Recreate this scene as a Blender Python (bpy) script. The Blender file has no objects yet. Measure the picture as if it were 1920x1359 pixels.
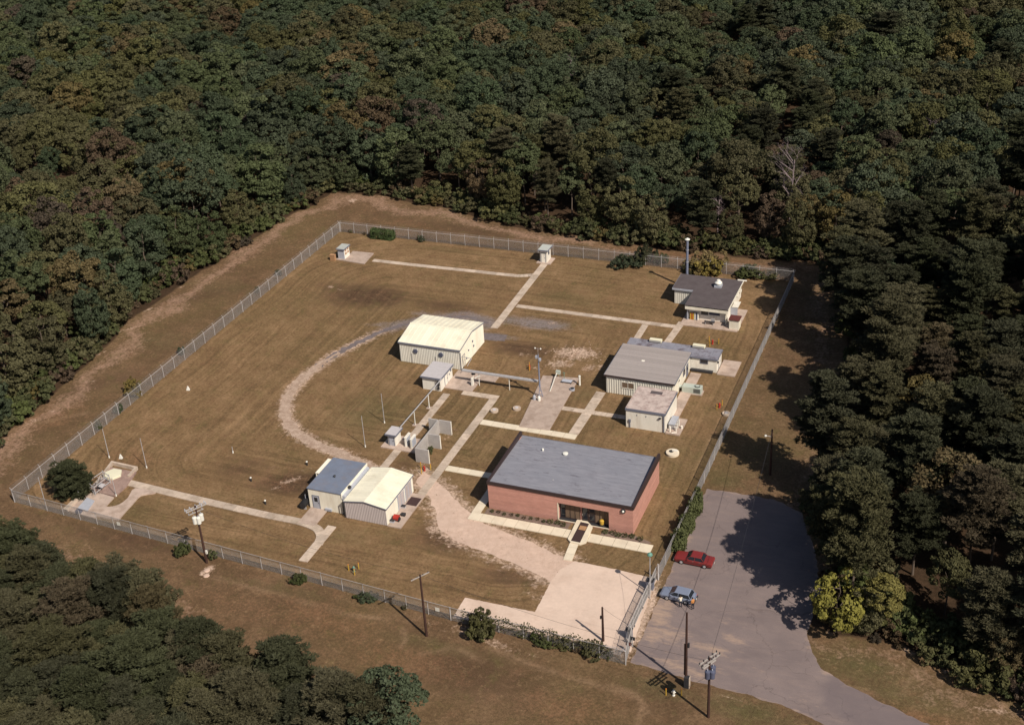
import bpy, bmesh, math, random
import numpy as np
from mathutils import Vector, Matrix, noise as mn

scene = bpy.context.scene
COL = scene.collection
PI = math.pi
rad = math.radians

# ------------------------------------------------------------------ camera, sky, sun
cam = bpy.data.cameras.new('camera'); camo = bpy.data.objects.new('camera', cam); COL.objects.link(camo)
m = Matrix([[0.9303339, -0.1334074, 0.3415865], [0.362713, 0.4719695, -0.8035447], [-0.0540196, 0.8714627, 0.4874778]]).to_4x4()
m.translation = Vector((75, -165, 105))
camo.matrix_world = m
cam.sensor_width = 36.0; cam.lens = 46.46; cam.clip_start = 1.0; cam.clip_end = 6000
scene.camera = camo
world = bpy.data.worlds.new('World'); scene.world = world; world.use_nodes = True
SUN_AZ, SUN_EL = rad(121), rad(45.5)          # azimuth measured from +Y clockwise
wn = world.node_tree.nodes; wl = world.node_tree.links
bg = wn['Background']; sky = wn.new('ShaderNodeTexSky'); sky.sky_type = 'NISHITA'
sky.sun_disc = False; sky.sun_elevation = SUN_EL; sky.sun_rotation = SUN_AZ; sky.air_density = 1.0; sky.dust_density = 1.5
wl.new(sky.outputs[0], bg.inputs[0]); bg.inputs[1].default_value = 0.05
sl = bpy.data.lights.new('sun', 'SUN'); sl.energy = 4.1; sl.angle = rad(0.53); sl.color = (1.0, 0.90, 0.77)
so = bpy.data.objects.new('sun', sl); COL.objects.link(so)
dirv = Vector((math.sin(SUN_AZ) * math.cos(SUN_EL), math.cos(SUN_AZ) * math.cos(SUN_EL), math.sin(SUN_EL)))
so.rotation_euler = dirv.to_track_quat('Z', 'Y').to_euler(); so.location = (60, -60, 90)
vs = scene.view_settings; vs.view_transform = 'Standard'; vs.look = 'None'; vs.exposure = 0.25; vs.gamma = 1.0
vs.use_curve_mapping = False
scene.cycles.max_bounces = 6; scene.cycles.diffuse_bounces = 2; scene.cycles.glossy_bounces = 2
scene.cycles.transparent_max_bounces = 6; scene.cycles.sample_clamp_indirect = 4

# ------------------------------------------------------------------ helpers
class MB:
    def __init__(s): s.v = []; s.f = []; s.mi = []
    def quad(s, *p, mi=0):
        n = len(s.v); s.v += [tuple(q) for q in p]; s.f.append(tuple(range(n, n + len(p)))); s.mi.append(mi)
    def hexa(s, b, t, mi=0):          # b, t: lists of n bottom/top points, counter-clockwise seen from above
        n = len(s.v); k = len(b); s.v += [tuple(q) for q in b] + [tuple(q) for q in t]
        s.f.append(tuple(n + i for i in range(k - 1, -1, -1))); s.f.append(tuple(n + k + i for i in range(k)))
        for i in range(k):
            j = (i + 1) % k; s.f.append((n + i, n + j, n + k + j, n + k + i))
        s.mi += [mi] * (k + 2)
    def box(s, x0, x1, y0, y1, z0, z1, mi=0):
        if x0 > x1: x0, x1 = x1, x0
        if y0 > y1: y0, y1 = y1, y0
        s.hexa([(x0, y0, z0), (x1, y0, z0), (x1, y1, z0), (x0, y1, z0)], [(x0, y0, z1), (x1, y0, z1), (x1, y1, z1), (x0, y1, z1)], mi)
    def obox(s, c, ax, ay, hx, hy, z0, z1, mi=0):    # oriented box: centre, unit axis, half sizes
        c = Vector((c[0], c[1], 0)); ax = Vector((ax[0], ax[1], 0)).normalized(); ay = Vector((-ax.y, ax.x, 0))
        p = [c - ax * hx - ay * hy, c + ax * hx - ay * hy, c + ax * hx + ay * hy, c - ax * hx + ay * hy]
        s.hexa([(q.x, q.y, z0) for q in p], [(q.x, q.y, z1) for q in p], mi)
    def prism(s, pts, z0, z1, mi=0): s.hexa([(x, y, z0) for x, y in pts], [(x, y, z1) for x, y in pts], mi)
    def tube(s, a, b, r0, r1=None, n=8, mi=0, cap=True):
        a = Vector(a); b = Vector(b); r1 = r0 if r1 is None else r1
        d = (b - a).normalized(); u = d.orthogonal().normalized(); w = d.cross(u)
        k = len(s.v)
        for c, r in ((a, r0), (b, r1)):
            for i in range(n):
                t = 2 * PI * i / n; q = c + (u * math.cos(t) + w * math.sin(t)) * r; s.v.append(tuple(q))
        for i in range(n):
            j = (i + 1) % n; s.f.append((k + i, k + j, k + n + j, k + n + i)); s.mi.append(mi)
        if cap:
            s.f.append(tuple(k + i for i in range(n - 1, -1, -1))); s.f.append(tuple(k + n + i for i in range(n))); s.mi += [mi, mi]
    def path(s, pts, r, n=6, mi=0):
        for a, b in zip(pts[:-1], pts[1:]): s.tube(a, b, r, n=n, mi=mi, cap=True)
    def lathe(s, c, prof, n=16, mi=0):  # prof: (r, z)
        k = len(s.v)
        for r, z in prof:
            for i in range(n):
                t = 2 * PI * i / n; s.v.append((c[0] + r * math.cos(t), c[1] + r * math.sin(t), c[2] + z))
        for q in range(len(prof) - 1):
            for i in range(n):
                j = (i + 1) % n; s.f.append((k + q * n + i, k + q * n + j, k + (q + 1) * n + j, k + (q + 1) * n + i)); s.mi.append(mi)
        s.f.append(tuple(k + i for i in range(n - 1, -1, -1))); s.f.append(tuple(k + (len(prof) - 1) * n + i for i in range(n))); s.mi += [mi, mi]
    def build(s, name, mats, parent=None, smooth=False, bevel=0, local=False):
        me = bpy.data.meshes.new(name)
        v = s.v
        if parent is not None and not local:
            mw = wmat(parent).inverted(); v = [tuple(mw @ Vector(q)) for q in v]
        me.from_pydata(v, [], s.f)
        if not isinstance(mats, (list, tuple)): mats = [mats]
        for m_ in mats: me.materials.append(m_)
        if len(mats) > 1: me.polygons.foreach_set('material_index', s.mi)
        if smooth: me.polygons.foreach_set('use_smooth', [True] * len(me.polygons))
        me.update()
        o = bpy.data.objects.new(name, me); COL.objects.link(o)
        if parent is not None: o.parent = parent
        if bevel:
            b = o.modifiers.new('bevel', 'BEVEL'); b.width = bevel; b.segments = 2; b.limit_method = 'ANGLE'
        return o

def wmat(o):
    m_ = Matrix.Translation(o.location) @ o.rotation_euler.to_matrix().to_4x4() @ Matrix.Diagonal((*o.scale, 1))
    return wmat(o.parent) @ m_ if o.parent else m_
def tag(o, label=None, cat=None, group=None, kind=None):
    if label: o['label'] = label
    if cat: o['category'] = cat
    if group: o['group'] = group
    if kind: o['kind'] = kind
    return o
def thing(name, label, cat, loc=(0, 0, 0), rz=0, group=None):
    o = bpy.data.objects.new(name, None); COL.objects.link(o)
    o.location = (loc[0], loc[1], loc[2] if len(loc) > 2 else 0); o.rotation_euler = (0, 0, rz); o.empty_display_size = 0.3
    return tag(o, label, cat, group)
def copy_tree(o, parent=None):
    c = o.copy(); COL.objects.link(c)
    if parent is not None: c.parent = parent
    for ch in list(o.children): copy_tree(ch, c)
    return c

# ------------------------------------------------------------------ materials
def lin(c): return tuple(((v / 255) / 12.92 if v / 255 <= 0.04045 else ((v / 255 + 0.055) / 1.055) ** 2.4) for v in c)
class NT:
    def __init__(s, name):
        s.m = bpy.data.materials.new(name); s.m.use_nodes = True; s.t = s.m.node_tree; s.n = s.t.nodes; s.b = s.n['Principled BSDF']
    def new(s, t, **k):
        n = s.n.new(t)
        for a, b in k.items(): setattr(n, a, b)
        return n
    def link(s, a, b): s.t.links.new(a, b)
    def val(s, sock, v):
        if hasattr(v, 'links'): s.link(v, sock)
        else: sock.default_value = (*v, 1) if isinstance(v, tuple) and len(v) == 3 and sock.type == 'RGBA' else v
    def coord(s, kind='Object', scale=None, rot=None):
        c = s.new('ShaderNodeNewGeometry').outputs['Position'] if kind == 'World' else s.new('ShaderNodeTexCoord').outputs[kind]
        if scale is not None or rot is not None:
            mp = s.new('ShaderNodeMapping'); s.link(c, mp.inputs[0])
            if scale is not None: mp.inputs['Scale'].default_value = scale
            if rot is not None: mp.inputs['Rotation'].default_value = rot
            c = mp.outputs[0]
        return c
    def noise(s, co, scale, detail=4, rough=0.6, dim='3D'):
        n = s.new('ShaderNodeTexNoise', noise_dimensions=dim)
        if dim == '1D': s.link(co, n.inputs['W'])
        else: s.link(co, n.inputs['Vector'])
        n.inputs['Scale'].default_value = scale; n.inputs['Detail'].default_value = detail; n.inputs['Roughness'].default_value = rough
        return n.outputs[0]
    def ramp(s, f, stops, interp='LINEAR'):
        r = s.new('ShaderNodeValToRGB'); r.color_ramp.interpolation = interp; s.link(f, r.inputs[0]); e = r.color_ramp.elements
        while len(e) < len(stops): e.new(0.5)
        for el, (p, c) in zip(e, stops):
            el.position = p; el.color = (c, c, c, 1) if isinstance(c, (int, float)) else (*c, 1)
        return r.outputs[0]
    def mix(s, f, a, b, mode='MIX'):
        n = s.new('ShaderNodeMix', data_type='RGBA', blend_type=mode); n.clamp_factor = True
        s.val(n.inputs[0], f); s.val(n.inputs[6], a); s.val(n.inputs[7], b); return n.outputs[2]
    def math(s, op, a, b=0.0, c=None, clamp=False):
        n = s.new('ShaderNodeMath', operation=op); n.use_clamp = clamp; s.val(n.inputs[0], a); s.val(n.inputs[1], b)
        if c is not None: s.val(n.inputs[2], c)
        return n.outputs[0]
    def attr(s, name):
        return s.new('ShaderNodeAttribute', attribute_name=name).outputs['Fac']
    def bump(s, h, strength, dist=0.05):
        b = s.new('ShaderNodeBump'); b.inputs['Strength'].default_value = strength; b.inputs['Distance'].default_value = dist
        s.link(h, b.inputs['Height']); s.link(b.outputs[0], s.b.inputs['Normal'])
    def out(s, col, rough=0.8, spec=0.3, metal=0.0):
        s.val(s.b.inputs['Base Color'], col); s.val(s.b.inputs['Roughness'], rough)
        s.b.inputs['Specular IOR Level'].default_value = spec; s.b.inputs['Metallic'].default_value = metal
        return s.m
def simple(name, c, var=0.15, scale=1.5, rough=0.75, spec=0.3, metal=0.0, dirt=None, dirt_amt=0.3, rnd=0.08, stretch=None, bump=0.0):
    n = NT(name); co = n.coord('World', scale=stretch) if stretch else n.coord('World')
    a = n.noise(co, scale, 5); b = n.noise(co, scale * 7, 3)
    v = n.math('ADD', n.math('MULTIPLY', a, 0.65), n.math('MULTIPLY', b, 0.35))
    lo = tuple(x * (1 - var) for x in c); hi = tuple(min(1, x * (1 + var)) for x in c)
    col = n.ramp(v, [(0.33, lo), (0.67, hi)])
    if dirt:
        d = n.ramp(n.noise(co, scale * 0.6, 6, 0.7), [(0.48, 0.0), (0.68, dirt_amt)])
        col = n.mix(d, col, dirt)
    if rnd:
        r = n.new('ShaderNodeObjectInfo').outputs['Random']
        f = n.math('MULTIPLY_ADD', r, 2 * rnd, 1 - rnd); col = n.mix(1.0, col, combine(n, f), 'MULTIPLY')
    if bump: n.bump(b, bump)
    return n.out(col, rough, spec, metal)
def combine(n, f):
    c = n.new('ShaderNodeCombineColor'); 
    for i in range(3): n.link(f, c.inputs[i])
    return c.outputs[0]

M = {}
M['cream'] = simple('cream_painted_metal', (0.83, 0.795, 0.68), 0.05, 1.3, 0.6, dirt=(0.52, 0.43, 0.32), dirt_amt=0.35, stretch=(1, 1, 0.22))
M['white'] = simple('white_paint', (0.84, 0.81, 0.73), 0.05, 1.4, 0.6, dirt=(0.50, 0.42, 0.33), dirt_amt=0.4, stretch=(1, 1, 0.22))
M['cream_roof'] = simple('cream_roof_metal', (0.84, 0.80, 0.65), 0.05, 0.5, 0.55, dirt=(0.58, 0.50, 0.36), dirt_amt=0.4, rnd=0.05)
M['ribwhite'] = simple('white_ribbed_siding', (0.70, 0.68, 0.61), 0.06, 0.8, 0.55, dirt=(0.45, 0.40, 0.33), dirt_amt=0.25, stretch=(1, 1, 0.3))
M['ribgrey'] = simple('pale_grey_siding', (0.46, 0.41, 0.405), 0.05, 0.8, 0.6, stretch=(1, 1, 0.3))
M['trim'] = simple('blue_grey_trim', (0.16, 0.17, 0.22), 0.1, 2)
M['browntrim'] = simple('dark_brown_fascia', (0.045, 0.03, 0.03), 0.15, 3, 0.5)
M['dark'] = simple('dark_grey_metal', (0.035, 0.035, 0.04), 0.2, 3, 0.5)
M['black'] = simple('black_rubber', (0.018, 0.018, 0.02), 0.2, 3, 0.7)
M['galv'] = simple('galvanised_steel', (0.40, 0.39, 0.40), 0.1, 3, 0.5, spec=0.5)
M['wire'] = simple('galvanised_wire', (0.27, 0.255, 0.25), 0.1, 1, 0.6, spec=0.4)
M['post'] = simple('galvanised_post', (0.42, 0.40, 0.40), 0.1, 1, 0.6, spec=0.4)
M['concrete'] = simple('weathered_concrete', (0.45, 0.355, 0.30), 0.16, 0.9, 0.9, dirt=(0.22, 0.15, 0.11), dirt_amt=0.55, rnd=0.09, bump=0.1)
M['walk'] = simple('walkway_concrete', (0.50, 0.41, 0.335), 0.15, 1.2, 0.9, dirt=(0.23, 0.16, 0.11), dirt_amt=0.55, rnd=0.16, bump=0.1)
M['newwalk'] = simple('new_pale_concrete', (0.70, 0.62, 0.49), 0.07, 0.8, 0.9, dirt=(0.46, 0.37, 0.29), dirt_amt=0.35, rnd=0.04, bump=0.1)
M['blast'] = simple('cast_grey_concrete', (0.40, 0.375, 0.36), 0.10, 1.2, 0.85, dirt=(0.22, 0.2, 0.2), dirt_amt=0.3)
M['pinkroof'] = simple('pink_gravel_roof', (0.47, 0.39, 0.36), 0.2, 1.6, 0.9, dirt=(0.20, 0.125, 0.115), dirt_amt=0.7, bump=0.1)
M['blueroof'] = simple('blue_grey_felt_roof', (0.165, 0.195, 0.265), 0.12, 0.8, 0.8, dirt=(0.22, 0.18, 0.17), dirt_amt=0.4)
M['greyroof'] = simple('grey_metal_roof', (0.345, 0.31, 0.30), 0.05, 0.4, 0.6, rnd=0.07, dirt=(0.29, 0.25, 0.25), dirt_amt=0.4, stretch=(0.3, 1.5, 1))
M['darkroof'] = simple('grey_brown_felt_roof', (0.105, 0.088, 0.092), 0.14, 1.2, 0.9, dirt=(0.07, 0.05, 0.055), dirt_amt=0.4)
M['slateroof'] = simple('weathered_blue_metal_roof', (0.235, 0.235, 0.28), 0.14, 1.1, 0.7, dirt=(0.085, 0.06, 0.07), dirt_amt=0.9, rnd=0.08)
M['boothroof'] = simple('pale_grey_slab_roof', (0.50, 0.475, 0.49), 0.08, 2, 0.8)
M['tealroof'] = simple('grey_green_roof', (0.44, 0.46, 0.44), 0.08, 2, 0.7)
M['redroof'] = simple('rust_red_roof', (0.11, 0.032, 0.028), 0.15, 2, 0.8)
M['mat'] = simple('brown_floor_mat', (0.055, 0.032, 0.032), 0.15, 5, 0.9)
M['wood'] = simple('creosoted_pole', (0.055, 0.028, 0.022), 0.3, 2.5, 0.85, stretch=(1, 1, 0.2))
M['crossarm'] = simple('grey_crossarm_wood', (0.36, 0.33, 0.31), 0.15, 3, 0.8)
M['whitemet'] = simple('white_enamel', (0.75, 0.74, 0.68), 0.05, 3, 0.4, spec=0.5)
M['bluemet'] = simple('slate_blue_enamel', (0.085, 0.095, 0.15), 0.1, 3, 0.45, spec=0.5)
M['mastblue'] = simple('blue_grey_mast_paint', (0.19, 0.215, 0.30), 0.1, 3, 0.5, spec=0.5)
M['ltblue'] = simple('pale_blue_grey_metal', (0.40, 0.42, 0.48), 0.1, 2, 0.5, spec=0.4)
M['yellow'] = simple('yellow_paint', (0.52, 0.33, 0.05), 0.1, 3, 0.5)
M['orange'] = simple('orange_paint', (0.55, 0.17, 0.03), 0.1, 3, 0.5)
M['red'] = simple('red_paint', (0.38, 0.035, 0.025), 0.1, 3, 0.5)
M['teal'] = simple('teal_enamel', (0.12, 0.27, 0.22), 0.1, 3, 0.5)
M['glass'] = simple('dark_window_glass', (0.02, 0.024, 0.032), 0.1, 0.5, 0.08, spec=0.6)
M['curtain'] = simple('tan_curtain', (0.16, 0.11, 0.075), 0.1, 3, 0.9)
M['acgreen'] = simple('pale_green_grey_enamel', (0.47, 0.52, 0.47), 0.08, 2, 0.5)
M['acwhite'] = simple('ivory_enamel', (0.75, 0.72, 0.55), 0.05, 2, 0.5)
M['beige'] = simple('beige_brown_box', (0.42, 0.24, 0.13), 0.1, 2, 0.8)
M['bark'] = simple('tree_bark', (0.13, 0.10, 0.08), 0.3, 3, 0.9, stretch=(1, 1, 0.3))
M['deadwood'] = simple('bare_dead_wood', (0.30, 0.235, 0.245), 0.2, 3, 0.9)
M['kerbfill'] = simple('brown_grit_fill', (0.30, 0.21, 0.18), 0.25, 2, 0.95, dirt=(0.16, 0.10, 0.085), dirt_amt=0.6)
M['bed'] = simple('planting_bed_mulch', (0.19, 0.135, 0.11), 0.3, 3, 0.95, bump=0.3)
M['skin'] = simple('skin', (0.36, 0.2, 0.14), 0.05, 4, 0.6)
M['shirt_white'] = simple('white_shirt', (0.72, 0.68, 0.58), 0.05, 6, 0.9)
M['shirt_orange'] = simple('orange_tan_shirt', (0.46, 0.2, 0.06), 0.08, 6, 0.9)
M['trousers'] = simple('dark_trousers', (0.02, 0.024, 0.04), 0.1, 6, 0.9)
M['khaki'] = simple('khaki_trousers', (0.45, 0.38, 0.3), 0.1, 6, 0.9)
M['hair'] = simple('dark_hair', (0.025, 0.018, 0.014), 0.1, 6, 0.8)
M['chrome'] = simple('chrome', (0.6, 0.6, 0.6), 0.03, 3, 0.25, metal=0.8)

def paint(name, c):
    n = NT(name); co = n.coord('World'); f = n.noise(co, 2.0, 3)
    n.b.inputs['Coat Weight'].default_value = 0.35; n.b.inputs['Coat Roughness'].default_value = 0.15
    return n.out(n.ramp(f, [(0.3, tuple(x * 0.92 for x in c)), (0.7, c)]), 0.42, 0.45)
M['carred'] = paint('faded_red_car_paint', (0.21, 0.026, 0.024)); M['carblue'] = paint('faded_blue_car_paint', (0.21, 0.245, 0.34))

def m_brick():
    n = NT('pink_red_brick'); g = n.new('ShaderNodeNewGeometry'); sp = n.new('ShaderNodeSeparateXYZ'); n.link(g.outputs['Position'], sp.inputs[0])
    cb = n.new('ShaderNodeCombineXYZ'); n.link(n.math('ADD', sp.outputs[0], sp.outputs[1]), cb.inputs[0]); n.link(sp.outputs[2], cb.inputs[1])
    b = n.new('ShaderNodeTexBrick'); n.link(cb.outputs[0], b.inputs['Vector']); b.offset = 0.5
    b.inputs['Scale'].default_value = 1.0; b.inputs['Brick Width'].default_value = 0.4; b.inputs['Row Height'].default_value = 0.2
    b.inputs['Mortar Size'].default_value = 0.010; b.inputs['Bias'].default_value = 0.0
    b.inputs['Color1'].default_value = (0.52, 0.265, 0.215, 1); b.inputs['Color2'].default_value = (0.56, 0.295, 0.24, 1); b.inputs['Mortar'].default_value = (0.40, 0.22, 0.18, 1)
    st = n.new('ShaderNodeMapping'); st.inputs['Scale'].default_value = (0.12, 0.12, 3.0); n.link(g.outputs['Position'], st.inputs[0])
    band = n.ramp(n.noise(st.outputs[0], 1.0, 4), [(0.3, 0.86), (0.7, 1.1)])
    blot = n.ramp(n.noise(g.outputs['Position'], 0.5, 5), [(0.3, 0.9), (0.7, 1.08)])
    col = n.mix(1.0, n.mix(1.0, b.outputs[0], band, 'MULTIPLY'), blot, 'MULTIPLY')
    n.bump(b.outputs['Fac'], 0.3, -0.01)
    return n.out(col, 0.9, 0.2)
M['brick'] = m_brick()
def m_membrane():
    n = NT('grey_roof_membrane'); p = n.coord('World')
    a = n.noise(n.coord('World', scale=(0.55, 2.2, 1)), 1.0, 7, 0.65)
    b = n.noise(p, 0.25, 4); c = n.noise(n.coord('World', scale=(0.8, 2.6, 1)), 0.55, 7, 0.78)
    sp = n.new('ShaderNodeSeparateXYZ'); n.link(p, sp.inputs[0])
    seam = n.math('LESS_THAN', n.math('FRACT', n.math('MULTIPLY', n.math('ADD', sp.outputs[1], 40.0), 0.98)), 0.035)
    col = n.ramp(a, [(0.3, (0.195, 0.198, 0.235)), (0.72, (0.285, 0.288, 0.33))])
    col = n.mix(n.ramp(b, [(0.4, 0.0), (0.7, 0.35)]), col, (0.20, 0.215, 0.26))
    col = n.mix(n.ramp(c, [(0.56, 0.0), (0.66, 0.6)]), col, (0.075, 0.065, 0.085))
    col = n.mix(n.math('MULTIPLY', seam, 0.22), col, (0.10, 0.09, 0.11))
    n.bump(a, 0.25, 0.02)
    return n.out(col, 0.75, 0.3)
M['membrane'] = m_membrane()

def m_ground():
    n = NT('ground_cover'); p = n.coord('World')
    big = n.noise(p, 0.035, 5, 0.6); mid = n.noise(p, 0.16, 5, 0.62); mid2 = n.noise(n.coord('World', rot=(0, 0, 0.7)), 0.5, 5, 0.65)
    fine = n.noise(p, 2.6, 5, 0.7); vfine = n.noise(p, 9.0, 3, 0.7)
    A = {k: n.attr(k) for k in ('litter', 'bare', 'green', 'sand', 'grey', 'dark', 'mow', 'inside', 'rust', 'line')}
    t = n.math('ADD', n.math('MULTIPLY', mid, 0.6), n.math('MULTIPLY', mid2, 0.4))
    inner = n.ramp(t, [(0.36, (0.154, 0.096, 0.050)), (0.5, (0.202, 0.128, 0.067)), (0.64, (0.262, 0.168, 0.092))])
    outer = n.ramp(t, [(0.36, (0.104, 0.064, 0.036)), (0.5, (0.138, 0.086, 0.049)), (0.66, (0.198, 0.124, 0.073))])
    col = n.mix(A['inside'], outer, inner)
    # large dry / moist patches
    col = n.mix(n.ramp(big, [(0.46, 0.0), (0.66, 0.6)]), col, (0.138, 0.099, 0.047))
    def thr(a, amp, nz, lo=0.42, hi=0.62):
        v = n.math('MULTIPLY_ADD', n.math('SUBTRACT', nz, 0.5), amp, a); return n.ramp(v, [(lo, 0.0), (hi, 1.0)])
    nz = n.math('ADD', n.math('MULTIPLY', mid2, 0.5), n.math('MULTIPLY', fine, 0.5))
    nz2 = n.math('ADD', n.math('MULTIPLY', mid2, 0.35), n.math('MULTIPLY', n.noise(p, 1.3, 6, 0.75), 0.65))
    col = n.mix(n.math('MULTIPLY', thr(A['green'], 1.2, nz, 0.3, 0.8), 0.75), col, (0.082, 0.080, 0.034))
    col = n.mix(n.math('MULTIPLY', thr(A['dark'], 1.6, nz, 0.22, 0.68), 0.85), col, (0.078, 0.046, 0.030))
    col = n.mix(n.math('MULTIPLY', thr(A['rust'], 1.6, nz, 0.3, 0.8), 0.75), col, (0.205, 0.105, 0.058))
    col = n.mix(n.math('MULTIPLY', thr(A['bare'], 3.0, nz2, 0.30, 0.85), 0.8), col, (0.33, 0.21, 0.15))
    col = n.mix(n.math('MULTIPLY', thr(A['grey'], 1.6, nz, 0.3, 0.8), 0.85), col, (0.215, 0.185, 0.185))
    col = n.mix(n.math('MULTIPLY', A['line'], 0.5), col, (0.34, 0.22, 0.14))
    col = n.mix(n.math('MULTIPLY', thr(A['sand'], 2.0, nz2, 0.32, 0.52), 0.35), col, (0.36, 0.25, 0.18))
    col = n.mix(n.math('MULTIPLY', thr(A['sand'], 2.0, nz2, 0.42, 0.72), 0.95), col, n.mix(n.ramp(fine, [(0.35, 0.0), (0.6, 1.0)]), (0.42, 0.30, 0.225), (0.56, 0.42, 0.335)))
    # straw, rust and green tufting at metre scale
    q1 = n.noise(n.coord('World', rot=(0, 0, 0.4)), 0.9, 7, 0.8); q2 = n.noise(n.coord('World', rot=(0, 0, 1.9)), 0.33, 6, 0.75)
    col = n.mix(n.ramp(q1, [(0.53, 0.0), (0.68, 0.55)]), col, (0.27, 0.18, 0.10))
    col = n.mix(n.ramp(q1, [(0.32, 0.6), (0.47, 0.0)]), col, (0.088, 0.066, 0.032))
    col = n.mix(n.ramp(q2, [(0.54, 0.0), (0.66, 0.4)]), col, (0.21, 0.118, 0.068))
    col = n.mix(n.ramp(q2, [(0.33, 0.45), (0.46, 0.0)]), col, (0.118, 0.100, 0.040))
    # random pale specks and dead tufts everywhere
    speck = n.ramp(n.noise(p, 1.1, 6, 0.85), [(0.60, 0.0), (0.70, 0.6)])
    col = n.mix(speck, col, (0.26, 0.165, 0.105))
    col = n.mix(n.ramp(n.noise(p, 0.42, 6, 0.8), [(0.60, 0.0), (0.72, 0.35)]), col, (0.24, 0.14, 0.085))
    # mowing lines
    mow = n.noise(A['mow'], 0.85, 3, 0.75, '1D'); mw = n.ramp(mow, [(0.3, 0.76), (0.7, 1.22)])
    mowmask = n.ramp(n.noise(p, 0.06, 3), [(0.36, 0.3), (0.55, 1.0)])
    mowmask = n.math('MULTIPLY', mowmask, n.math('MULTIPLY_ADD', A['inside'], 0.75, 0.2))
    col = n.mix(mowmask, col, n.mix(1.0, col, mw, 'MULTIPLY'))
    g = n.ramp(fine, [(0.25, 0.60), (0.75, 1.42)]); col = n.mix(1.0, col, g, 'MULTIPLY')
    g = n.ramp(vfine, [(0.25, 0.80), (0.75, 1.22)]); col = n.mix(1.0, col, g, 'MULTIPLY')
    leaf = n.ramp(nz, [(0.35, (0.03, 0.02, 0.012)), (0.65, (0.085, 0.052, 0.032))])
    col = n.mix(thr(A['litter'], 0.7, nz, 0.42, 0.58), col, leaf)
    n.bump(n.math('ADD', n.math('MULTIPLY', fine, 0.6), vfine), 0.7, 0.12)
    return n.out(col, 0.95, 0.1)
M['ground'] = m_ground()
def m_gravel(name, a, b, c, stones=0.4, tuft=False):
    n = NT(name); p = n.coord('World'); v = n.noise(p, 1.0, 6, 0.75); f = n.noise(p, 6, 4, 0.8); g = n.noise(p, 0.3, 3)
    col = n.ramp(v, [(0.35, a), (0.62, b)])
    col = n.mix(n.ramp(f, [(0.5, 0.0), (0.62, stones)]), col, c)
    col = n.mix(n.ramp(g, [(0.4, 0.0), (0.65, 0.45)]), col, tuple(0.8 * x for x in b))
    if tuft: col = n.mix(n.ramp(n.noise(p, 0.75, 6, 0.8), [(0.60, 0.0), (0.68, 0.75)]), col, (0.16, 0.105, 0.06))
    col = n.mix(n.ramp(n.noise(n.coord('World', scale=(0.9, 0.25, 1), rot=(0, 0, 0.75)), 0.8, 5, 0.7), [(0.5, 0.0), (0.72, 0.35)]), col, tuple(0.72 * x for x in a))
    n.bump(f, 0.6, 0.08); return n.out(col, 0.95, 0.15)
M['gravel'] = m_gravel('pale_track_gravel', (0.30, 0.205, 0.15), (0.56, 0.43, 0.345), (0.15, 0.095, 0.065), 0.6, True)
M['greygravel'] = m_gravel('blue_grey_gravel', (0.115, 0.095, 0.098), (0.20, 0.17, 0.175), (0.30, 0.25, 0.235), 0.4)
M['sand'] = m_gravel('pale_sand_drive', (0.52, 0.375, 0.30), (0.66, 0.50, 0.41), (0.42, 0.28, 0.20), 0.3, True)
M['apron'] = simple('worn_concrete_apron', (0.64, 0.50, 0.415), 0.09, 0.35, 0.95, dirt=(0.44, 0.31, 0.24), dirt_amt=0.5, bump=0.1, rnd=0)
def m_asphalt():
    n = NT('worn_grey_asphalt'); p = n.coord('World')
    a = n.noise(p, 0.22, 6, 0.65); f = n.noise(p, 7, 3, 0.8); st = n.noise(n.coord('World', scale=(0.35, 1.3, 1), rot=(0, 0, 0.2)), 0.7, 6, 0.7)
    col = n.ramp(a, [(0.3, (0.182, 0.146, 0.146)), (0.7, (0.238, 0.190, 0.184))])
    col = n.mix(n.ramp(st, [(0.48, 0.0), (0.68, 0.5)]), col, (0.28, 0.215, 0.195))
    col = n.mix(n.ramp(f, [(0.3, 0.25), (0.6, 0.0)]), col, (0.09, 0.075, 0.075))
    crk = n.new('ShaderNodeTexVoronoi', feature='DISTANCE_TO_EDGE'); crk.inputs['Scale'].default_value = 0.13
    wv = n.new('ShaderNodeMixRGB'); wv.inputs[0].default_value = 0.35; n.link(p, wv.inputs[1])
    nv = n.new('ShaderNodeTexNoise'); nv.inputs['Scale'].default_value = 0.4; nv.inputs['Detail'].default_value = 6; n.link(p, nv.inputs[0])
    add = n.new('ShaderNodeVectorMath', operation='MULTIPLY_ADD'); n.link(nv.outputs['Color'], add.inputs[0]); add.inputs[1].default_value = (5, 5, 0); n.link(p, add.inputs[2])
    n.link(add.outputs[0], crk.inputs['Vector'])
    col = n.mix(n.ramp(crk.outputs['Distance'], [(0.0, 0.45), (0.007, 0.0)]), col, (0.075, 0.06, 0.06))
    dust = n.attr('dust'); nz = n.noise(n.coord('World', rot=(0, 0, 0.3), scale=(0.5, 1.5, 1)), 0.6, 6, 0.75)
    v = n.math('MULTIPLY_ADD', n.math('SUBTRACT', nz, 0.5), 2.0, dust)
    col = n.mix(n.ramp(v, [(0.35, 0.0), (0.85, 0.85)]), col, (0.42, 0.30, 0.225))
    oil = n.attr('patch'); col = n.mix(n.math('MULTIPLY', oil, 0.5), col, (0.14, 0.115, 0.125))
    n.bump(f, 0.3, 0.02); return n.out(col, 0.9, 0.2)
M['asphalt'] = m_asphalt()

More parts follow.
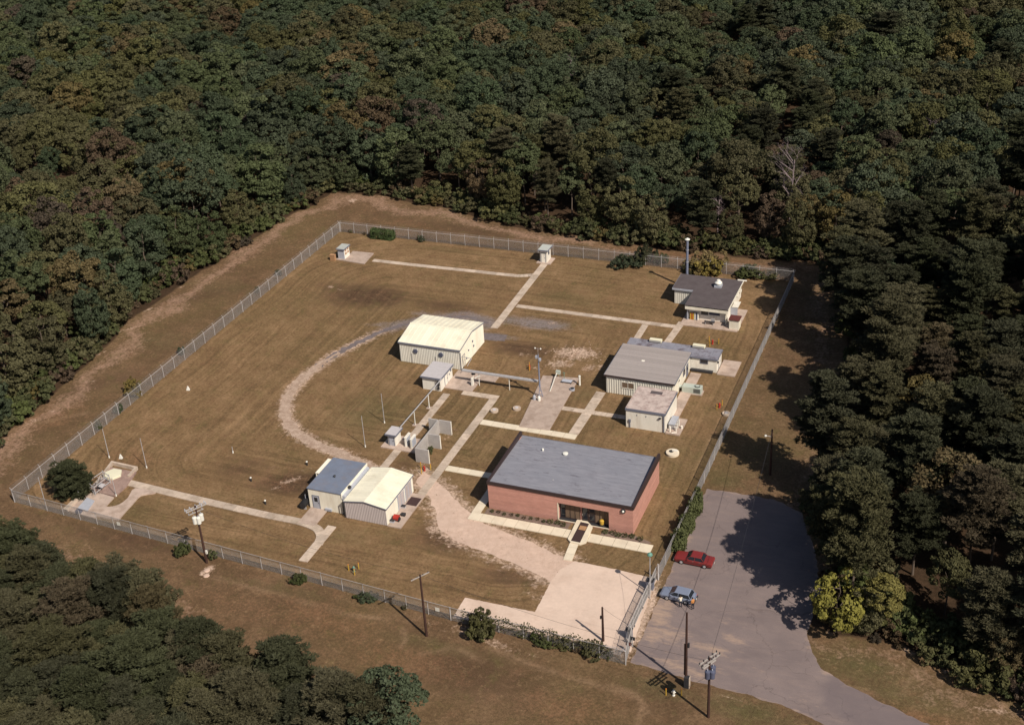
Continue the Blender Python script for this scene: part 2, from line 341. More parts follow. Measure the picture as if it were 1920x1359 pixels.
def m_leaf(name, c, var=0.35, sub=0.0):
    n = NT(name); oc = n.coord('Object'); a = n.noise(oc, 1.1, 3); b = n.noise(oc, 5.0, 2)
    r = n.new('ShaderNodeObjectInfo').outputs['Random']
    f = n.math('MULTIPLY_ADD', r, 0.40, 0.70); v = n.ramp(n.math('ADD', n.math('MULTIPLY', a, 0.5), n.math('MULTIPLY', b, 0.5)), [(0.3, 1 - var), (0.7, 1 + var)])
    col = n.mix(1.0, n.mix(1.0, c, v, 'MULTIPLY'), combine(n, f), 'MULTIPLY')
    h = n.new('ShaderNodeHueSaturation'); n.link(col, h.inputs['Color']); r2 = n.math('FRACT', n.math('MULTIPLY', r, 17.3))
    n.link(n.math('MULTIPLY_ADD', r2, 0.022, 0.484), h.inputs['Hue']); n.link(n.math('MULTIPLY_ADD', r2, 0.2, 0.80), h.inputs['Saturation'])
    return n.out(h.outputs[0], 0.75, 0.15)
LEAF = {
    'green': m_leaf('green_leaves', (0.070, 0.086, 0.037)), 'deep': m_leaf('deep_green_leaves', (0.052, 0.070, 0.036)),
    'olive': m_leaf('olive_leaves', (0.084, 0.082, 0.031)), 'yellow': m_leaf('yellowing_leaves', (0.118, 0.092, 0.032)),
    'rust': m_leaf('rust_brown_leaves', (0.092, 0.064, 0.035)), 'maroon': m_leaf('maroon_leaves', (0.066, 0.052, 0.036)),
    'pine': m_leaf('pine_needles', (0.070, 0.067, 0.030)), 'pinedark': m_leaf('dark_pine_needles', (0.045, 0.049, 0.024)),
    'pinebrown': m_leaf('browning_pine_needles', (0.088, 0.070, 0.036)), 'bush': m_leaf('bush_leaves', (0.070, 0.082, 0.028)),
    'gold': m_leaf('golden_shrub_leaves', (0.165, 0.125, 0.036)), 'bright': m_leaf('bright_yellow_green_leaves', (0.20, 0.18, 0.042)), 'hedge': m_leaf('hedge_leaves', (0.052, 0.074, 0.027)),
}

# ------------------------------------------------------------------ ground
def fbm(x, y, sc, seed, octv=4):
    out = np.zeros_like(x); amp = 1.0; tot = 0
    for o in range(octv):
        rs = np.random.RandomState(seed + o * 17); L = rs.rand(257, 257)
        u = x * sc + 100.3; v = y * sc + 71.7; iu = np.floor(u).astype(int); iv = np.floor(v).astype(int); fu = u - iu; fv = v - iv
        fu = fu * fu * (3 - 2 * fu); fv = fv * fv * (3 - 2 * fv); iu %= 256; iv %= 256
        out += amp * ((L[iu, iv] * (1 - fu) + L[iu + 1, iv] * fu) * (1 - fv) + (L[iu, iv + 1] * (1 - fu) + L[iu + 1, iv + 1] * fu) * fv)
        tot += amp; amp *= 0.5; sc *= 2
    return out / tot
def seg_dist(x, y, pts, closed=False):
    d = np.full_like(x, 1e9); P_ = list(pts) + ([pts[0]] if closed else [])
    for (ax, ay), (bx, by) in zip(P_[:-1], P_[1:]):
        dx, dy = bx - ax, by - ay; L = dx * dx + dy * dy + 1e-9
        t = np.clip(((x - ax) * dx + (y - ay) * dy) / L, 0, 1); d = np.minimum(d, np.hypot(x - ax - t * dx, y - ay - t * dy))
    return d
def inside(x, y, pts):
    c = np.zeros(x.shape, bool); n = len(pts)
    for i in range(n):
        x1, y1 = pts[i]; x2, y2 = pts[(i + 1) % n]
        c ^= ((y1 > y) != (y2 > y)) & (x < (x2 - x1) * (y - y1) / (y2 - y1 + 1e-12) + x1)
    return c
def sdf(x, y, pts): return np.where(inside(x, y, pts), -1, 1) * seg_dist(x, y, pts, True)
def blob(x, y, c, rx, ry, rot=0, p=2.0):
    cs, sn = math.cos(rot), math.sin(rot); u = ((x - c[0]) * cs + (y - c[1]) * sn) / rx; v = (-(x - c[0]) * sn + (y - c[1]) * cs) / ry
    return np.exp(-(u * u + v * v) ** (p / 2))

EDGE_W = [(-63.86, -45.42), (-66.41, -32.33), (-67.06, -24.46), (-67.73, -16.80), (-68.63, -9.90), (-68.81, -4.42), (-70.39, 3.22), (-70.19, 7.81), (-69.99, 14.60), (-70.69, 21.47), (-69.60, 27.13), (-68.43, 31.98), (-67.08, 41.80), (-65.82, 53.60), (-64.68, 61.88), (-63.03, 67.21)]
EDGE_N = [(-63.03, 67.21), (-53.88, 68.19), (-44.43, 66.86), (-34.91, 64.77), (-24.77, 61.87), (-13.93, 59.11), (-2.38, 57.80), (6.42, 57.22), (16.99, 56.93), (29.13, 57.13), (38.78, 58.20)]
EDGE_E = [(46.5, 57.0), (47.5, 48.0), (50.0, 36.5), (54.0, 23.0), (57.5, 12.0), (57.0, 1.0), (57.5, -7.0), (54.5, -13.5), (53.5, -19.0), (57.5, -26.0), (60.5, -33.0), (59.0, -41.0), (62.5, -41.6), (66.0, -41.4), (69.0, -42.0), (72.3, -44.1), (76.5, -45.8), (81.6, -47.9), (95.0, -56.0)]
EDGE_SW = [(-59.17, -60.25), (-50.06, -61.14), (-39.24, -61.34), (-30.22, -63.08), (-21.35, -65.69), (-14.48, -67.12), (-9.01, -70.77), (-0.91, -75.48), (7.84, -73.93), (18.51, -76.66), (26.51, -76.37), (33.21, -82.26)]
CLEAR = [(-140.0, -46.0)] + EDGE_W + EDGE_N[1:] + EDGE_E + [(95.0, -110.0), (20.0, -110.0)] + EDGE_SW[::-1]

def axis(lo, hi, step, far):
    a = list(np.arange(lo, hi + 1e-6, step)); s_ = step; v = a[-1]
    up = []
    while v < far: s_ *= 1.35; v += s_; up.append(v)
    s_ = step; v = a[0]; dn = []
    while v > -far: s_ *= 1.35; v -= s_; dn.append(v)
    return np.array(dn[::-1] + a + up)
xs = axis(-90, 90, 0.42, 2500); ys = axis(-78, 72, 0.42, 2500)
X, Y = np.meshgrid(xs, ys); nx, ny = len(xs), len(ys)
Z = np.zeros_like(X)
GX, GY = X.ravel(), Y.ravel()
near = (np.abs(GX) < 130) & (np.abs(GY) < 130)
def gset():
    x, y = GX[near], GY[near]; d = sdf(x, y, CLEAR); A = {}
    w = fbm(x, y, 0.12, 5); w2 = fbm(x, y, 0.35, 9)
    A['litter'] = np.clip(0.5 + (d + (w - 0.5) * 3.0) / 3.0, 0, 1)
    a = np.clip(1 - np.abs(d + 3.0 + (w - 0.5) * 9) / 4.2, 0, 1) * 0.78
    # the bare strip runs along the west and north wood edges
    wn_ = np.clip(1 - seg_dist(x, y, EDGE_W + EDGE_N[1:6]) / 14, 0, 1)
    A['bare'] = a * np.where(wn_ > 0, 1.0, 0.55)
    def addb(k, c, rx, ry, rot=0, amp=0.8):
        A.setdefault(k, np.zeros_like(x)); A[k] = np.maximum(A[k], amp * blob(x, y, c, rx, ry, rot))
    fx = [(-52.3, -49), (-52.3, 49), (39.3, 49), (39.3, -54), (17.5, -53.2)]
    A['inside'] = np.clip(0.5 - sdf(x, y, fx) / 1.2, 0, 1)
    qx = np.abs(x + 6.5) - (46 - 22); qy = np.abs(y + 1.5) - (51 - 22)
    A['mow'] = np.hypot(np.maximum(qx, 0), np.maximum(qy, 0)) + np.minimum(np.maximum(qx, qy), 0) + (w - 0.5) * 1.6 + 60
    for k in ('green', 'dark', 'rust', 'grey', 'sand', 'line'): A[k] = np.zeros_like(x)
    for px_, rx, ry, am in [((-60.81, 19.84), 12, 5, .5), ((-60.25, -1.63), 10, 5, .5), ((-25.60, 46.16), 16, 2, .45), ((-3.67, -41.87), 8, 4, .45), ((-13.79, -12.04), 9, 9, .6), ((2.17, 32.26), 10, 6, .5), ((1.86, -40.16), 7, 3, .4),
                            ((42.14, -14.91), 5, 3, .6), ((65.57, -46.70), 9, 4, .7), ((70.58, -49.55), 10, 4, .6), ((54.55, -57.36), 8, 2.5, .7), ((44.25, -57.22), 6, 2.5, .6), ((17.79, -58.27), 16, 2, .5), ((37.70, -9.23), 5, 6, .35), ((-34.12, -46.10), 9, 4, .45), ((-13.66, -48.62), 10, 3, .4), ((16.37, 1.69), 3, 4, .5), ((5.17, -1.54), 6, 4, .4), ((-3.73, -54.73), 12, 1.6, .5), ((37.06, 67.38), 6, 2, .6), ((13.37, 58.76), 22, 1.3, .6), ((36.43, 60.24), 7, 1.8, .8)]:
        addb('green', px_, rx, ry, 0, am)
    for px_, rx, ry, ro, am in [((-32.84, 23.92), 9, 5, 0.1, .85), ((-15.24, -32.91), 7, 3, .3, 1.0), ((-39.20, 25.62), 6, 3, 0, .6), ((1.52, 12.70), 7, 3, 0, .75), ((-16.91, 23.83), 9, 3, 0, .6), ((8.65, 13.75), 6, 3, 0, .5), ((21.52, -43.46), 6, 2.5, 0, .6), ((9.89, -38.91), 6, 3, -.3, .7), ((-31.09, -51.57), 10, 3, 0, .6), ((-0.64, 52.61), 20, 2, -.05, .5), ((-27.63, 56.18), 20, 3, -.1, .5), ((-65.20, 14.07), 12, 3, .7, .5), ((-61.96, -17.34), 10, 3, .9, .5), ((24.71, -61.74), 9, 5, 0, .5), ((-2.57, -24.14), 3, 5, 0, .5), ((-24.51, -32.15), 6, 4, 0, .5)]:
        addb('dark', px_, rx, ry, ro, am)
    for px_, rx, ry, ro, am in [((2.64, -58.06), 14, 5, 0, .5), ((-9.16, -58.63), 10, 4, 0, .4), ((15.34, -61.96), 12, 4, 0, .5), ((27.18, 32.68), 5, 6, 0, .35), ((-20.05, -33.66), 9, 6, 0, .4), ((-62.28, -27.83), 8, 5, .8, .5), ((18.50, 55.09), 30, 2, -.03, .6), ((70.97, -52.84), 12, 2, 0, .6), ((35.68, -63.53), 8, 4, 0, .5), ((-43.13, -34.79), 8, 4, 0, .5), ((37.06, -3.49), 4, 8, 0, .4), ((-40.39, 55.71), 14, 3, -.1, .4), ((-32.26, -28.54), 10, 5, 0, .35)]:
        addb('rust', px_, rx, ry, ro, am)
    for px_, rx, ry, ro, am in [((0.92, 21.99), 6.5, 2.3, 0, 1.0), ((-4.03, 22.07), 3.5, 2.2, 0, .7), ((-11.24, 21.34), 5.5, 1.3, 0, 1.0), ((-4.52, 15.87), 4, 1.2, 0, .9), ((-25.05, 14.64), 4, 1.2, .4, .6), ((-19.32, 19.97), 4, 1.5, 0, .6), ((-20.30, -29.44), 5, 2, .5, .25)]:
        addb('grey', px_, rx, ry, ro, am)
    sb = [((10.46, 13.88), 5.0, 2.6, .2, .75), ((9.11, 9.80), 3.6, 2.0, .3, .62), ((14.54, 9.88), 3.5, 2.0, .3, .5), ((2.60, 11.11), 2.2, 1.2, 0, .45), ((6.26, 7.53), 2.5, 1.2, 0, .4), ((3.06, 22.79), 2.4, 1.0, 0, .42), ((-56.81, 64.42), 1.2, 1.2, 0, .75), ((-47.30, 63.76), 2, .8, 0, .45), ((-41.36, 25.51), 1.3, .8, 0, .6), ((-38.39, 25.15), 2.5, .6, 0, .42),
          ((-16.69, -32.65), 2.2, .7, .9, .62), ((-17.90, -35.10), 1.6, .5, .9, .6), ((-15.81, -29.54), 1.2, .5, .9, .5), ((-16.79, -54.32), .8, 1.6, 0, .85), ((-34.22, -32.43), 1.0, .6, 0, .35), ((-11.20, -42.30), 2, 1, 0, .35),
          ((3.85, -27.15), 3, 1.5, -.7, .55), ((0.99, -24.51), 3.2, 1.2, -.5, .6), ((-0.94, -25.80), 2.4, 1.2, -.3, .55), ((5.71, -31.31), 2.5, 3.5, .2, .55), ((7.69, -37.12), 1.8, 2.0, 0, .55), ((25.20, -45.61), 4, 2.5, 0, .42), ((2.12, -26.98), 3, 2, 0, .5), ((9.96, -37.66), 3, 1.6, -.5, .55), ((14.18, -39.98), 4, 1.2, -.4, .5), ((20.73, -41.45), 5, 1.2, -.4, .5),
          ((-69.48, 8.45), 2.5, .7, 1.0, .5), ((-69.19, -0.03), 4, .8, 1.0, .5), ((-68.32, -8.84), 4, .9, 1.0, .5), ((-69.79, 17.44), 3, .7, .9, .45), ((-64.56, -30.15), 5, .9, .6, .45), ((-63.78, -26.59), 3, .5, .4, .45), ((-63.39, -16.84), 1.6, .5, .2, .5),
          ((0.08, -14.84), 2.5, 4, 0, .38), ((22.09, -55.42), 10, 1.5, -.15, .45), ((38.31, -52.18), 3.0, 3.0, 0, .65), ((38.78, -37.50), 1.0, 4.5, 0, .5), ((39.56, -44.26), .8, 6, 0, .95), ((39.74, -48.28), .8, 4, 0, .9), ((40.04, -31.96), .8, 4, 0, .45), ((61.20, -41.93), 1.2, .7, 0, .5), ((66.01, -41.37), 3, .5, 0, .5), ((61.70, -50.22), 2, .4, -.6, .6),
          ((69.70, -42.10), 4, .7, -.3, .6), ((75.19, -44.50), 5, .8, -.3, .6), ((79.47, -49.22), 3, .8, 0, .5), ((53.41, -56.27), 6, .4, -.12, .4), ((45.73, -53.57), 3, .4, -.1, .4), ((2.13, -52.88), 2, .5, 0, .35), ((-54.29, 5.13), 1.2, .5, 0, .5), ((-6.43, 2.12), 1, 1, 0, .3), ((-53.62, -35.65), .6, .6, 0, .5), ((-38.68, -36.40), .6, .6, 0, .45), ((-36.89, -50.84), 3, .3, 0, .5), ((-45.54, -49.59), 2, .3, 0, .5)]
    for px_, rx, ry, ro, am in sb: addb('sand', px_, rx, ry, ro, am)
    # thin worn wheel lines in the outer field
    for ln, wd, am in [([(-15.91, -55.19), (-9.53, -55.45), (-2.30, -55.91), (4.07, -56.56), (9.57, -55.86)], .35, .5), ([(16.56, -60.13), (18.70, -58.76), (19.68, -57.86), (21.96, -58.39), (23.68, -59.27)], .3, .62), ([(24.01, -56.77), (30.50, -58.02), (36.53, -58.65), (43.03, -59.39), (44.44, -61.09)], .35, .5), ([(39.01, -58.47), (42.18, -58.61), (43.54, -60.09), (43.89, -63.31)], .3, .5), ([(12.52, -56.77), (13.74, -58.58), (13.62, -59.81)], .25, .45),
                       ([(64.96, -50.50), (67.90, -50.86), (70.58, -49.55), (70.27, -47.89)], .35, .5), ([(-66.86, -34.88), (-64.03, -30.81), (-60.91, -28.26), (-57.76, -25.67)], .5, .42), ([(38.45, 35.76), (38.22, 22.05), (37.99, 7.92), (37.75, -6.29), (37.61, -14.91)], .3, .35)]:
        dd = seg_dist(x, y, ln); A['line'] = np.maximum(A['line'], am * 1.5 * np.exp(-(dd / (wd * 1.2)) ** 2) * np.clip(2.2 * w2 - .4, 0, 1.3))
    dd = seg_dist(x, y, GRAVEL_C); A['sand'] = np.maximum(A['sand'], 0.72 * np.exp(-(dd / 1.9) ** 2) * np.clip((-y + 22) / 14, 0, 1)); A['grey'] = np.maximum(A['grey'], 1.0 * np.exp(-(dd / 2.3) ** 2) * np.clip((y - 6) / 10, 0, 1))
    dd = sdf(x, y, SAND_POLY); A['sand'] = np.maximum(A['sand'], np.clip(0.62 - dd * 0.17, 0, 1.2))
    # worn soil along the walks
    A['bare'] = np.maximum(A['bare'], 0)
    for k in A:
        full = np.zeros(len(GX)); full[near] = A[k]
        if k == 'litter': full[~near] = 1
        A[k] = full
    return A
GRAVEL_C = [(-7.61, 19.85), (-12.15, 21.09), (-16.81, 18.98), (-21.41, 15.64), (-24.26, 11.99), (-26.44, 7.20), (-28.46, 1.42), (-29.55, -4.82), (-29.43, -9.78), (-28.15, -14.05), (-26.11, -17.60), (-22.80, -20.79), (-18.03, -23.10), (-12.78, -24.55), (-6.44, -26.73)]
SAND_POLY = [(0.62, -25.18), (5.47, -28.03), (9.61, -31.43), (13.62, -34.05), (20.03, -35.77), (26.74, -37.96), (28.37, -38.49), (27.70, -43.74), (24.67, -42.25), (20.53, -40.93), (15.94, -39.68), (11.34, -38.70), (8.38, -36.91), (6.60, -33.65), (3.49, -29.98), (0.79, -28.07)]
A_ = gset()
me = bpy.data.meshes.new('ground')
me.vertices.add(nx * ny); co = np.stack([GX, GY, (fbm(GX, GY, 0.25, 3) - 0.5) * 0.0], 1).astype(np.float32); me.vertices.foreach_set('co', co.ravel())
I = np.arange((nx - 1) * (ny - 1)); r_ = I // (nx - 1); c_ = I % (nx - 1); v0 = r_ * nx + c_
quads = np.stack([v0, v0 + 1, v0 + nx + 1, v0 + nx], 1).astype(np.int32)
me.loops.add(quads.size); me.loops.foreach_set('vertex_index', quads.ravel()); me.polygons.add(len(I))
me.polygons.foreach_set('loop_start', np.arange(0, quads.size, 4, dtype=np.int32)); me.polygons.foreach_set('loop_total', np.full(len(I), 4, dtype=np.int32))
for k, a in A_.items():
    at = me.attributes.new(k, 'FLOAT', 'POINT'); at.data.foreach_set('value', a.astype(np.float32))
me.materials.append(M['ground']); me.update(); me.validate()
ground = bpy.data.objects.new('ground', me); COL.objects.link(ground); tag(ground, kind='structure')

# ragged flat sheets
def resample(pts, step, closed=True):
    P_ = list(pts) + ([pts[0]] if closed else []); out = []
    for (ax, ay), (bx, by) in zip(P_[:-1], P_[1:]):
        L = math.hypot(bx - ax, by - ay); k = max(1, int(L / step))
        for i in range(k): out.append((ax + (bx - ax) * i / k, ay + (by - ay) * i / k))
    if not closed: out.append(P_[-1])
    return out
def ragged(pts, amp, step=0.3, sc=0.5, seed=0):
    P_ = resample(pts, step); o = []
    for x, y in P_:
        n1 = mn.fractal(Vector((x * sc, y * sc, seed)), 1.0, 2.0, 3); n2 = mn.fractal(Vector((x * sc, y * sc, seed + 31)), 1.0, 2.0, 3)
        o.append((x + n1 * amp, y + n2 * amp))
    return o
def sheet(name, pts, z, mat, cutgrid=0):
    bm = bmesh.new(); vs_ = [bm.verts.new((x, y, z)) for x, y in pts]; f = bm.faces.new(vs_); 
    if f.normal.z < 0 or sum(pts[i][0] * pts[(i + 1) % len(pts)][1] - pts[(i + 1) % len(pts)][0] * pts[i][1] for i in range(len(pts))) < 0: f.normal_flip()
    if cutgrid:
        xs_ = [p[0] for p in pts]; ys_ = [p[1] for p in pts]
        v = min(xs_) + cutgrid
        while v < max(xs_): bmesh.ops.bisect_plane(bm, geom=bm.verts[:] + bm.edges[:] + bm.faces[:], plane_co=(v, 0, 0), plane_no=(1, 0, 0)); v += cutgrid
        v = min(ys_) + cutgrid
        while v < max(ys_): bmesh.ops.bisect_plane(bm, geom=bm.verts[:] + bm.edges[:] + bm.faces[:], plane_co=(0, v, 0), plane_no=(0, 1, 0)); v += cutgrid
    bmesh.ops.triangulate(bm, faces=bm.faces[:])
    me = bpy.data.meshes.new(name); bm.to_mesh(me); bm.free(); me.materials.append(mat)
    o = bpy.data.objects.new(name, me); COL.objects.link(o); return tag(o, kind='structure')
def smooth_line(pts, n=6):
    out = []; P_ = [pts[0]] + list(pts) + [pts[-1]]
    for i in range(1, len(P_) - 2):
        p0, p1, p2, p3 = [np.array(q) for q in P_[i - 1:i + 3]]
        for k in range(n):
            t = k / n; out.append(tuple(0.5 * ((2 * p1) + (p2 - p0) * t + (2 * p0 - 5 * p1 + 4 * p2 - p3) * t * t + (-p0 + 3 * p1 - 3 * p2 + p3) * t ** 3)))
    out.append(tuple(pts[-1])); return out
def band(line, wf):
    L, R = [], []; n = len(line)
    for i, p in enumerate(line):
        a = line[max(0, i - 1)]; b = line[min(n - 1, i + 1)]; d = math.hypot(b[0] - a[0], b[1] - a[1]) or 1; nx_, ny_ = -(b[1] - a[1]) / d, (b[0] - a[0]) / d
        w = wf(i / (n - 1)) / 2; L.append((p[0] + nx_ * w, p[1] + ny_ * w)); R.append((p[0] - nx_ * w, p[1] - ny_ * w))
    return L + R[::-1]
def strip(name, line, wf, z, mat, seed):
    P_ = resample(line, 0.3, closed=False); n = len(P_); bd = band(P_, lambda t: 1.0); L = bd[:n]; R = bd[n:][::-1]; mb = MB(); rows = []
    for i in range(n):
        c = Vector(P_[i]); d = Vector(L[i]) - Vector(R[i]); w = wf(i / (n - 1)) / 2; x, y = c
        a = w + 0.55 * mn.fractal(Vector((x * .9, y * .9, seed)), 1.0, 2.0, 4); b_ = w + 0.55 * mn.fractal(Vector((x * .9, y * .9, seed + 9)), 1.0, 2.0, 4)
        rows.append((c - d * max(.2, b_), c + d * max(.2, a)))
    for (a, b_), (c, d) in zip(rows[:-1], rows[1:]): mb.quad((a.x, a.y, z), (c.x, c.y, z), (d.x, d.y, z), (b_.x, b_.y, z))
    return tag(mb.build(name, mat), kind='structure')
gl = smooth_line(GRAVEL_C)
k1 = int(len(gl) * 0.48)
strip('gravel_track', gl[k1 - 6:], lambda t: .5 + 1.2 * min(1, t * 4), 0.008, M['gravel'], 1)
strip('grey_gravel_track', gl[:k1], lambda t: .8 + .4 * t, 0.004, M['greygravel'], 2)
sheet('sand_driveway', ragged(SAND_POLY, 0.32, 0.35, 0.6, 3), 0.008, M['sand'])
APRON = [(28.13, -38.22), (33.26, -38.21), (39.07, -38.52), (39.19, -42.27), (39.47, -47.36), (39.79, -52.37), (35.74, -52.32), (27.85, -52.68), (22.70, -52.71), (17.48, -53.14), (17.47, -49.13), (26.70, -49.07), (26.58, -42.77), (26.89, -40.43)]
sheet('concrete_apron', ragged(APRON, 0.10, 0.3, 1.2, 4), 0.016, M['apron'])
ASPH = [(40.22, -17.78), (44.23, -17.50), (49.33, -17.52)] + [(53.5, -19.5), (56.5, -27.0), (58.8, -35.0)] + [(58.47, -43.29), (59.58, -46.01), (61.45, -48.76), (64.96, -50.50), (70.95, -52.68), (78.29, -55.32), (86.70, -58.62), (82.54, -65.67), (72.06, -62.01), (63.75, -57.28), (58.88, -55.69), (54.05, -55.10), (46.64, -54.65), (40.35, -54.00), (40.31, -49.09), (40.33, -42.97), (40.26, -35.35), (40.18, -29.55)]
asph = sheet('asphalt_road', ragged(ASPH, 0.22, 0.3, 0.7, 5), 0.004, M['asphalt'], cutgrid=0.7)
av = np.zeros(len(asph.data.vertices) * 3, dtype=np.float32); asph.data.vertices.foreach_get('co', av); av = av.reshape(-1, 3)
ax_, ay_ = av[:, 0].astype(float), av[:, 1].astype(float); du = np.zeros(len(av))
for c, rx, ry, ro, am in [((41.06, -44.82), 2.2, 4.5, 0, .75), ((42.27, -47.97), 4.5, 2.5, 0, .6), ((44.06, -47.40), 2.5, .5, -.1, .6), ((45.61, -53.14), 4.5, .9, -.2, .75), ((48.01, -49.06), 4, .9, 0, .75), ((50.45, -46.83), 2.2, 1.2, -.3, .6), ((48.98, -43.83), 1.4, .8, 0, .5), ((41.68, -48.66), 2, 4, 0, .65), ((53.07, -50.73), 5, .8, 0, .35), ((58.46, -53.49), 7, .7, -.3, .35), ((47.12, -51.72), 6, .6, -.15, .6), ((40.46, -30.06), 1.0, 2.0, 0, .6), ((41.50, -18.46), 5, .8, 0, .35)]:
    du = np.maximum(du, am * blob(ax_, ay_, c, rx, ry, ro))
du = np.maximum(du, 0.45 * np.exp(-(sdf(ax_, ay_, ASPH) / 0.5) ** 2))
at = asph.data.attributes.new('dust', 'FLOAT', 'POINT'); at.data.foreach_set('value', du.astype(np.float32))
pt = np.clip(sdf(ax_, ay_, [(61.56, -51.16), (62.91, -48.65), (71.96, -51.68), (86.66, -57.16), (82.54, -65.67), (71.89, -60.55), (62.34, -53.96)]) * -2 + 0.5, 0, 1)
at = asph.data.attributes.new('patch', 'FLOAT', 'POINT'); at.data.foreach_set('value', pt.astype(np.float32))

# ------------------------------------------------------------------ concrete walks, slab by slab
WK = [0]
def walk(name, pts, w, mat, slab=1.7, z=0.0, h=0.05, seed=0):
    WK[0] += 1; rs = random.Random(WK[0] * 7 + seed); z1 = h + WK[0] * 0.0045
    e = thing(name, None, None, (pts[0][0], pts[0][1], 0)); tag(e, kind='structure')
    line = resample(pts, slab, closed=False)
    bd = band(line, lambda t: w); n = len(line); L = bd[:n]; R = bd[n:][::-1]
    for i in range(n - 1):
        g = 0.026; dx, dy = line[i + 1][0] - line[i][0], line[i + 1][1] - line[i][1]; d = math.hypot(dx, dy); ux, uy = dx / d * g, dy / d * g
        j = rs.uniform(-0.004, 0.004)
        mb = MB(); q = [(R[i][0] + ux, R[i][1] + uy), (R[i + 1][0] - ux, R[i + 1][1] - uy), (L[i + 1][0] - ux, L[i + 1][1] - uy), (L[i][0] + ux, L[i][1] + uy)]
        mb.prism(q, -0.05, z1 + j); o = mb.build('slab', mat, e)
    return e
def pad(name, x0, x1, y0, y1, mat, nx_=1, ny_=1, h=0.06):
    WK[0] += 1; h += WK[0] * 0.0045; e = thing(name, None, None, (x0, y0, 0)); tag(e, kind='structure'); rs = random.Random(WK[0])
    for i in range(nx_):
        for j in range(ny_):
            mb = MB(); g = 0.015
            mb.box(x0 + (x1 - x0) * i / nx_ + g, x0 + (x1 - x0) * (i + 1) / nx_ - g, y0 + (y1 - y0) * j / ny_ + g, y0 + (y1 - y0) * (j + 1) / ny_ - g, -0.05, h + rs.uniform(-0.004, 0.004)); mb.build('slab', mat, e)
    return e
def polypad(name, pts, mat, h=0.06):
    WK[0] += 1; h += WK[0] * 0.0045; a = sum(pts[i][0] * pts[(i + 1) % len(pts)][1] - pts[(i + 1) % len(pts)][0] * pts[i][1] for i in range(len(pts)))
    if a < 0: pts = pts[::-1]
    mb = MB(); mb.prism(pts, -0.05, h); return tag(mb.build(name, mat), kind='structure')
walk('concrete_walkway', smooth_line([(-38.9, 38.1), (-30, 38.2), (-20, 38.5), (-12, 38.7), (-9, 38.9), (-6.6, 40.0)], 4), 1.1, M['walk'])
walk('concrete_walkway', [(-6.4, 45.2), (-5.9, 18.4)], 1.3, M['walk'])
walk('concrete_walkway', [(-5.2, 27.3), (24.6, 27.1)], 1.1, M['walk'])
walk('concrete_walkway', [(18.6, 26.4), (18.6, 17.3)], 1.1, M['walk'])
walk('concrete_walkway', [(24.3, 29.0), (23.6, 17.3)], 1.2, M['walk'])
walk('concrete_walkway', [(2.9, -3.7), (2.9, -38.4)], 1.25, M['walk'])
walk('concrete_walkway', [(-2.6, -3.1), (3.5, -3.1)], 1.2, M['walk'])
walk('concrete_walkway', [(3.6, -10.4), (18.8, -10.4)], 1.3, M['newwalk'])
walk('concrete_walkway', [(3.6, -23.4), (12.9, -23.4)], 1.25, M['newwalk'])
walk('concrete_walkway', [(18.3, 3.0), (18.1, -9.7)], 1.5, M['walk'])
walk('concrete_walkway', [(14.1, -3.2), (24.6, -3.1)], 1.0, M['walk'])
walk('concrete_walkway', [(-4.8, -4.2), (-4.75, -16.0), (-5.2, -20.0), (-5.2, -29.4)], 1.15, M['walk'])
walk('concrete_walkway', [(11.3, -33.05), (36.8, -33.0)], 1.7, M['newwalk'])
walk('concrete_walkway', [(11.9, -32.2), (11.9, -24.1)], 1.2, M['newwalk'])
walk('concrete_walkway', [(26.82, -34.40), (27.18, -38.40)], 1.15, M['newwalk'], 1.3)
walk('concrete_walkway', smooth_line([(-39.27, -40.16), (-30.75, -40.64), (-22.58, -40.99), (-15.59, -41.21), (-10.57, -41.22), (-7.59, -41.82), (-6.02, -43.21), (-5.47, -45.12)], 4), 1.3, M['walk'])
walk('concrete_walkway', [(-5.60, -40.83), (-5.63, -48.86)], 1.25, M['walk'])
walk('concrete_walkway', [(-9.25, -37.58), (-9.21, -41.57)], 2.6, M['concrete'], 2.0)
polypad('concrete_pad', [(7.82, 5.29), (13.66, 6.07), (14.38, -9.85), (9.65, -10.16)], M['concrete'], 0.05)
pad('concrete_pad', -6.0, -1.2, -2.6, 3.2, M['concrete'], 2, 3)
pad('concrete_pad', -2.6, 1.2, 1.2, 3.2, M['concrete'], 2, 1)
pad('concrete_pad', 1.6, 3.6, -38.6, -30.6, M['concrete'], 1, 4)
polypad('concrete_pad', [(-46.30, 36.48), (-39.71, 35.97), (-40.11, 40.87), (-44.57, 40.73), (-44.59, 39.20)], M['concrete'])
pad('concrete_pad', -8.0, -5.2, 44.8, 47.6, M['concrete'])
pad('concrete_pad', 24.2, 34.0, 27.9, 36.0, M['concrete'], 4, 3)
pad('concrete_pad', 34.1, 37.0, 13.2, 18.0, M['concrete'], 1, 2)
pad('concrete_pad', 30.1, 31.8, -2.6, 12.6, M['concrete'], 1, 7)
pad('concrete_pad', 31.0, 33.2, -5.8, -1.2, M['concrete'], 1, 2)
pad('concrete_pad', -8.0, -1.6, -21.2, -17.6, M['concrete'], 3, 2)
sheet('grey_gravel_patch', ragged([(-8.22, 16.03), (-2.82, 16.73), (-2.51, 14.46), (-6.72, 14.07)], 0.4, 0.2, 1.2, 8), 0.006, M['greygravel'])
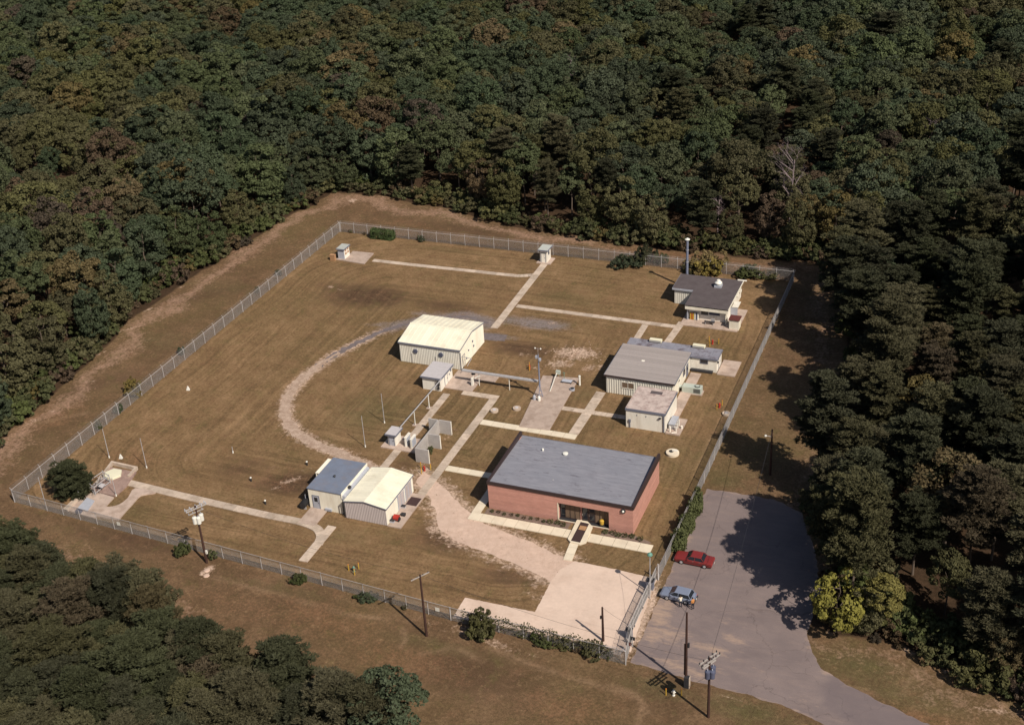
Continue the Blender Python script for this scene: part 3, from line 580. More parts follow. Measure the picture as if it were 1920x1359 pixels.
# entrance ramp with mat
rx0, rx1 = 25.9, 28.9
WK[0] += 1
e = thing('entrance_ramp', None, None, (27.4, -32, 0)); tag(e, kind='structure')
mb = MB(); mb.prism([(25.79, -34.33), (26.37, -34.89), (27.66, -34.91), (28.32, -34.29), (28.30, -33.68), (28.09, -30.86), (27.70, -30.48), (26.93, -29.80), (25.69, -29.79), (25.60, -30.21)], 0, 0.30); mb.build('slab', M['newwalk'], e, bevel=0.03)
o = MB(); o.prism([(26.36, -34.63), (27.62, -34.67), (27.45, -30.44), (26.27, -30.37)], 0.301, 0.325)
tag(o.build('door_mat', M['mat']), 'long dark brown mat on the white ramp of the brick building', 'mat')
o = MB(); o.prism([(26.51, -32.04), (27.44, -32.06), (27.43, -31.15), (26.46, -31.14)], 0.326, 0.34); tag(o.build('small_mat', M['beige']), 'small tan mat lying on the long brown entrance mat', 'mat')

# ------------------------------------------------------------------ building helpers
def ribwall(mb, a, b, zt, out, z0=0.05, pitch=0.30, dep=0.035, mi=0):
    """corrugated wall from a to b (xy), outward normal out, top height function zt(t)."""
    a = Vector(a); b = Vector(b); out = Vector(out); L = (b - a).length; n = int(L / pitch); pr = []
    for i in range(n):
        s = i * L / n; q = L / n
        for f, d in ((0.0, 0), (0.30, 0), (0.42, dep), (0.72, dep), (0.84, 0)): pr.append((s + f * q, d))
    pr.append((L, 0)); u = (b - a) / L
    P_ = [(a + u * s + out * d, s / L) for s, d in pr]
    for (p, t), (q, t2) in zip(P_[:-1], P_[1:]):
        ccw = u.x * out.y - u.y * out.x < 0
        w = [(p.x, p.y, z0), (q.x, q.y, z0), (q.x, q.y, zt(t2)), (p.x, p.y, zt(t))]
        mb.quad(*(w if ccw else w[::-1]), mi=mi)
def window(parent, c, ax, w, h, z, frame='dark', glass='glass', d=0.05, muntin=0, out=None, name='window'):
    """window lying in a wall; c = wall point, ax = direction along the wall, out = outward"""
    ax = Vector(ax).normalized(); out = Vector(out); mb = MB(); c = Vector(c)
    def bar(s0, s1, z0, z1, d0, d1, m_):
        p = [c + ax * s0 + out * d0, c + ax * s1 + out * d0, c + ax * s1 + out * d1, c + ax * s0 + out * d1]
        if (p[1] - p[0]).cross(p[2] - p[1]) < 0: p = p[::-1]
        m_.hexa([(q.x, q.y, z0) for q in p], [(q.x, q.y, z1) for q in p])
    t = 0.07
    bar(-w / 2 - t, w / 2 + t, z + h, z + h + t, 0, d, mb); bar(-w / 2 - t, w / 2 + t, z - t, z, 0, d + 0.02, mb)
    bar(-w / 2 - t, -w / 2, z, z + h, 0, d, mb); bar(w / 2, w / 2 + t, z, z + h, 0, d, mb)
    for k in range(muntin): s = -w / 2 + w * (k + 1) / (muntin + 1); bar(s - 0.025, s + 0.025, z, z + h, 0, d, mb)
    f = mb.build(name, M[frame], parent); g = MB(); bar(-w / 2, w / 2, z, z + h, 0.0, d * 0.4, g); g.build('pane' if name == 'window' else 'panel', M[glass], f)
    return f
def door(parent, c, ax, out, w=0.95, h=2.1, mat='ltblue', z=0.08, pane=True):
    ax = Vector(ax).normalized(); out = Vector(out); c = Vector(c); mb = MB()
    def bar(s0, s1, z0, z1, d0, d1, m_):
        p = [c + ax * s0 + out * d0, c + ax * s1 + out * d0, c + ax * s1 + out * d1, c + ax * s0 + out * d1]
        if (p[1] - p[0]).cross(p[2] - p[1]) < 0: p = p[::-1]
        m_.hexa([(q.x, q.y, z0) for q in p], [(q.x, q.y, z1) for q in p])
    bar(-w / 2, w / 2, z, z + h, 0, 0.05, mb); d = mb.build('door', M[mat], parent)
    f = MB(); bar(-w / 2 - 0.08, -w / 2, z, z + h + 0.08, 0, 0.07, f); bar(w / 2, w / 2 + 0.08, z, z + h + 0.08, 0, 0.07, f); bar(-w / 2, w / 2, z + h, z + h + 0.08, 0, 0.07, f); f.build('frame', M['trim'], d)
    k = MB(); bar(w / 2 - 0.15, w / 2 - 0.08, z + 0.95, z + 1.05, 0.05, 0.12, k); k.build('handle', M['dark'], d)
    if pane: g = MB(); bar(-w * 0.28, w * 0.28, z + h * 0.55, z + h * 0.88, 0.05, 0.06, g); g.build('pane', M['glass'], d)
    return d
S, N_, E_, W_ = (0, -1), (0, 1), (1, 0), (-1, 0)

# ------------------------------------------------------------------ brick building
X0, X1, Y0, Y1, ZT = 13.2, 33.6, -30.65, -18.15, 4.42
b = thing('brick_building', 'long pink brick building with a flat grey roof and a dark recessed entrance', 'building', ((X0 + X1) / 2, (Y0 + Y1) / 2, 0))
ex0, ex1, ez0, ez1, dep = 23.2, 30.3, 0.22, 2.95, 0.75
mb = MB(); T = 0.3
mb.box(X0, ex0, Y0, Y0 + T, 0, ZT - .3); mb.box(ex1, X1, Y0, Y0 + T, 0, ZT - .3); mb.box(ex0, ex1, Y0, Y0 + T, ez1, ZT - .3); mb.box(ex0, ex1, Y0 + .01, Y0 + T, 0, ez0 - 0.1)
mb.box(X0, X0 + T, Y0 + T, Y1 - T, 0, ZT - .3); mb.box(X1 - T, X1, Y0 + T, Y1 - T, 0, ZT - .3); mb.box(X0, X1, Y1 - T, Y1, 0, ZT - .5)
mb.box(ex0 - .1, ex1 + .1, Y0 + dep + .02, Y0 + dep + .3, 0, ZT - .6)
mb.box(ex0 - .3, ex0, Y0 + T, Y0 + dep, 0, ZT - .6); mb.box(ex1, ex1 + .3, Y0 + T, Y0 + dep, 0, ZT - .6)
mb.build('wall', M['brick'], b)
mb = MB(); mb.hexa([(X0 + .05, Y0 + .05, ZT - .4), (X1 - .05, Y0 + .05, ZT - .4), (X1 - .05, Y1 + .05, ZT - .5), (X0 + .05, Y1 + .05, ZT - .5)], [(X0 + .05, Y0 + .05, ZT - .12), (X1 - .05, Y0 + .05, ZT - .12), (X1 - .05, Y1 + .05, ZT - .32), (X0 + .05, Y1 + .05, ZT - .32)])
roof = mb.build('roof', M['membrane'], b)
mb = MB(); mb.box(X0 - .12, X1 + .12, Y0 - .12, Y0 + .12, ZT - .42, ZT); mb.build('front_fascia', M['browntrim'], b)
for xa, xb in ((X0 - .12, X0 + .22), (X1 - .22, X1 + .12)):
    mb = MB(); mb.hexa([(xa, Y0 + .12, ZT - .5), (xb, Y0 + .12, ZT - .5), (xb, Y1 + .15, ZT - .5), (xa, Y1 + .15, ZT - .5)], [(xa, Y0 + .12, ZT + .02), (xb, Y0 + .12, ZT + .02), (xb, Y1 + .15, ZT + .34), (xa, Y1 + .15, ZT + .34)]); mb.build('side_fascia', M['browntrim'], b)
mb = MB(); mb.box(X0 + .22, X1 - .22, Y1 + .02, Y1 + .12, ZT - .55, ZT - .3); mb.build('rear_gutter', M['trim'], b)
mb = MB(); mb.box(ex0, ex1, Y0 - .03, Y0 + .1, ez0 - .07, ez0); mb.build('sill', M['newwalk'], b)
mb = MB(); mb.box(ex0 - .07, ex0 + .02, Y0 - .03, Y0 + .25, ez0, ez1); mb.build('jamb', M['newwalk'], b)
mb = MB(); mb.box(ex0, ex1, Y0 + .2, Y0 + dep, ez0 - .12, ez0 - .02); mb.build('porch_floor', M['dark'], b)  # floor coloured dark in place of shade, so the recess reads unlit
yb = Y0 + dep
def glazing(x0, x1, z0, z1, n, name='window', curtain=False):
    fm = MB(); fm.box(x0, x1, yb - .07, yb, z0, z0 + .08); fm.box(x0, x1, yb - .07, yb, z1 - .08, z1)
    for k in range(n + 1): xx = x0 + (x1 - x0 - .07) * k / n; fm.box(xx, xx + .07, yb - .07, yb, z0 + .08, z1 - .08)
    f = fm.build(name, M['browntrim'], b)
    for k in range(n):
        g = MB(); a_ = x0 + (x1 - x0 - .07) * k / n + .07; c_ = x0 + (x1 - x0 - .07) * (k + 1) / n; g.box(a_, c_, yb - .035, yb - .02, z0 + .08, z1 - .08)
        g.build('pane', M['curtain' if curtain and k not in (0,) else 'glass'], f)
glazing(ex0 + .05, ex0 + 2.9, ez0 + .05, ez1 - .05, 4, curtain=True); glazing(ex1 - 2.9, ex1 - .05, ez0 + .05, ez1 - .05, 4, curtain=True)
for xx in (26.35, 27.3):
    mb = MB(); mb.box(xx, xx + .9, yb - .08, yb - .02, ez0, ez1 - .3); d = mb.build('door', M['browntrim'], b)
    g = MB(); g.box(xx + .15, xx + .75, yb - .09, yb - .075, ez0 + .3, ez1 - .45); g.build('pane', M['glass'], d)
    g = MB(); g.box(xx + .04, xx + .09, yb - .13, yb - .08, ez0 + .95, ez0 + 1.2); g.build('handle', M['chrome'], d)
for px_, rr, hh in (((20.97, -21.03), .33, .30), ((17.65, -21.03), .13, .35), ((21.49, -27.54), .07, .18)):
    mb = MB(); mb.lathe((px_[0], px_[1], ZT - .3), [(rr, 0), (rr, hh * .7), (rr * 1.25, hh * .72), (rr * 1.1, hh * .95), (rr * .4, hh * 1.15)], 14); mb.build('roof_vent', M['whitemet' if rr > .1 else 'galv'], roof, smooth=False)
# alarm bell / lamp on the front wall right
mb = MB(); c = (32.3, Y0 - .02, 3.55); mb.tube((c[0], c[1] + .02, c[2]), (c[0], c[1] - .12, c[2]), .33, .33, 14); lm = mb.build('wall_lamp', M['dark'], b)
mb = MB(); mb.tube((c[0], c[1] - .12, c[2]), (c[0], c[1] - .26, c[2]), .17, .10, 12); mb.build('lens', M['whitemet'], lm)
# planting bed and its small shrubs
sheet('planting_bed', ragged([(13.0, -32.0), (25.0, -32.05), (25.0, -30.75), (13.0, -30.75)], 0.1, 0.3, 1.0, 11), 0.012, M['bed'])
sheet('planting_bed', ragged([(29.5, -32.05), (36.0, -32.0), (36.4, -31.6), (34.0, -30.75), (29.5, -30.75)], 0.1, 0.3, 1.0, 12), 0.012, M['bed'])
o = MB(); o.tube((29.15, -30.15, .45), (29.15, -30.15, .95), .27, .30, 14); o.lathe((29.15, -30.15, .95), [(.32, 0), (.30, .07), (.2, .15), (.05, .19)], 14)
t = thing('waste_bin', 'yellow waste bin beside the entrance ramp of the brick building', 'bin', (29.15, -30.15, .3)); o.build('bin_body', M['yellow'], t)
o = MB(); o.lathe((29.15, -30.15, .3), [(.34, 0), (.34, .14)], 14); o.build('bin_base', M['dark'], t)

# ------------------------------------------------------------------ cream gabled metal building (upper middle)
def gable(name, label, x0, x1, y0, y1, ze, zr, along, walls, roofmat, ov=0.12, npan=12, groupless=True, faces=('S', 'E', 'W', 'N'), trimmat='trim', rr=None):
    t = thing(name, label, 'building', ((x0 + x1) / 2, (y0 + y1) / 2, 0))
    core = MB()
    if along == 'X':
        ym = rr if rr is not None else (y0 + y1) / 2
        ztE = lambda s: ze + (zr - ze) * (1 - abs((y0 + s * (y1 - y0)) - ym) / (((y1 - ym) if (y0 + s * (y1 - y0)) > ym else (ym - y0)))) - .03
        mb = MB(); ribwall(mb, (x0, y0), (x1, y0), lambda s: ze - .03, S); mb.build('front_wall', M[walls[0]], t)
        mb = MB(); ribwall(mb, (x1, y0), (x1, y1), ztE, E_); mb.build('gable_wall', M[walls[1]], t)
        mb = MB(); ribwall(mb, (x0, y1), (x0, y0), lambda s: ztE(1 - s), W_); mb.build('gable_wall', M[walls[1]], t)
        mb = MB(); ribwall(mb, (x1, y1), (x0, y1), lambda s: ze - .03, N_); mb.build('rear_wall', M[walls[0]], t)
        for k in range(npan):
            a_ = x0 - ov + (x1 - x0 + 2 * ov) * k / npan; c_ = x0 - ov + (x1 - x0 + 2 * ov) * (k + 1) / npan; w = (c_ - a_); r = .05
            for (ya, za, yb_, zb) in ((y0 - ov, ze - .02, ym, zr), (ym, zr, y1 + ov, ze - .02)):
                mb = MB(); mb.hexa([(a_, ya, za - .03), (c_, ya, za - .03), (c_, yb_, zb - .03), (a_, yb_, zb - .03)], [(a_, ya, za), (c_, ya, za), (c_, yb_, zb), (a_, yb_, zb)])
                mb.hexa([(c_ - r, ya, za), (c_ - .01, ya, za), (c_ - .01, yb_, zb), (c_ - r, yb_, zb)], [(c_ - r, ya, za + .045), (c_ - .01, ya, za + .045), (c_ - .01, yb_, zb + .045), (c_ - r, yb_, zb + .045)]); mb.build('roof_panel', M[roofmat], t)
        mb = MB(); mb.hexa([(x0 - ov, ym - .18, zr + .0), (x1 + ov, ym - .18, zr + .0), (x1 + ov, ym + .18, zr + .0), (x0 - ov, ym + .18, zr + .0)], [(x0 - ov, ym - .12, zr + .07), (x1 + ov, ym - .12, zr + .07), (x1 + ov, ym + .12, zr + .07), (x0 - ov, ym + .12, zr + .07)]); mb.build('ridge_cap', M[roofmat], t)
        mb = MB(); mb.box(x0 - ov, x1 + ov, y0 - ov - .12, y0 - ov, ze - .24, ze - .03); mb.build('gutter', M[trimmat], t)
        for xx in (x0 - ov - .03, x1 + ov):
            mb = MB()
            for (ya, za, yb_, zb) in ((y0 - ov, ze, ym, zr), (ym, zr, y1 + ov, ze)):
                mb.hexa([(xx, ya, za - .16), (xx + .03, ya, za - .16), (xx + .03, yb_, zb - .16), (xx, yb_, zb - .16)], [(xx, ya, za + .03), (xx + .03, ya, za + .03), (xx + .03, yb_, zb + .03), (xx, yb_, zb + .03)])
            mb.build('rake_trim', M[trimmat], t)
    else:
        xm = rr if rr is not None else (x0 + x1) / 2
        zt = lambda s: ze + (zr - ze) * (1 - abs((x0 + s * (x1 - x0)) - xm) / (((x1 - xm) if (x0 + s * (x1 - x0)) > xm else (xm - x0)))) - .03
        mb = MB(); ribwall(mb, (x0, y0), (x1, y0), zt, S, pitch=.25); mb.build('gable_wall', M[walls[0]], t)
        mb = MB(); ribwall(mb, (x1, y0), (x1, y1), lambda s: ze - .03, E_, pitch=.4, dep=.015); mb.build('side_wall', M[walls[1]], t)
        mb = MB(); ribwall(mb, (x0, y1), (x0, y0), lambda s: ze - .03, W_); mb.build('side_wall', M[walls[1]], t)
        mb = MB(); ribwall(mb, (x1, y1), (x0, y1), lambda s: zt(1 - s), N_); mb.build('gable_wall', M[walls[0]], t)
        for k in range(npan):
            a_ = y0 - ov + (y1 - y0 + 2 * ov) * k / npan; c_ = y0 - ov + (y1 - y0 + 2 * ov) * (k + 1) / npan; r = .04
            for (xa, za, xb, zb) in ((x0 - ov, ze - .02, xm, zr), (xm, zr, x1 + ov, ze - .02)):
                mb = MB(); mb.hexa([(xa, a_, za - .03), (xb, a_, zb - .03), (xb, c_, zb - .03), (xa, c_, za - .03)], [(xa, a_, za), (xb, a_, zb), (xb, c_, zb), (xa, c_, za)])
                mb.hexa([(xa, c_ - r, za), (xb, c_ - r, zb), (xb, c_ - .01, zb), (xa, c_ - .01, za)], [(xa, c_ - r, za + .02), (xb, c_ - r, zb + .02), (xb, c_ - .01, zb + .02), (xa, c_ - .01, za + .02)]); mb.build('roof_panel', M[roofmat], t)
        for yy in (y0 - ov - .03, y1 + ov):
            mb = MB()
            for (xa, za, xb, zb) in ((x0 - ov, ze, xm, zr), (xm, zr, x1 + ov, ze)):
                mb.hexa([(xa, yy, za - .14), (xb, yy, zb - .14), (xb, yy + .03, zb - .14), (xa, yy + .03, za - .14)], [(xa, yy, za + .02), (xb, yy, zb + .02), (xb, yy + .03, zb + .02), (xa, yy + .03, za + .02)])
            mb.build('rake_trim', M[trimmat], t)
        mb = MB(); mb.box(x1 + ov, x1 + ov + .08, y0 - ov, y1 + ov, ze - .16, ze - .02); mb.build('gutter', M[trimmat], t)
    return t
g1 = gable('gabled_metal_building', 'cream ribbed metal building with a gabled roof inside the curve of the gravel track', -16.45, -5.6, 3.5, 13.3, 3.72, 4.62, 'X', ('ribwhite', 'cream'), 'cream_roof', npan=12)
for px_ in ((-13.55, 2.35), (-9.0, 2.35)):
    mb = MB(); k = .42
    mb.tube((px_[0], 3.48, px_[1]), (px_[0], 3.34, px_[1]), k, k, 8); f = mb.build('wall_vent', M['trim'], g1)
    mb = MB()
    for z in (-.22, -.07, .08, .23): mb.box(px_[0] - .3, px_[0] + .3, 3.30, 3.34, px_[1] + z - .02, px_[1] + z + .02)
    mb.build('louvre', M['bluemet'], f)
door(g1, (-5.6, 4.6), (0, 1), E_, mat='cream', pane=False)
for y, z, s in ((8.3, 2.6, .14), (8.6, 1.6, .14), (6.6, 1.9, .10), (5.5, .9, .15)):
    mb = MB(); mb.box(-5.6, -5.45, y, y + s * 2, z, z + s * 2); mb.build('wall_box', M['trim'], g1)
mb = MB(); mb.path([(-5.55, 3.45, .1), (-5.55, 3.45, 3.2)], .06); mb.build('downpipe', M['trim'], g1)
mb = MB(); mb.path([(-5.5, 3.9, 2.3), (-3.7, 3.6, 2.35), (-3.4, 1.2, 2.35)], .05); mb.build('conduit', M['galv'], g1)
for px_ in (-9.9, -14.2):
    mb = MB(); mb.tube((px_, 3.35, .1), (px_, 3.35, 2.0), .035, n=6); mb.build('pipe', M['galv'], g1)

# ------------------------------------------------------------------ flat roofed blocks
def block(name, label, cat, x0, x1, y0, y1, h, wall, roofm, ov=0.2, rt=0.16, trim='trim', slope=0.0):
    t = thing(name, label, cat, ((x0 + x1) / 2, (y0 + y1) / 2, 0))
    mb = MB(); mb.hexa([(x0, y0, 0), (x1, y0, 0), (x1, y1, 0), (x0, y1, 0)], [(x0, y0, h - rt), (x1, y0, h - rt), (x1, y1, h - rt + slope), (x0, y1, h - rt + slope)]); mb.build('wall', M[wall], t)
    a0, a1, c0, c1 = x0 - ov, x1 + ov, y0 - ov, y1 + ov
    mb = MB(); mb.hexa([(a0, c0, h - rt + .003), (a1, c0, h - rt + .003), (a1, c1, h - rt + slope + .003), (a0, c1, h - rt + slope + .003)], [(a0, c0, h), (a1, c0, h), (a1, c1, h + slope), (a0, c1, h + slope)]); r = mb.build('roof', M[roofm], t)
    if trim:
        mb = MB(); mb.box(a0 - .03, a1 + .03, c0 - .05, c0 - .002, h - rt - .1, h + .02); mb.build('fascia', M[trim], t)
        mb = MB(); mb.hexa([(a1 + .002, c0, h - rt - .1), (a1 + .04, c0, h - rt - .1), (a1 + .04, c1, h - rt - .1 + slope), (a1 + .002, c1, h - rt - .1 + slope)], [(a1 + .002, c0, h + .02), (a1 + .04, c0, h + .02), (a1 + .04, c1, h + slope + .02), (a1 + .002, c1, h + slope + .02)]); mb.build('fascia', M[trim], t)
    return t, r
sh, _ = block('utility_shed', 'small white shed with a flat pale roof in front of the gabled cream building', 'shed', -9.1, -6.0, -3.7, .9, 2.42, 'white', 'boothroof', .22, .18)
mb = MB(); mb.path([(-6.3, -3.75, .3), (-6.3, -3.85, 1.9), (-6.3, -4.1, 2.0)], .05); mb.box(-6.55, -6.1, -3.9, -3.72, 1.1, 1.7); mb.box(-6.5, -6.2, -3.88, -3.72, .4, .8); mb.tube((-6.7, -3.85, .1), (-6.7, -3.85, 2.1), .03); mb.build('pipework', M['dark'], sh)
door(sh, (-6.0, -1.6), (0, 1), E_, mat='white', h=1.95, pane=False)
mb = MB(); mb.box(-6.0, -5.85, .1, .35, 1.6, 1.9); mb.build('wall_box', M['trim'], sh)
mb = MB(); mb.box(-6.0, -5.9, -.4, -.25, 1.2, 1.4); mb.build('wall_box', M['trim'], sh)
bo, _ = block('instrument_booth', 'tiny white booth with a slab roof at the end of the pipe rack', 'booth', -7.05, -5.85, -20.4, -18.6, 2.2, 'white', 'boothroof', .28, .14)
door(bo, (-6.45, -20.4), (1, 0), S, w=.75, h=1.8, mat='ltblue', pane=False)
# two upright cabinets and slab beside the booth
for k, (cx, cy, lab) in enumerate(((-4.3, -19.5, 'white upright panel cabinet next to the tiny booth'), (-3.3, -19.7, 'white upright panel cabinet nearest the concrete blast wall'))):
    t = thing('panel_cabinet', lab, 'cabinet', (cx, cy, 0), group='upright cabinets beside the booth'); mb = MB(); mb.box(cx - .12, cx + .12, cy - .75, cy + .75, .12, 1.75); mb.build('cabinet_body', M['white'], t)
    mb = MB(); mb.box(cx + .12, cx + .16, cy - .6, cy + .6, .3, 1.6); mb.build('cabinet_door', M['ltblue'], t); mb = MB(); mb.box(cx - .2, cx + .2, cy - .8, cy + .8, 0, .12); mb.build('plinth', M['concrete'], t)
    mb = MB(); mb.box(cx - .18, cx + .18, cy - .8, cy + .8, 1.751, 1.8); mb.build('cabinet_top', M['white'], t)
# blast wall with fins
bw = thing('blast_wall', 'grey concrete blast wall with three projecting fins', 'wall', (-.8, -19, 0))
mb = MB(); mb.box(-1.35, -1.15, -23.1, -15.0, 0, 2.3); mb.build('long_wall', M['blast'], bw)
for y in (-23.1, -19.05, -15.05): mb = MB(); mb.box(-1.148, .75, y, y + .2, 0, 2.3 + .003); mb.build('fin', M['blast'], bw)
mb = MB(); mb.box(-2.85, -1.352, -15.1, -14.9, 0, 2.303); mb.build('fin', M['blast'], bw)
for y in (-23.1, -19.05, -15.05): mb = MB(); mb.box(.752, .80, y - .01, y + .21, 0, 2.31); mb.build('edge_trim', M['white'], bw)

# pair of buildings lower left
ta, ra = block('tan_annex', 'cream annex with a flat blue grey roof, joined to the low gabled building', 'building', -10.65, -5.55, -37.75, -30.1, 3.35, 'cream', 'blueroof', .1, .14, trim=None)
mb = MB(); mb.box(-5.5, -4.95, -37.7, -30.3, 2.3, 3.0); mb.build('valley_gutter', M['ltblue'], ta)
mb = MB(); mb.box(-5.44, -5.38, -37.85, -30.0, 2.6, 3.42); mb.build('side_parapet', M['cream'], ta)
mb = MB(); mb.box(-11.35, -10.8, -34.2, -30.5, 3.22, 3.36); mb.box(-11.3, -11.22, -34.2, -30.5, 0, 3.22); mb.build('side_canopy', M['cream'], ta)
door(ta, (-9.55, -37.75), (1, 0), S, mat='ltblue')
mb = MB(); mb.box(-8.2, -7.2, -38.0, -37.76, .15, .5); mb.build('wall_vent', M['ltblue'], ta)
mb = MB(); p = (-8.2, -34.4); mb.lathe((p[0], p[1], 3.35), [(.12, 0), (.12, .2), (.2, .22), (.1, .32)], 10); mb.build('roof_vent', M['dark'], ra)
mb = MB(); mb.box(-5.37, -5.0, -36.0, -35.6, 3.0, 3.35); mb.build('roof_box', M['dark'], ta)
tb = gable('ribbed_gabled_building', 'low gabled building with cream roof and pale ribbed end wall beside the annex', -4.7, 1.55, -38.45, -30.1, 2.82, 3.35, 'Y', ('ribgrey', 'cream'), 'cream_roof', npan=14, rr=-1.6)
for z in (3.12,):
    mb = MB(); mb.hexa([(-2.6, -38.52, 3.02), (-.6, -38.52, 3.02), (-1.55, -38.52, 3.17)], [(-2.6, -38.51, 3.02), (-.6, -38.51, 3.02), (-1.55, -38.51, 3.17)]) if 0 else None
mb = MB(); mb.path([(-4.8, -38.5, .1), (-4.8, -38.55, 2.75)], .06); mb.build('downpipe', M['dark'], tb)
for y0_ in (-34.9, -32.6):
    d = MB(); d.box(1.56, 1.62, y0_, y0_ + 1.7, .15, 2.35); dd_ = d.build('door', M['ribgrey'], tb)
    f = MB(); f.box(1.56, 1.66, y0_ - .1, y0_, .15, 2.45); f.box(1.56, 1.66, y0_ + 1.7, y0_ + 1.8, .15, 2.45); f.box(1.56, 1.66, y0_ + .8, y0_ + .9, .15, 2.35); f.build('frame', M['ltblue'], dd_)
o = MB(); o.box(1.85, 3.45, -33.4, -31.5, .145, .165); tag(o.build('door_mat', M['mat']), 'brown mat outside the side door of the ribbed gabled building', 'mat')
# hose cart, boxes near it
t = thing('hose_cart', 'red two wheeled cart at the corner of the ribbed gabled building', 'cart', (2.31, -37.14))
cx, cy = (2.31, -37.14); o = MB(); o.tube((cx - .35, cy, .65), (cx + .35, cy, .65), .42, n=16); o.build('drum', M['red'], t)
for s in (-.42, .42): o = MB(); o.tube((cx + s - .04, cy, .38), (cx + s + .04, cy, .38), .36, n=16); w = o.build('wheel', M['black'], t)
o = MB(); o.path([(cx - .3, cy - .3, .6), (cx - .3, cy - .9, .95), (cx + .3, cy - .9, .95), (cx + .3, cy - .3, .6)], .025); o.build('handle', M['dark'], t)
for px_, lab, mt in (((2.70, -35.87), 'small dark crate on the pad in front of the red cart', 'dark'), ((1.93, -34.17), 'grey box against the side wall of the ribbed building', 'galv'), ((1.91, -37.64), 'small grey tap box by the corner near the red cart', 'ltblue')):
    t = thing('crate', lab, 'box', px_); cx, cy = px_; o = MB(); o.box(cx - .3, cx + .3, cy - .22, cy + .22, .14, .45); o.build('crate_body', M[mt], t); o = MB(); o.box(cx - .33, cx + .33, cy - .25, cy + .25, .452, .5); o.build('lid', M['dark'], t)
# tank beside the annex
t = thing('fuel_tank', 'black cylindrical tank lying against the left side of the cream annex', 'tank', (-11.24, -37.92)); cx, cy = (-11.37, -37.83)
o = MB(); o.tube((cx, cy - .8, .75), (cx, cy + .9, .75), .5, n=18); o.build('tank_body', M['black'], t)
for s in (-.5, .5): o = MB(); o.box(cx - .4, cx + .4, cy + s - .06, cy + s + .06, 0, .4); o.build('saddle', M['galv'], t)
o = MB(); o.tube((cx, cy - .83, .75), (cx, cy - .8, .75), .42, n=18); o.build('end_cap', M['dark'], t); o = MB(); o.path([(cx, cy + .3, 1.2), (cx, cy + .3, 1.9)], .04); o.build('vent_pipe', M['ltblue'], t)

# ------------------------------------------------------------------ grey roofed ribbed building, right
gx0, gx1, gy0, gy1 = 19.1, 29.75, 3.25, 13.1
gb = thing('ribbed_lab_building', 'white ribbed metal building with a broad grey striped roof right of centre', 'building', (24.4, 8.2, 0))
mb = MB(); ribwall(mb, (gx0, gy0), (gx1, gy0), lambda s: 3.12, S, pitch=.38, dep=.06); mb.build('front_wall', M['ribwhite'], gb)
mb = MB(); ribwall(mb, (gx1, gy0), (gx1, gy1), lambda s: 3.12 + .15 * s, E_, pitch=.4, dep=.012); mb.build('side_wall', M['cream'], gb)
mb = MB(); ribwall(mb, (gx0, gy1), (gx0, gy0), lambda s: 3.27 - .15 * s, W_); mb.build('side_wall', M['ribwhite'], gb)
mb = MB(); ribwall(mb, (gx1, gy1), (gx0, gy1), lambda s: 3.27, N_); mb.build('rear_wall', M['ribwhite'], gb)
for k in range(17):
    ya = gy0 - .12 + (gy1 - gy0 + .24) * k / 17; yb_ = gy0 - .12 + (gy1 - gy0 + .24) * (k + 1) / 17; za = 3.22 + .15 * k / 17; zb = 3.22 + .15 * (k + 1) / 17
    mb = MB(); mb.hexa([(gx0 - .3, ya, za - .05), (gx1 + .28, ya, za - .05), (gx1 + .28, yb_, zb - .05), (gx0 - .3, yb_, zb - .05)], [(gx0 - .3, ya, za), (gx1 + .28, ya, za), (gx1 + .28, yb_, zb), (gx0 - .3, yb_, zb)])
    mb.hexa([(gx0 - .3, yb_ - .08, zb - .001), (gx1 + .28, yb_ - .08, zb - .001), (gx1 + .28, yb_ - .01, zb), (gx0 - .3, yb_ - .01, zb)], [(gx0 - .3, yb_ - .07, zb + .06), (gx1 + .28, yb_ - .07, zb + .06), (gx1 + .28, yb_ - .02, zb + .06), (gx0 - .3, yb_ - .02, zb + .06)]); mb.build('roof_panel', M['greyroof'], gb)
mb = MB(); mb.box(gx0 - .32, gx1 + .3, gy0 - .26, gy0 - .122, 3.02, 3.25); mb.build('fascia', M['browntrim'], gb)
for xx in (gx0 - .36, gx1 + .282):
    mb = MB(); mb.hexa([(xx, gy0 - .12, 3.05), (xx + .05, gy0 - .12, 3.05), (xx + .05, gy1 + .12, 3.2), (xx, gy1 + .12, 3.2)], [(xx, gy0 - .12, 3.26), (xx + .05, gy0 - .12, 3.26), (xx + .05, gy1 + .12, 3.41), (xx, gy1 + .12, 3.41)]); mb.build('rake_trim', M['trim'], gb)
window(gb, (22.6, 3.2), (1, 0), 1.9, .95, 1.35, 'white', 'curtain', muntin=1, out=S)
window(gb, (29.78, 9.6), (0, 1), 1.0, 1.0, 1.3, 'trim', out=E_); door(gb, (29.78, 11.4), (0, 1), E_, mat='trim')
window(gb, (29.78, 6.5), (0, 1), .7, .5, 1.7, 'white', out=E_)
mb = MB(); mb.path([(22.6, 3.12, 2.5), (22.6, 3.12, 3.0)], .05); mb.build('conduit', M['galv'], gb)
for py, pp in (((23.4, 8.8), .3),): mb = MB(); mb.lathe((py[0], py[1], 3.3), [(pp, 0), (pp * .9, .02)], 12); mb.build('roof_patch', M['white'], gb)
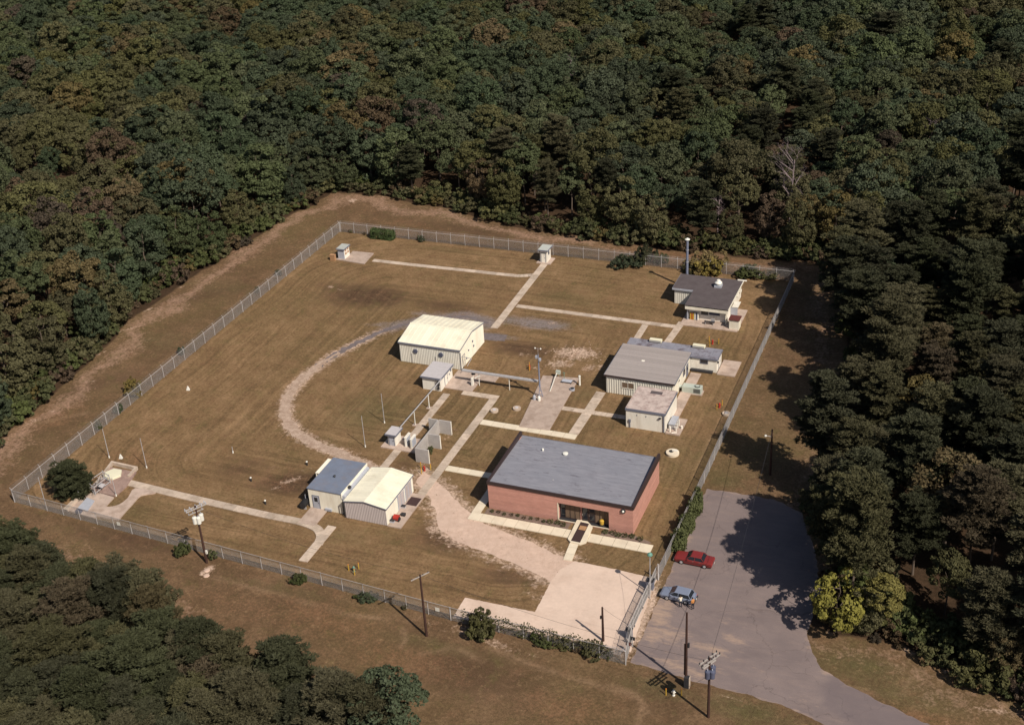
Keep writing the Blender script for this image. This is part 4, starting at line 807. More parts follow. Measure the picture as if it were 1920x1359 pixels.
# white block with pink roof
bl, rb = block('flat_roofed_block', 'white masonry block with a stained pink flat roof in front of the ribbed building', 'building', 24.95, 30.9, -5.5, 1.1, 3.3, 'white', 'pinkroof', .06, .28, trim='trim')
mb = MB(); mb.box(24.9, 24.98 + .14, -5.54, 1.14, 3.301, 3.36); mb.box(24.9, 30.96, .98, 1.14, 3.3015, 3.36); mb.build('roof_curb', M['pinkroof'], bl)
mb = MB(); mb.path([(30.75, -5.6, .1), (30.75, -5.62, 3.0)], .07); mb.build('downpipe', M['trim'], bl)
mb = MB(); mb.box(25.4, 25.7, -5.68, -5.51, 1.0, 1.45); mb.box(25.5, 25.62, -5.62, -5.51, .1, 1.0); mb.build('wall_meter', M['trim'], bl)
mb = MB(); mb.box(30.0, 30.35, -5.75, -5.51, 2.35, 2.5); mb.build('wall_lamp', M['dark'], bl)
for xx in (26.6, 28.0): mb = MB(); mb.box(xx, xx + .07, -5.55, -5.505, 2.2, 2.45); mb.build('wall_hook', M['trim'], bl)
mb = MB(); mb.box(27.2, 29.0, -.5, .3, 3.302, 3.315); mb.build('roof_patch', M['darkroof'], rb)
t = thing('pump_skid', 'grey and white pump set with pipes on the pad beside the pink roofed block', 'pump', (32.0, -3.6, 0))
o = MB(); o.box(31.2, 32.1, -4.6, -2.2, .2, 1.0); o.build('housing', M['galv'], t); o = MB(); o.box(31.15, 32.15, -4.65, -2.15, 1.001, 1.08); o.build('cover', M['ltblue'], t)
for k in range(3): o = MB(); o.tube((32.4, -4.8 + k * .8, .15), (32.4, -4.8 + k * .8, .9 + .1 * k), .09); o.tube((32.4, -4.8 + k * .8, .8), (32.1, -4.8 + k * .8, .8), .07); o.build('pipe', M['whitemet'], t)
o = MB(); o.tube((31.6, -5.3, .1), (31.6, -5.3, 1.1), .12); o.tube((31.9, -5.5, .12), (32.6, -5.2, .12), .12); o.tube((33.0, -3.9, .1), (33.0, -3.9, .6), .16); o.build('valve', M['white'], t)
# long shed / trailer behind
tr, rt_ = block('long_low_annex', 'long low white annex under a weathered slate blue roof behind the grey roof', 'building', 18.95, 33.95, 13.75, 17.0, 2.45, 'white', 'slateroof', .14, .12, trim='trim')
for xx in [19.0 + k * 1.07 for k in range(15)]:
    mb = MB(); mb.box(xx, xx + .05, 13.63, 17.12, 2.451, 2.485); mb.build('roof_seam', M['slateroof'], tr)
window(tr, (31.9, 13.75), (1, 0), 1.15, .62, 1.45, 'trim', out=S)
mb = MB(); mb.box(29.9, 33.4, 13.2, 13.74, .02, .35); mb.build('skirting', M['dark'], tr)
door(tr, (33.95, 15.6), (0, 1), E_, mat='white', pane=False, h=1.95)
mb = MB(); mb.box(33.95, 34.25, 13.9, 14.15, 1.7, 1.9); mb.build('wall_lamp', M['dark'], tr)
for px_, lab in (((23.21, 16.45), 'ivory air conditioner on the slate blue roof, farther left'), ((30.35, 16.40), 'ivory air conditioner on the slate blue roof, near its right end')):
    t = thing('rooftop_air_conditioner', lab, 'air conditioner', (px_[0], 16.7, 2.49), group='air conditioners on the slate roof'); o = MB(); x, y = px_[0], 16.7
    o.box(x - 1.0, x + 1.0, y - .35, y + .35, 2.55, 3.0); o.build('casing', M['acwhite'], t, bevel=.04)
    o = MB(); o.box(x - 1.02, x - .9, y - .3, y + .3, 2.49, 2.549); o.box(x + .9, x + 1.02, y - .3, y + .3, 2.49, 2.549); o.build('feet', M['dark'], t)
    o = MB(); 
    for k in range(5): o.box(x - .9, x + .9, y - .37, y - .352, 2.6 + k * .07, 2.63 + k * .07)
    o.build('grille', M['galv'], t)
# ground AC unit
px_ = (31.90, 6.84); x, y = px_; t = thing('ground_air_conditioner', 'pale green air conditioning unit on the grass beside the ribbed building', 'air conditioner', (x, y, 0))
o = MB(); o.box(x - 1.6, x + 1.4, y - .5, y + .7, .12, 1.15); o.build('casing', M['acgreen'], t, bevel=.03)
o = MB(); o.lathe((x + .7, y + .1, 1.151), [(.42, 0), (.42, .12), (.36, .13)], 18); o.build('fan_shroud', M['dark'], t); o = MB(); o.lathe((x + .7, y + .1, 1.29), [(.34, 0), (.1, .03)], 12); o.build('fan', M['acgreen'], t)
o = MB()
for k in range(7): o.box(x + .25 + k * .15, x + .33 + k * .15, y - .53, y - .502, .3, 1.0)
o.build('grille', M['dark'], t); o = MB(); o.box(x - 1.8, x + 1.6, y - .7, y + .9, 0, .119); o.build('plinth', M['concrete'], t)
o = MB(); o.tube((x - 1.6, y + .2, .7), (x - 2.6, y + .2, .7), .25, n=10); o.build('duct', M['acgreen'], t)

# ------------------------------------------------------------------ upper right building with L roof, porch, stack
ub = thing('porch_building', 'white building with an L shaped dark roof and open porch near the back fence', 'building', (27, 35, 0))
H_ = 3.05
mb = MB()
mb.box(21.2, 24.9, 35.6, 41.0, 0, H_ - .2); mb.box(24.9, 31.7, 30.55, 41.0, 0, H_ - .2); mb.build('wall', M['white'], ub)
mb = MB(); ribwall(mb, (21.2, 35.58), (24.88, 35.58), lambda s: H_ - .2, S, pitch=.35, dep=.03); mb.build('front_wall', M['ribwhite'], ub)
mb = MB(); mb.box(24.9, 25.1, 29.9, 30.54, 0, H_ - .2); mb.build('porch_side_wall', M['ltblue'], ub)
mb = MB(); mb.hexa([(31.5, 29.9, 0), (31.7, 29.9, 0), (31.7, 30.54, 0), (31.5, 30.54, 0)], [(31.5, 29.9, H_ - .3), (31.7, 29.9, H_ - .3), (31.7, 30.54, H_ - .3), (31.5, 30.54, H_ - .3)]); mb.build('porch_side_wall', M['cream'], ub)
mb = MB(); mb.box(24.65, 31.95, 29.55, 29.7, H_ - .75, H_ - .02); mb.build('fascia', M['cream'], ub)
L = [(24.6, 29.55), (32.0, 29.55), (32.0, 41.25), (20.9, 41.25), (20.9, 35.3), (24.6, 35.3)]
mb = MB(); mb.prism(L, H_ - .18, H_); ur = mb.build('roof', M['darkroof'], ub)
for a_, c_ in ((20.85, 24.6), ): mb = MB(); mb.box(a_, c_ - .02, 35.24, 35.298, H_ - .3, H_ + .02); mb.build('fascia', M['ltblue'], ub)
mb = MB(); mb.box(32.002, 32.1, 29.55, 41.3, H_ - .2, H_ + .03); mb.build('rake_trim', M['cream'], ub); mb = MB(); mb.box(31.0, 32.6, 41.0, 41.3, H_ + .01, H_ + .12); mb.build('rear_trim', M['white'], ub)
mb = MB(); mb.box(20.84, 20.898, 35.3, 41.3, H_ - .2, H_ + .02); mb.build('rake_trim', M['trim'], ub)
window(ub, (27.8, 30.55), (1, 0), 1.1, 1.0, 1.2, 'trim', out=S); window(ub, (29.5, 30.55), (1, 0), 1.7, .75, 1.35, 'trim', 'bluemet', out=S)
mb = MB(); mb.box(31.95, 33.0, 32.8, 35.0, 2.0, 2.1); mb.build('side_canopy', M['white'], ub); mb = MB(); mb.box(32.8, 32.9, 32.85, 32.95, 0, 2.0); mb.box(31.72, 32.8, 32.85, 32.9, .1, 2.0); mb.build('canopy_screen', M['ltblue'], ub)
for y, z in ((38.6, 2.4), (37.4, 1.8), (39.4, 1.6)): mb = MB(); mb.box(31.7, 32.05, y, y + .5, z, z + .45); mb.build('wall_box', M['white'], ub)
mb = MB(); mb.box(25.2, 27.1, 29.8, 30.0, 1.95, 2.1); mb.build('awning', M['whitemet'], ub)
# gas cylinders
cc = [('yellow', 'orange yellow'), ('orange', 'amber'), ('yellow', 'yellow'), ('whitemet', 'white'), ('bluemet', 'slate blue'), ('whitemet', 'off white')]
for k, (mt, w_) in enumerate(cc):
    x = 25.45 + k * .26; t = thing('gas_cylinder', '%s gas cylinder, %s from the left in the porch rack' % (w_, ('first', 'second', 'third', 'fourth', 'fifth', 'sixth')[k]), 'gas cylinder', (x, 30.15, .2), group='gas cylinders in the porch')
    o = MB(); o.lathe((x, 30.15, .2), [(.11, 0), (.115, .05), (.115, 1.15), (.06, 1.3)], 10); o.build('cylinder_body', M[mt], t); o = MB(); o.tube((x, 30.15, 1.5), (x, 30.15, 1.62), .035); o.build('valve', M['dark'], t)
t = thing('bench', 'grey metal bench on the pad before the porch', 'bench', (29.0, 29.2, .2)); o = MB(); o.box(28.1, 29.9, 28.95, 29.4, .62, .7); o.build('seat', M['dark'], t)
for xx in (28.3, 29.6): o = MB(); o.box(xx, xx + .08, 28.98, 29.38, .18, .62); o.build('leg', M['galv'], t)
o = MB(); o.box(29.2, 29.8, 29.45, 29.55, .65, 1.15); o.build('backrest', M['galv'], t)
# turbine vent on roof
p = (28.38, 37.82); t = thing('roof_ventilator', 'round white roof ventilator on the dark L shaped roof', 'ventilator', (p[0], p[1], H_ + .005)); o = MB(); o.box(p[0] - .62, p[0] + .62, p[1] - .6, p[1] + .6, H_ + .005, H_ + .4); o.build('curb', M['ltblue'], t)
o = MB(); o.lathe((p[0], p[1], H_ + .4), [(.4, 0), (.42, .2), (.62, .25), (.66, .42), (.5, .6), (.34, .72), (.34, .85), (.2, .95)], 18); o.build('cowl', M['whitemet'], t)
# smoke stack
p = (21.75, 41.9); t = thing('exhaust_stack', 'tall grey metal exhaust stack with a conical rain cap behind the dark roof', 'chimney', p); zt = 9.2
o = MB(); o.tube((*p, 0), (*p, zt), .24, .22, 16); o.build('flue', M['mastblue'], t)
for z in (2.6, 5.1, 7.4): o = MB(); o.tube((*p, z), (*p, z + .1), .27, n=16); o.build('collar', M['galv'], t)
o = MB(); o.lathe((p[0], p[1], zt + .25), [(.46, 0), (.42, .08), (.06, .3)], 16); o.build('rain_cap', M['whitemet'], t)
for a in range(3): o = MB(); q = (p[0] + .2 * math.cos(a * 2.1), p[1] + .2 * math.sin(a * 2.1)); o.tube((*q, zt - .02), (*q, zt + .3), .02); o.build('bracket', M['galv'], t)
# red roofed shed
rs_, _ = block('red_roofed_shed', 'little white shed with a rust red roof beside the porch building', 'shed', 32.5, 34.1, 28.5, 30.1, 1.95, 'cream', 'redroof', .14, .1, trim=None, slope=.0)
# NW equipment shed + brown box
nb, _ = block('relay_shed', 'small pale shed with grey green roof and brown side panels, far left corner', 'shed', -45.7, -44.35, 36.85, 39.0, 2.3, 'ltblue', 'tealroof', .18, .12)
for j, (y, z) in enumerate(((37.2, .9), (38.1, .9), (37.2, 1.55), (38.1, 1.55))): mb = MB(); mb.box(-44.35, -44.30, y, y + .6, z, z + .45); mb.build('vent_panel', M['orange' if 0 else 'beige'], nb)
mb = MB(); mb.box(-44.35, -44.32, 36.95, 38.9, .1, 2.1); mb.build('side_panel', M['white'], nb)
p = (-46.49, 36.18); t = thing('cable_box', 'tan brown box standing left of the small pale corner shed', 'box', p); o = MB(); o.box(p[0] - .5, p[0] + .5, p[1] - .3, p[1] + .3, 0, 1.15); o.build('box_body', M['beige'], t); o = MB(); o.box(p[0] - .55, p[0] + .55, p[1] - .35, p[1] + .35, 1.151, 1.2); o.build('lid', M['beige'], t)
# tower booth by the north fence
tw, _ = block('sentry_booth', 'tall narrow white booth at the head of the long walk by the back fence', 'booth', -7.35, -6.0, 45.3, 47.4, 2.75, 'white', 'tealroof', .3, .14)
door(tw, (-6.7, 45.3), (1, 0), S, w=.8, h=1.9, mat='white', pane=False); window(tw, (-6.0, 46.3), (0, 1), .5, .5, 1.5, 'trim', out=E_)

# ------------------------------------------------------------------ pipe racks, mast, pads with gear
t = thing('cable_tray', 'long grey overhead cable tray on posts between the cream building and the mast', 'cable tray', (2.5, -.3, 0))
o = MB(); o.box(-3.6, 9.1, -.55, -.05, 2.32, 2.36); o.box(-3.6, 9.1, -.57, -.551, 2.3, 2.5); o.box(-3.6, 9.1, -.049, -.03, 2.3, 2.5); o.build('tray', M['galv'], t)
for k in range(16): o = MB(); o.box(-3.6 + k * .8, -3.6 + k * .8 + .76, -.545, -.055, 2.501, 2.52); o.build('cover_plate', M['galv'], t)
for x in (-.85, 4.3): o = MB(); o.tube((x, -.3, 0), (x, -.3, 2.3), .07, n=8); o.build('post', M['whitemet'], t)
t = thing('pipe_rack', 'thin grey pipe line on white posts running from the shed to the tiny booth', 'pipe', (-5.8, -11, 0))
o = MB(); o.tube((-5.75, -3.8, 2.35), (-5.85, -18.6, 2.35), .07, n=8); o.tube((-5.6, -3.8, 2.42), (-5.7, -18.6, 2.42), .035, n=6); o.build('pipe', M['galv'], t)
for y in (-8.86, -14.0): o = MB(); o.tube((-5.7, y, 0), (-5.7, y, 2.3), .07, n=8); o.build('post', M['whitemet'], t); o = MB(); o.box(-6.1, -5.3, y - .35, y + .35, -.05, .08); o.build('footing', M['concrete'], t)
# cabinet on stand at rack start
t = thing('valve_stand', 'white valve stand on the pad under the left end of the cable tray', 'valve stand', (-1.7, -.6, 0)); o = MB(); o.box(-1.95, -1.7, -1.0, -.5, .1, 1.5); o.build('cabinet', M['whitemet'], t); o = MB(); o.tube((-1.5, -.4, 1.3), (-.6, -.35, 1.9), .12); o.tube((-1.85, -.2, .1), (-1.85, -.2, 1.9), .05); o.build('pipe', M['white'], t); o = MB(); o.tube((-2.1, -.1, 1.8), (-1.6, -.1, 1.95), .2); o.build('valve_wheel', M['dark'], t)
# mast
mx, my = (9.71, -1.07); mh = 7.6
t = thing('lattice_mast', 'blue grey mast with floodlights standing on a tripod base by the middle pad', 'mast', (mx, my, 0))
o = MB(); leg3 = [(mx + .45 * math.cos(a), my + .45 * math.sin(a)) for a in (0.3, 2.4, 4.5)]
for q in leg3: o.tube((*q, 0), (mx, my, 2.2), .06, .05, 6)
for i in range(3):
    for f in (.25, .55): a = leg3[i]; c_ = leg3[(i + 1) % 3]; pa = Vector((*a, 0)).lerp(Vector((mx, my, 2.2)), f); pb = Vector((*c_, 0)).lerp(Vector((mx, my, 2.2)), f); o.tube(pa, pb, .03, n=5)
o.build('tripod_base', M['mastblue'], t)
o = MB(); o.tube((mx, my, 2.0), (mx, my, mh), .15, .08, 8); o.build('tube', M['mastblue'], t)
o = MB(); o.tube((mx, my, mh), (mx, my, mh + 1.1), .02); o.tube((mx - .5, my, mh + 1.0), (mx + .5, my, mh + 1.1), .02); o.build('antenna_rod', M['galv'], t)
for s in (-1, 1): o = MB(); o.lathe((mx + s * .45, my, mh + 1.0), [(.12, 0), (.13, .08), (.03, .2)], 8); o.build('wind_cup', M['whitemet'], t)
for s, z in ((-1, mh - .6), (1, mh - 1.0)): o = MB(); o.box(mx + s * .12, mx + s * .42, my - .25, my + .12, z, z + .4); o.build('floodlight', M['ltblue'], t)
for q, lab in (((9.11, -2.08), 'grey drum at the foot of the mast'), ((9.94, -2.17), 'white bollard shaped fitting at the foot of the mast')):
    o = MB(); o.lathe((*q, 0), [(.25, 0), (.25, .7), (.12, .9)], 12); tag(o.build('junction_drum', M['ltblue' if 'grey' in lab else 'whitemet']), lab, 'drum')
# pad gear
p = (10.37, 5.48); t = thing('meter_cabinet', 'pale cabinet on legs at the far edge of the middle pad', 'cabinet', p); o = MB(); o.box(p[0] - .35, p[0] + .35, p[1] - .2, p[1] + .2, .7, 1.3); o.build('cabinet_body', M['acgreen'], t)
for s in (-.28, .28): o = MB(); o.tube((p[0] + s, p[1], 0), (p[0] + s, p[1], .7), .04); o.build('leg', M['galv'], t)
a, c_ = (10.12, 5.94), (10.65, 0.72); t = thing('floor_pipe', 'long white pipe lying aslant across the middle pad', 'pipe', a); o = MB(); o.tube((*a, 1.0), (*c_, .2), .07, n=8); o.build('pipe', M['whitemet'], t); o = MB(); o.box(c_[0] - .15, c_[0] + .15, c_[1] - .15, c_[1] + .15, 0, .2); o.build('footing', M['concrete'], t)
p = (12.29, 4.11); t = thing('low_table', 'low grey slab table on the middle pad', 'table', p); o = MB(); o.box(p[0] - .8, p[0] + .8, p[1] - .3, p[1] + .5, .42, .5); o.build('tabletop', M['ltblue'], t)
for sx in (-.7, .7): o = MB(); o.box(p[0] + sx - .06, p[0] + sx + .06, p[1] - .25, p[1] + .45, .1, .42); o.build('leg', M['dark'], t)
p = (14.39, 4.19); t = thing('standpipe', 'white standpipe at the right edge of the middle pad', 'standpipe', p); o = MB(); o.tube((*p, 0), (*p, 1.6), .16, n=10); o.build('pipe', M['whitemet'], t); o = MB(); o.lathe((*p, 1.6), [(.2, 0), (.18, .1), (.05, .16)], 10); o.build('cap', M['whitemet'], t)
p = (13.80, 2.31); t = thing('round_hatch', 'small dark round hatch on the middle pad', 'hatch', p); o = MB(); o.lathe((*p, .05), [(.4, 0), (.4, .35)], 16); o.build('ring', M['ltblue'], t); o = MB(); o.lathe((*p, .401), [(.33, 0), (.32, .03)], 16); o.build('cover', M['dark'], t)
p = (11.49, 5.10); o = MB(); o.tube((*p, 0), (*p, 1.3), .04); o.tube((p[0] - .2, p[1], 1.3), (p[0] + .2, p[1], 1.3), .04); tag(o.build('tee_pipe', M['teal']), 'thin tee shaped pipe at the back of the middle pad', 'pipe')
# concrete manhole rings
for q, r, lab in (((4.37, -6.92), .62, 'pale concrete manhole ring left of its twin in the grass by the walk'), ((7.46, -5.37), .62, 'pale concrete manhole ring nearest the middle pad'), ((38.30, 2.00), .62, 'concrete manhole ring against the right hand fence')):
    t = thing('manhole_ring', lab, 'manhole', q, group='concrete manhole rings'); o = MB(); o.lathe((*q, 0), [(r, 0), (r, .28), (r - .04, .30)], 24); o.build('ring', M['walk'], t); o = MB(); o.lathe((*q, .301), [(r * .45, 0), (r * .44, .03)], 16); o.build('cover', M['boothroof'], t)
q = (33.45, -10.64); t = thing('manhole_ring', 'concrete manhole with a dark open hatch behind the brick building', 'manhole', q, group='concrete manhole rings'); o = MB(); o.lathe((*q, 0), [(.95, 0), (.95, .35), (.88, .38)], 26); o.build('ring', M['newwalk'], t); o = MB(); o.lathe((q[0] - .2, q[1] + .1, .381), [(.35, 0), (.35, .02)], 16); o.build('opening', M['dark'], t); o = MB(); o.box(q[0] - .1, q[0] + .7, q[1] + .1, q[1] + .4, .385, .55); o.build('cover', M['white'], t)

# bollard groups
def bollards(q, n, hyd, lab, r=1.0, ph=.5):
    for k in range(n):
        a = ph + 2 * PI * k / n; x, y = q[0] + r * math.cos(a), q[1] + r * math.sin(a)
        t = thing('bollard', '%s yellow bollard guarding %s' % (('far' if math.sin(a) > .5 else 'near' if math.sin(a) < -.5 else 'right hand' if math.cos(a) > 0 else 'left hand'), lab), 'bollard', (x, y, 0), group='yellow bollards round the hydrants')
        o = MB(); o.tube((x, y, 0), (x, y, .95), .065, n=8); o.build('bollard_post', M['yellow'], t); o = MB(); o.lathe((x, y, .95), [(.085, 0), (.06, .05), (.01, .07)], 8); o.build('cap', M['orange'], t)
    if hyd:
        x, y = q; t = thing('fire_hydrant', '%s hydrant amid yellow bollards, %s' % (hyd, lab), 'hydrant', (x, y, 0), group='hydrants'); o = MB(); mt = M['red' if hyd == 'red' else 'teal' if hyd == 'green' else 'whitemet']
        o.lathe((x, y, 0), [(.17, 0), (.17, .06), (.12, .08), (.12, .6), (.15, .62), (.13, .75), (.04, .85)], 12); o.build('hydrant_body', mt, t)
        for s in (-1, 1): o = MB(); o.tube((x, y, .5), (x + s * .24, y, .5), .06); o.build('nozzle', mt, t)
bollards((0.81, -24.85), 3, 'red', 'the spot beside the front end of the blast wall', .9, 2.6)
bollards((1.75, -48.64), 3, 'green', 'the front lawn spot by the fence', .75, 1.1)
bollards((46.41, -57.67), 2, 'white', 'the spot at the road edge under the transformer pole', .85, .3)
bollards((36.85, 3.66), 2, 'red', 'the right lawn spot by the fence', .7, 1.2)
bollards((31.07, 22.87), 3, 'red', 'the spot behind the slate blue roof', 1.0, .3)
bollards((4.97, 6.80), 2, 'red', 'the sandy patch near the mast', .5, 1.9)
# left corner equipment pads
polypad('grit_bed', [(-44.36, -37.67), (-39.56, -37.68), (-38.76, -41.13), (-38.86, -43.78), (-42.46, -43.64), (-43.64, -43.30)], M['kerbfill'], .10)
mb = MB()
def curbline(pts, w, z0, z1, mt, name='low_wall', lab=None):
    t = thing(name, lab, 'wall', pts[0])
    for i, (a, c_) in enumerate(zip(pts[:-1], pts[1:])):
        mb = MB(); a = Vector(a); c_ = Vector(c_); m_ = (a + c_) / 2; mb.obox(m_, c_ - a, None, (c_ - a).length / 2 + w / 2 - .003 * i, w / 2, z0, z1 + .003 * i); mb.build('wall_section', M[mt], t)
curbline([(-43.36, -41.82), (-44.42, -36.81), (-40.06, -36.96), (-39.80, -39.04)], .34, 0, .55, 'walk', lab='low concrete kerb wall round the hexagonal cover in the left corner')
polypad('concrete_pad', [(-42.46, -43.64), (-38.85, -44.05), (-38.45, -49.00), (-40.84, -48.94), (-43.26, -48.63), (-43.20, -45.24)], M['concrete'], .06)
polypad('concrete_pad', smooth_line([(-39.49, -46.14), (-38.06, -46.24), (-36.98, -45.24), (-36.82, -43.57), (-37.23, -41.22), (-33.74, -41.27), (-35.36, -42.45), (-35.29, -44.46), (-35.15, -46.41), (-34.85, -48.54)], 3) + [(-39.51, -48.54)], M['concrete'], .07)
q = (-42.35, -39.38); t = thing('hexagonal_cover', 'cream hexagonal cover on the kerbed pad in the left corner', 'cover', q); o = MB(); o.lathe((*q, .15), [(1.35, 0), (1.35, .38), (1.30, .41), (.1, .44)], 6); o.build('cover_lid', M['acwhite'], t); o = MB(); o.lathe((*q, .1), [(1.2, 0), (1.2, .05)], 6); o.build('cover_base', M['concrete'], t)
q = (-40.98, -47.80); t = thing('steel_hatch', 'pale blue grey steel hatch lying on the pad near the front fence corner', 'hatch', q); o = MB(); pts = [(-42.44, -45.39), (-40.89, -45.74), (-40.29, -48.23), (-42.11, -47.99)]; o.prism(pts[::-1] if 0 else pts, .08, .35)
hb = o.build('hatch_plate', M['ltblue'], t); o = MB(); a, c_ = pts[0], pts[1]; o.tube((*pts[2], .37), (*pts[3], .37), .04); o.build('hinge', M['galv'], t); o = MB(); q2 = (-41.46, -48.60); o.box(q2[0] - .3, q2[0] + .5, q2[1] - .3, q2[1] + .3, .08, .6); o.build('motor_box', M['bluemet'], t)
q = (-43.41, -47.60); t = thing('concrete_beam', 'long pale concrete beam beside the steel hatch', 'beam', q); o = MB(); a, c_ = Vector((-43.62, -45.78)), Vector((-43.47, -48.95)); o.obox((a + c_) / 2, c_ - a, None, (c_ - a).length / 2, .35, .05, .5); o.build('beam_body', M['walk'], t)
o = MB(); o.obox((a + c_) / 2, c_ - a, None, (c_ - a).length / 2 - .2, .2, .501, .53); o.build('beam_cap', M['walk'], t)
# fallen frame / antenna rack
q = (-41.39, -43.59); t = thing('antenna_rack', 'tangled grey antenna rack frame next to the round evergreen', 'rack', q)
A1, A2, B1, B2 = [Vector((*p_, 0)) for p_ in [(-43.47, -43.53), (-43.05, -40.59), (-41.72, -44.38), (-41.46, -41.24)]]
o = MB()
for z in (.5, 1.5):
    for a, c_ in ((A1, A2), (B1, B2), (A1, B1), (A2, B2)): o.tube(a + Vector((0, 0, z)), c_ + Vector((0, 0, z)), .06, n=6)
for a in (A1, A2, B1, B2): o.tube(a, a + Vector((0, 0, 1.7)), .06, n=6)
o.build('frame', M['galv'], t)
rs2 = random.Random(5)
for k in range(9):
    a = A1.lerp(A2, rs2.random()) + Vector((0, 0, rs2.uniform(.2, 1.6))); c_ = B1.lerp(B2, rs2.random()) + Vector((rs2.uniform(-.5, .5), rs2.uniform(-1, .6), rs2.uniform(0, 1.2))); o = MB(); o.tube(a, c_, .035, n=5); o.build('strut', M[rs2.choice(['galv', 'dark', 'dark'])], t)
o = MB(); p_ = [(-42.15, -42.43), (-41.22, -42.57), (-41.09, -43.50), (-42.18, -43.28)]; o.prism(p_ if 1 else p_, .9, .97); o.build('flat_panel', M['boothroof'], t)
o = MB(); o.path([(*(-42.66, -44.11), .1), (*(-41.26, -44.38), .15), (*(-40.36, -44.24), .1)], .04); o.build('cable', M['dark'], t)

# thin instrument masts
for k, (b_, h, lab) in enumerate((((205,858), None, 'thin pole left of its neighbour above the kerbed pad in the left corner'), ((275,877), None, 'thin pole on the lawn right of the hexagonal cover'), ((88,955), None, 'thin pole inside the front fence beside the round evergreen'),
        ((220,932), None, 'short pole leaning over the grass tongue between the pads'), ((151,938), None, 'short pole standing on the concrete beam'), ((686,839), None, 'thin pole near the gravel track left of the booth'), ((722,794), None, 'thin pole farther up the lawn left of the pipe line'), ((801,777), None, 'short thin pole behind the blast wall'))):
    pass
POLES = [((-46.06, -35.36), 5.07, 'thin pole above the kerbed pad, on the left'), ((-38.93, -36.04), 5.13, 'thin pole on the lawn right of the hexagonal cover'), ((-46.49, -49.21), 5.46, 'thin pole inside the fence in front of the round evergreen'),
         ((-38.87, -43.51), 3.14, 'short pole on the grass tongue between the corner pads'), ((-43.47, -45.73), 1.96, 'short pole standing by the concrete beam'), ((-10.27, -21.71), 5.38, 'thin pole between the gravel track and the tiny booth'),
         ((-10.50, -14.80), 5.22, 'thin pole farther up the lawn left of the pipe line'), ((-28.65, -28.83), 1.11, 'very short marker pole on the big lawn')]
for q, h, lab in POLES:
    t = thing('thin_pole', lab, 'pole', q, group='thin poles on the lawn'); h = max(h, .9); o = MB(); o.tube((*q, 0), (*q, h), .055, .04, 6); o.build('shaft', M['galv'], t)
    o = MB(); o.lathe((*q, 0), [(.11, 0), (.09, .35)], 8); o.build('sleeve', M['whitemet'], t)
for q, lab, mt in (((-45.85, -14.67), 'white crumpled sheet lying on the big lawn', 'whitemet'), ((-44.24, -34.97), 'small white pyramid marker above the kerbed pad', 'whitemet')):
    o = MB(); o.hexa([(q[0] - .25, q[1] - .25, 0), (q[0] + .3, q[1] - .15, 0), (q[0] + .2, q[1] + .25, 0), (q[0] - .3, q[1] + .2, 0)], [(q[0] - .05, q[1] - .05, .7), (q[0] + .05, q[1] - .05, .7), (q[0] + .05, q[1] + .05, .72), (q[0] - .05, q[1] + .05, .7)]); tag(o.build('lawn_marker', M[mt]), lab, 'marker')
for q, lab in (((-22.08, -34.55), 'dark ground light with a white cap left of the annex'), ((-17.12, -38.92), 'white capped ground light between walk and annex'), ((-16.29, -28.53), 'white capped ground light behind the annex')):
    t = thing('ground_light', lab, 'light', q, group='ground lights round the annex'); o = MB(); o.tube((*q, 0), (*q, .55), .12, n=8); o.build('stem', M['dark'], t); o = MB(); o.lathe((*q, .55), [(.14, 0), (.15, .1), (.07, .18)], 10); o.build('cap', M['whitemet'], t)

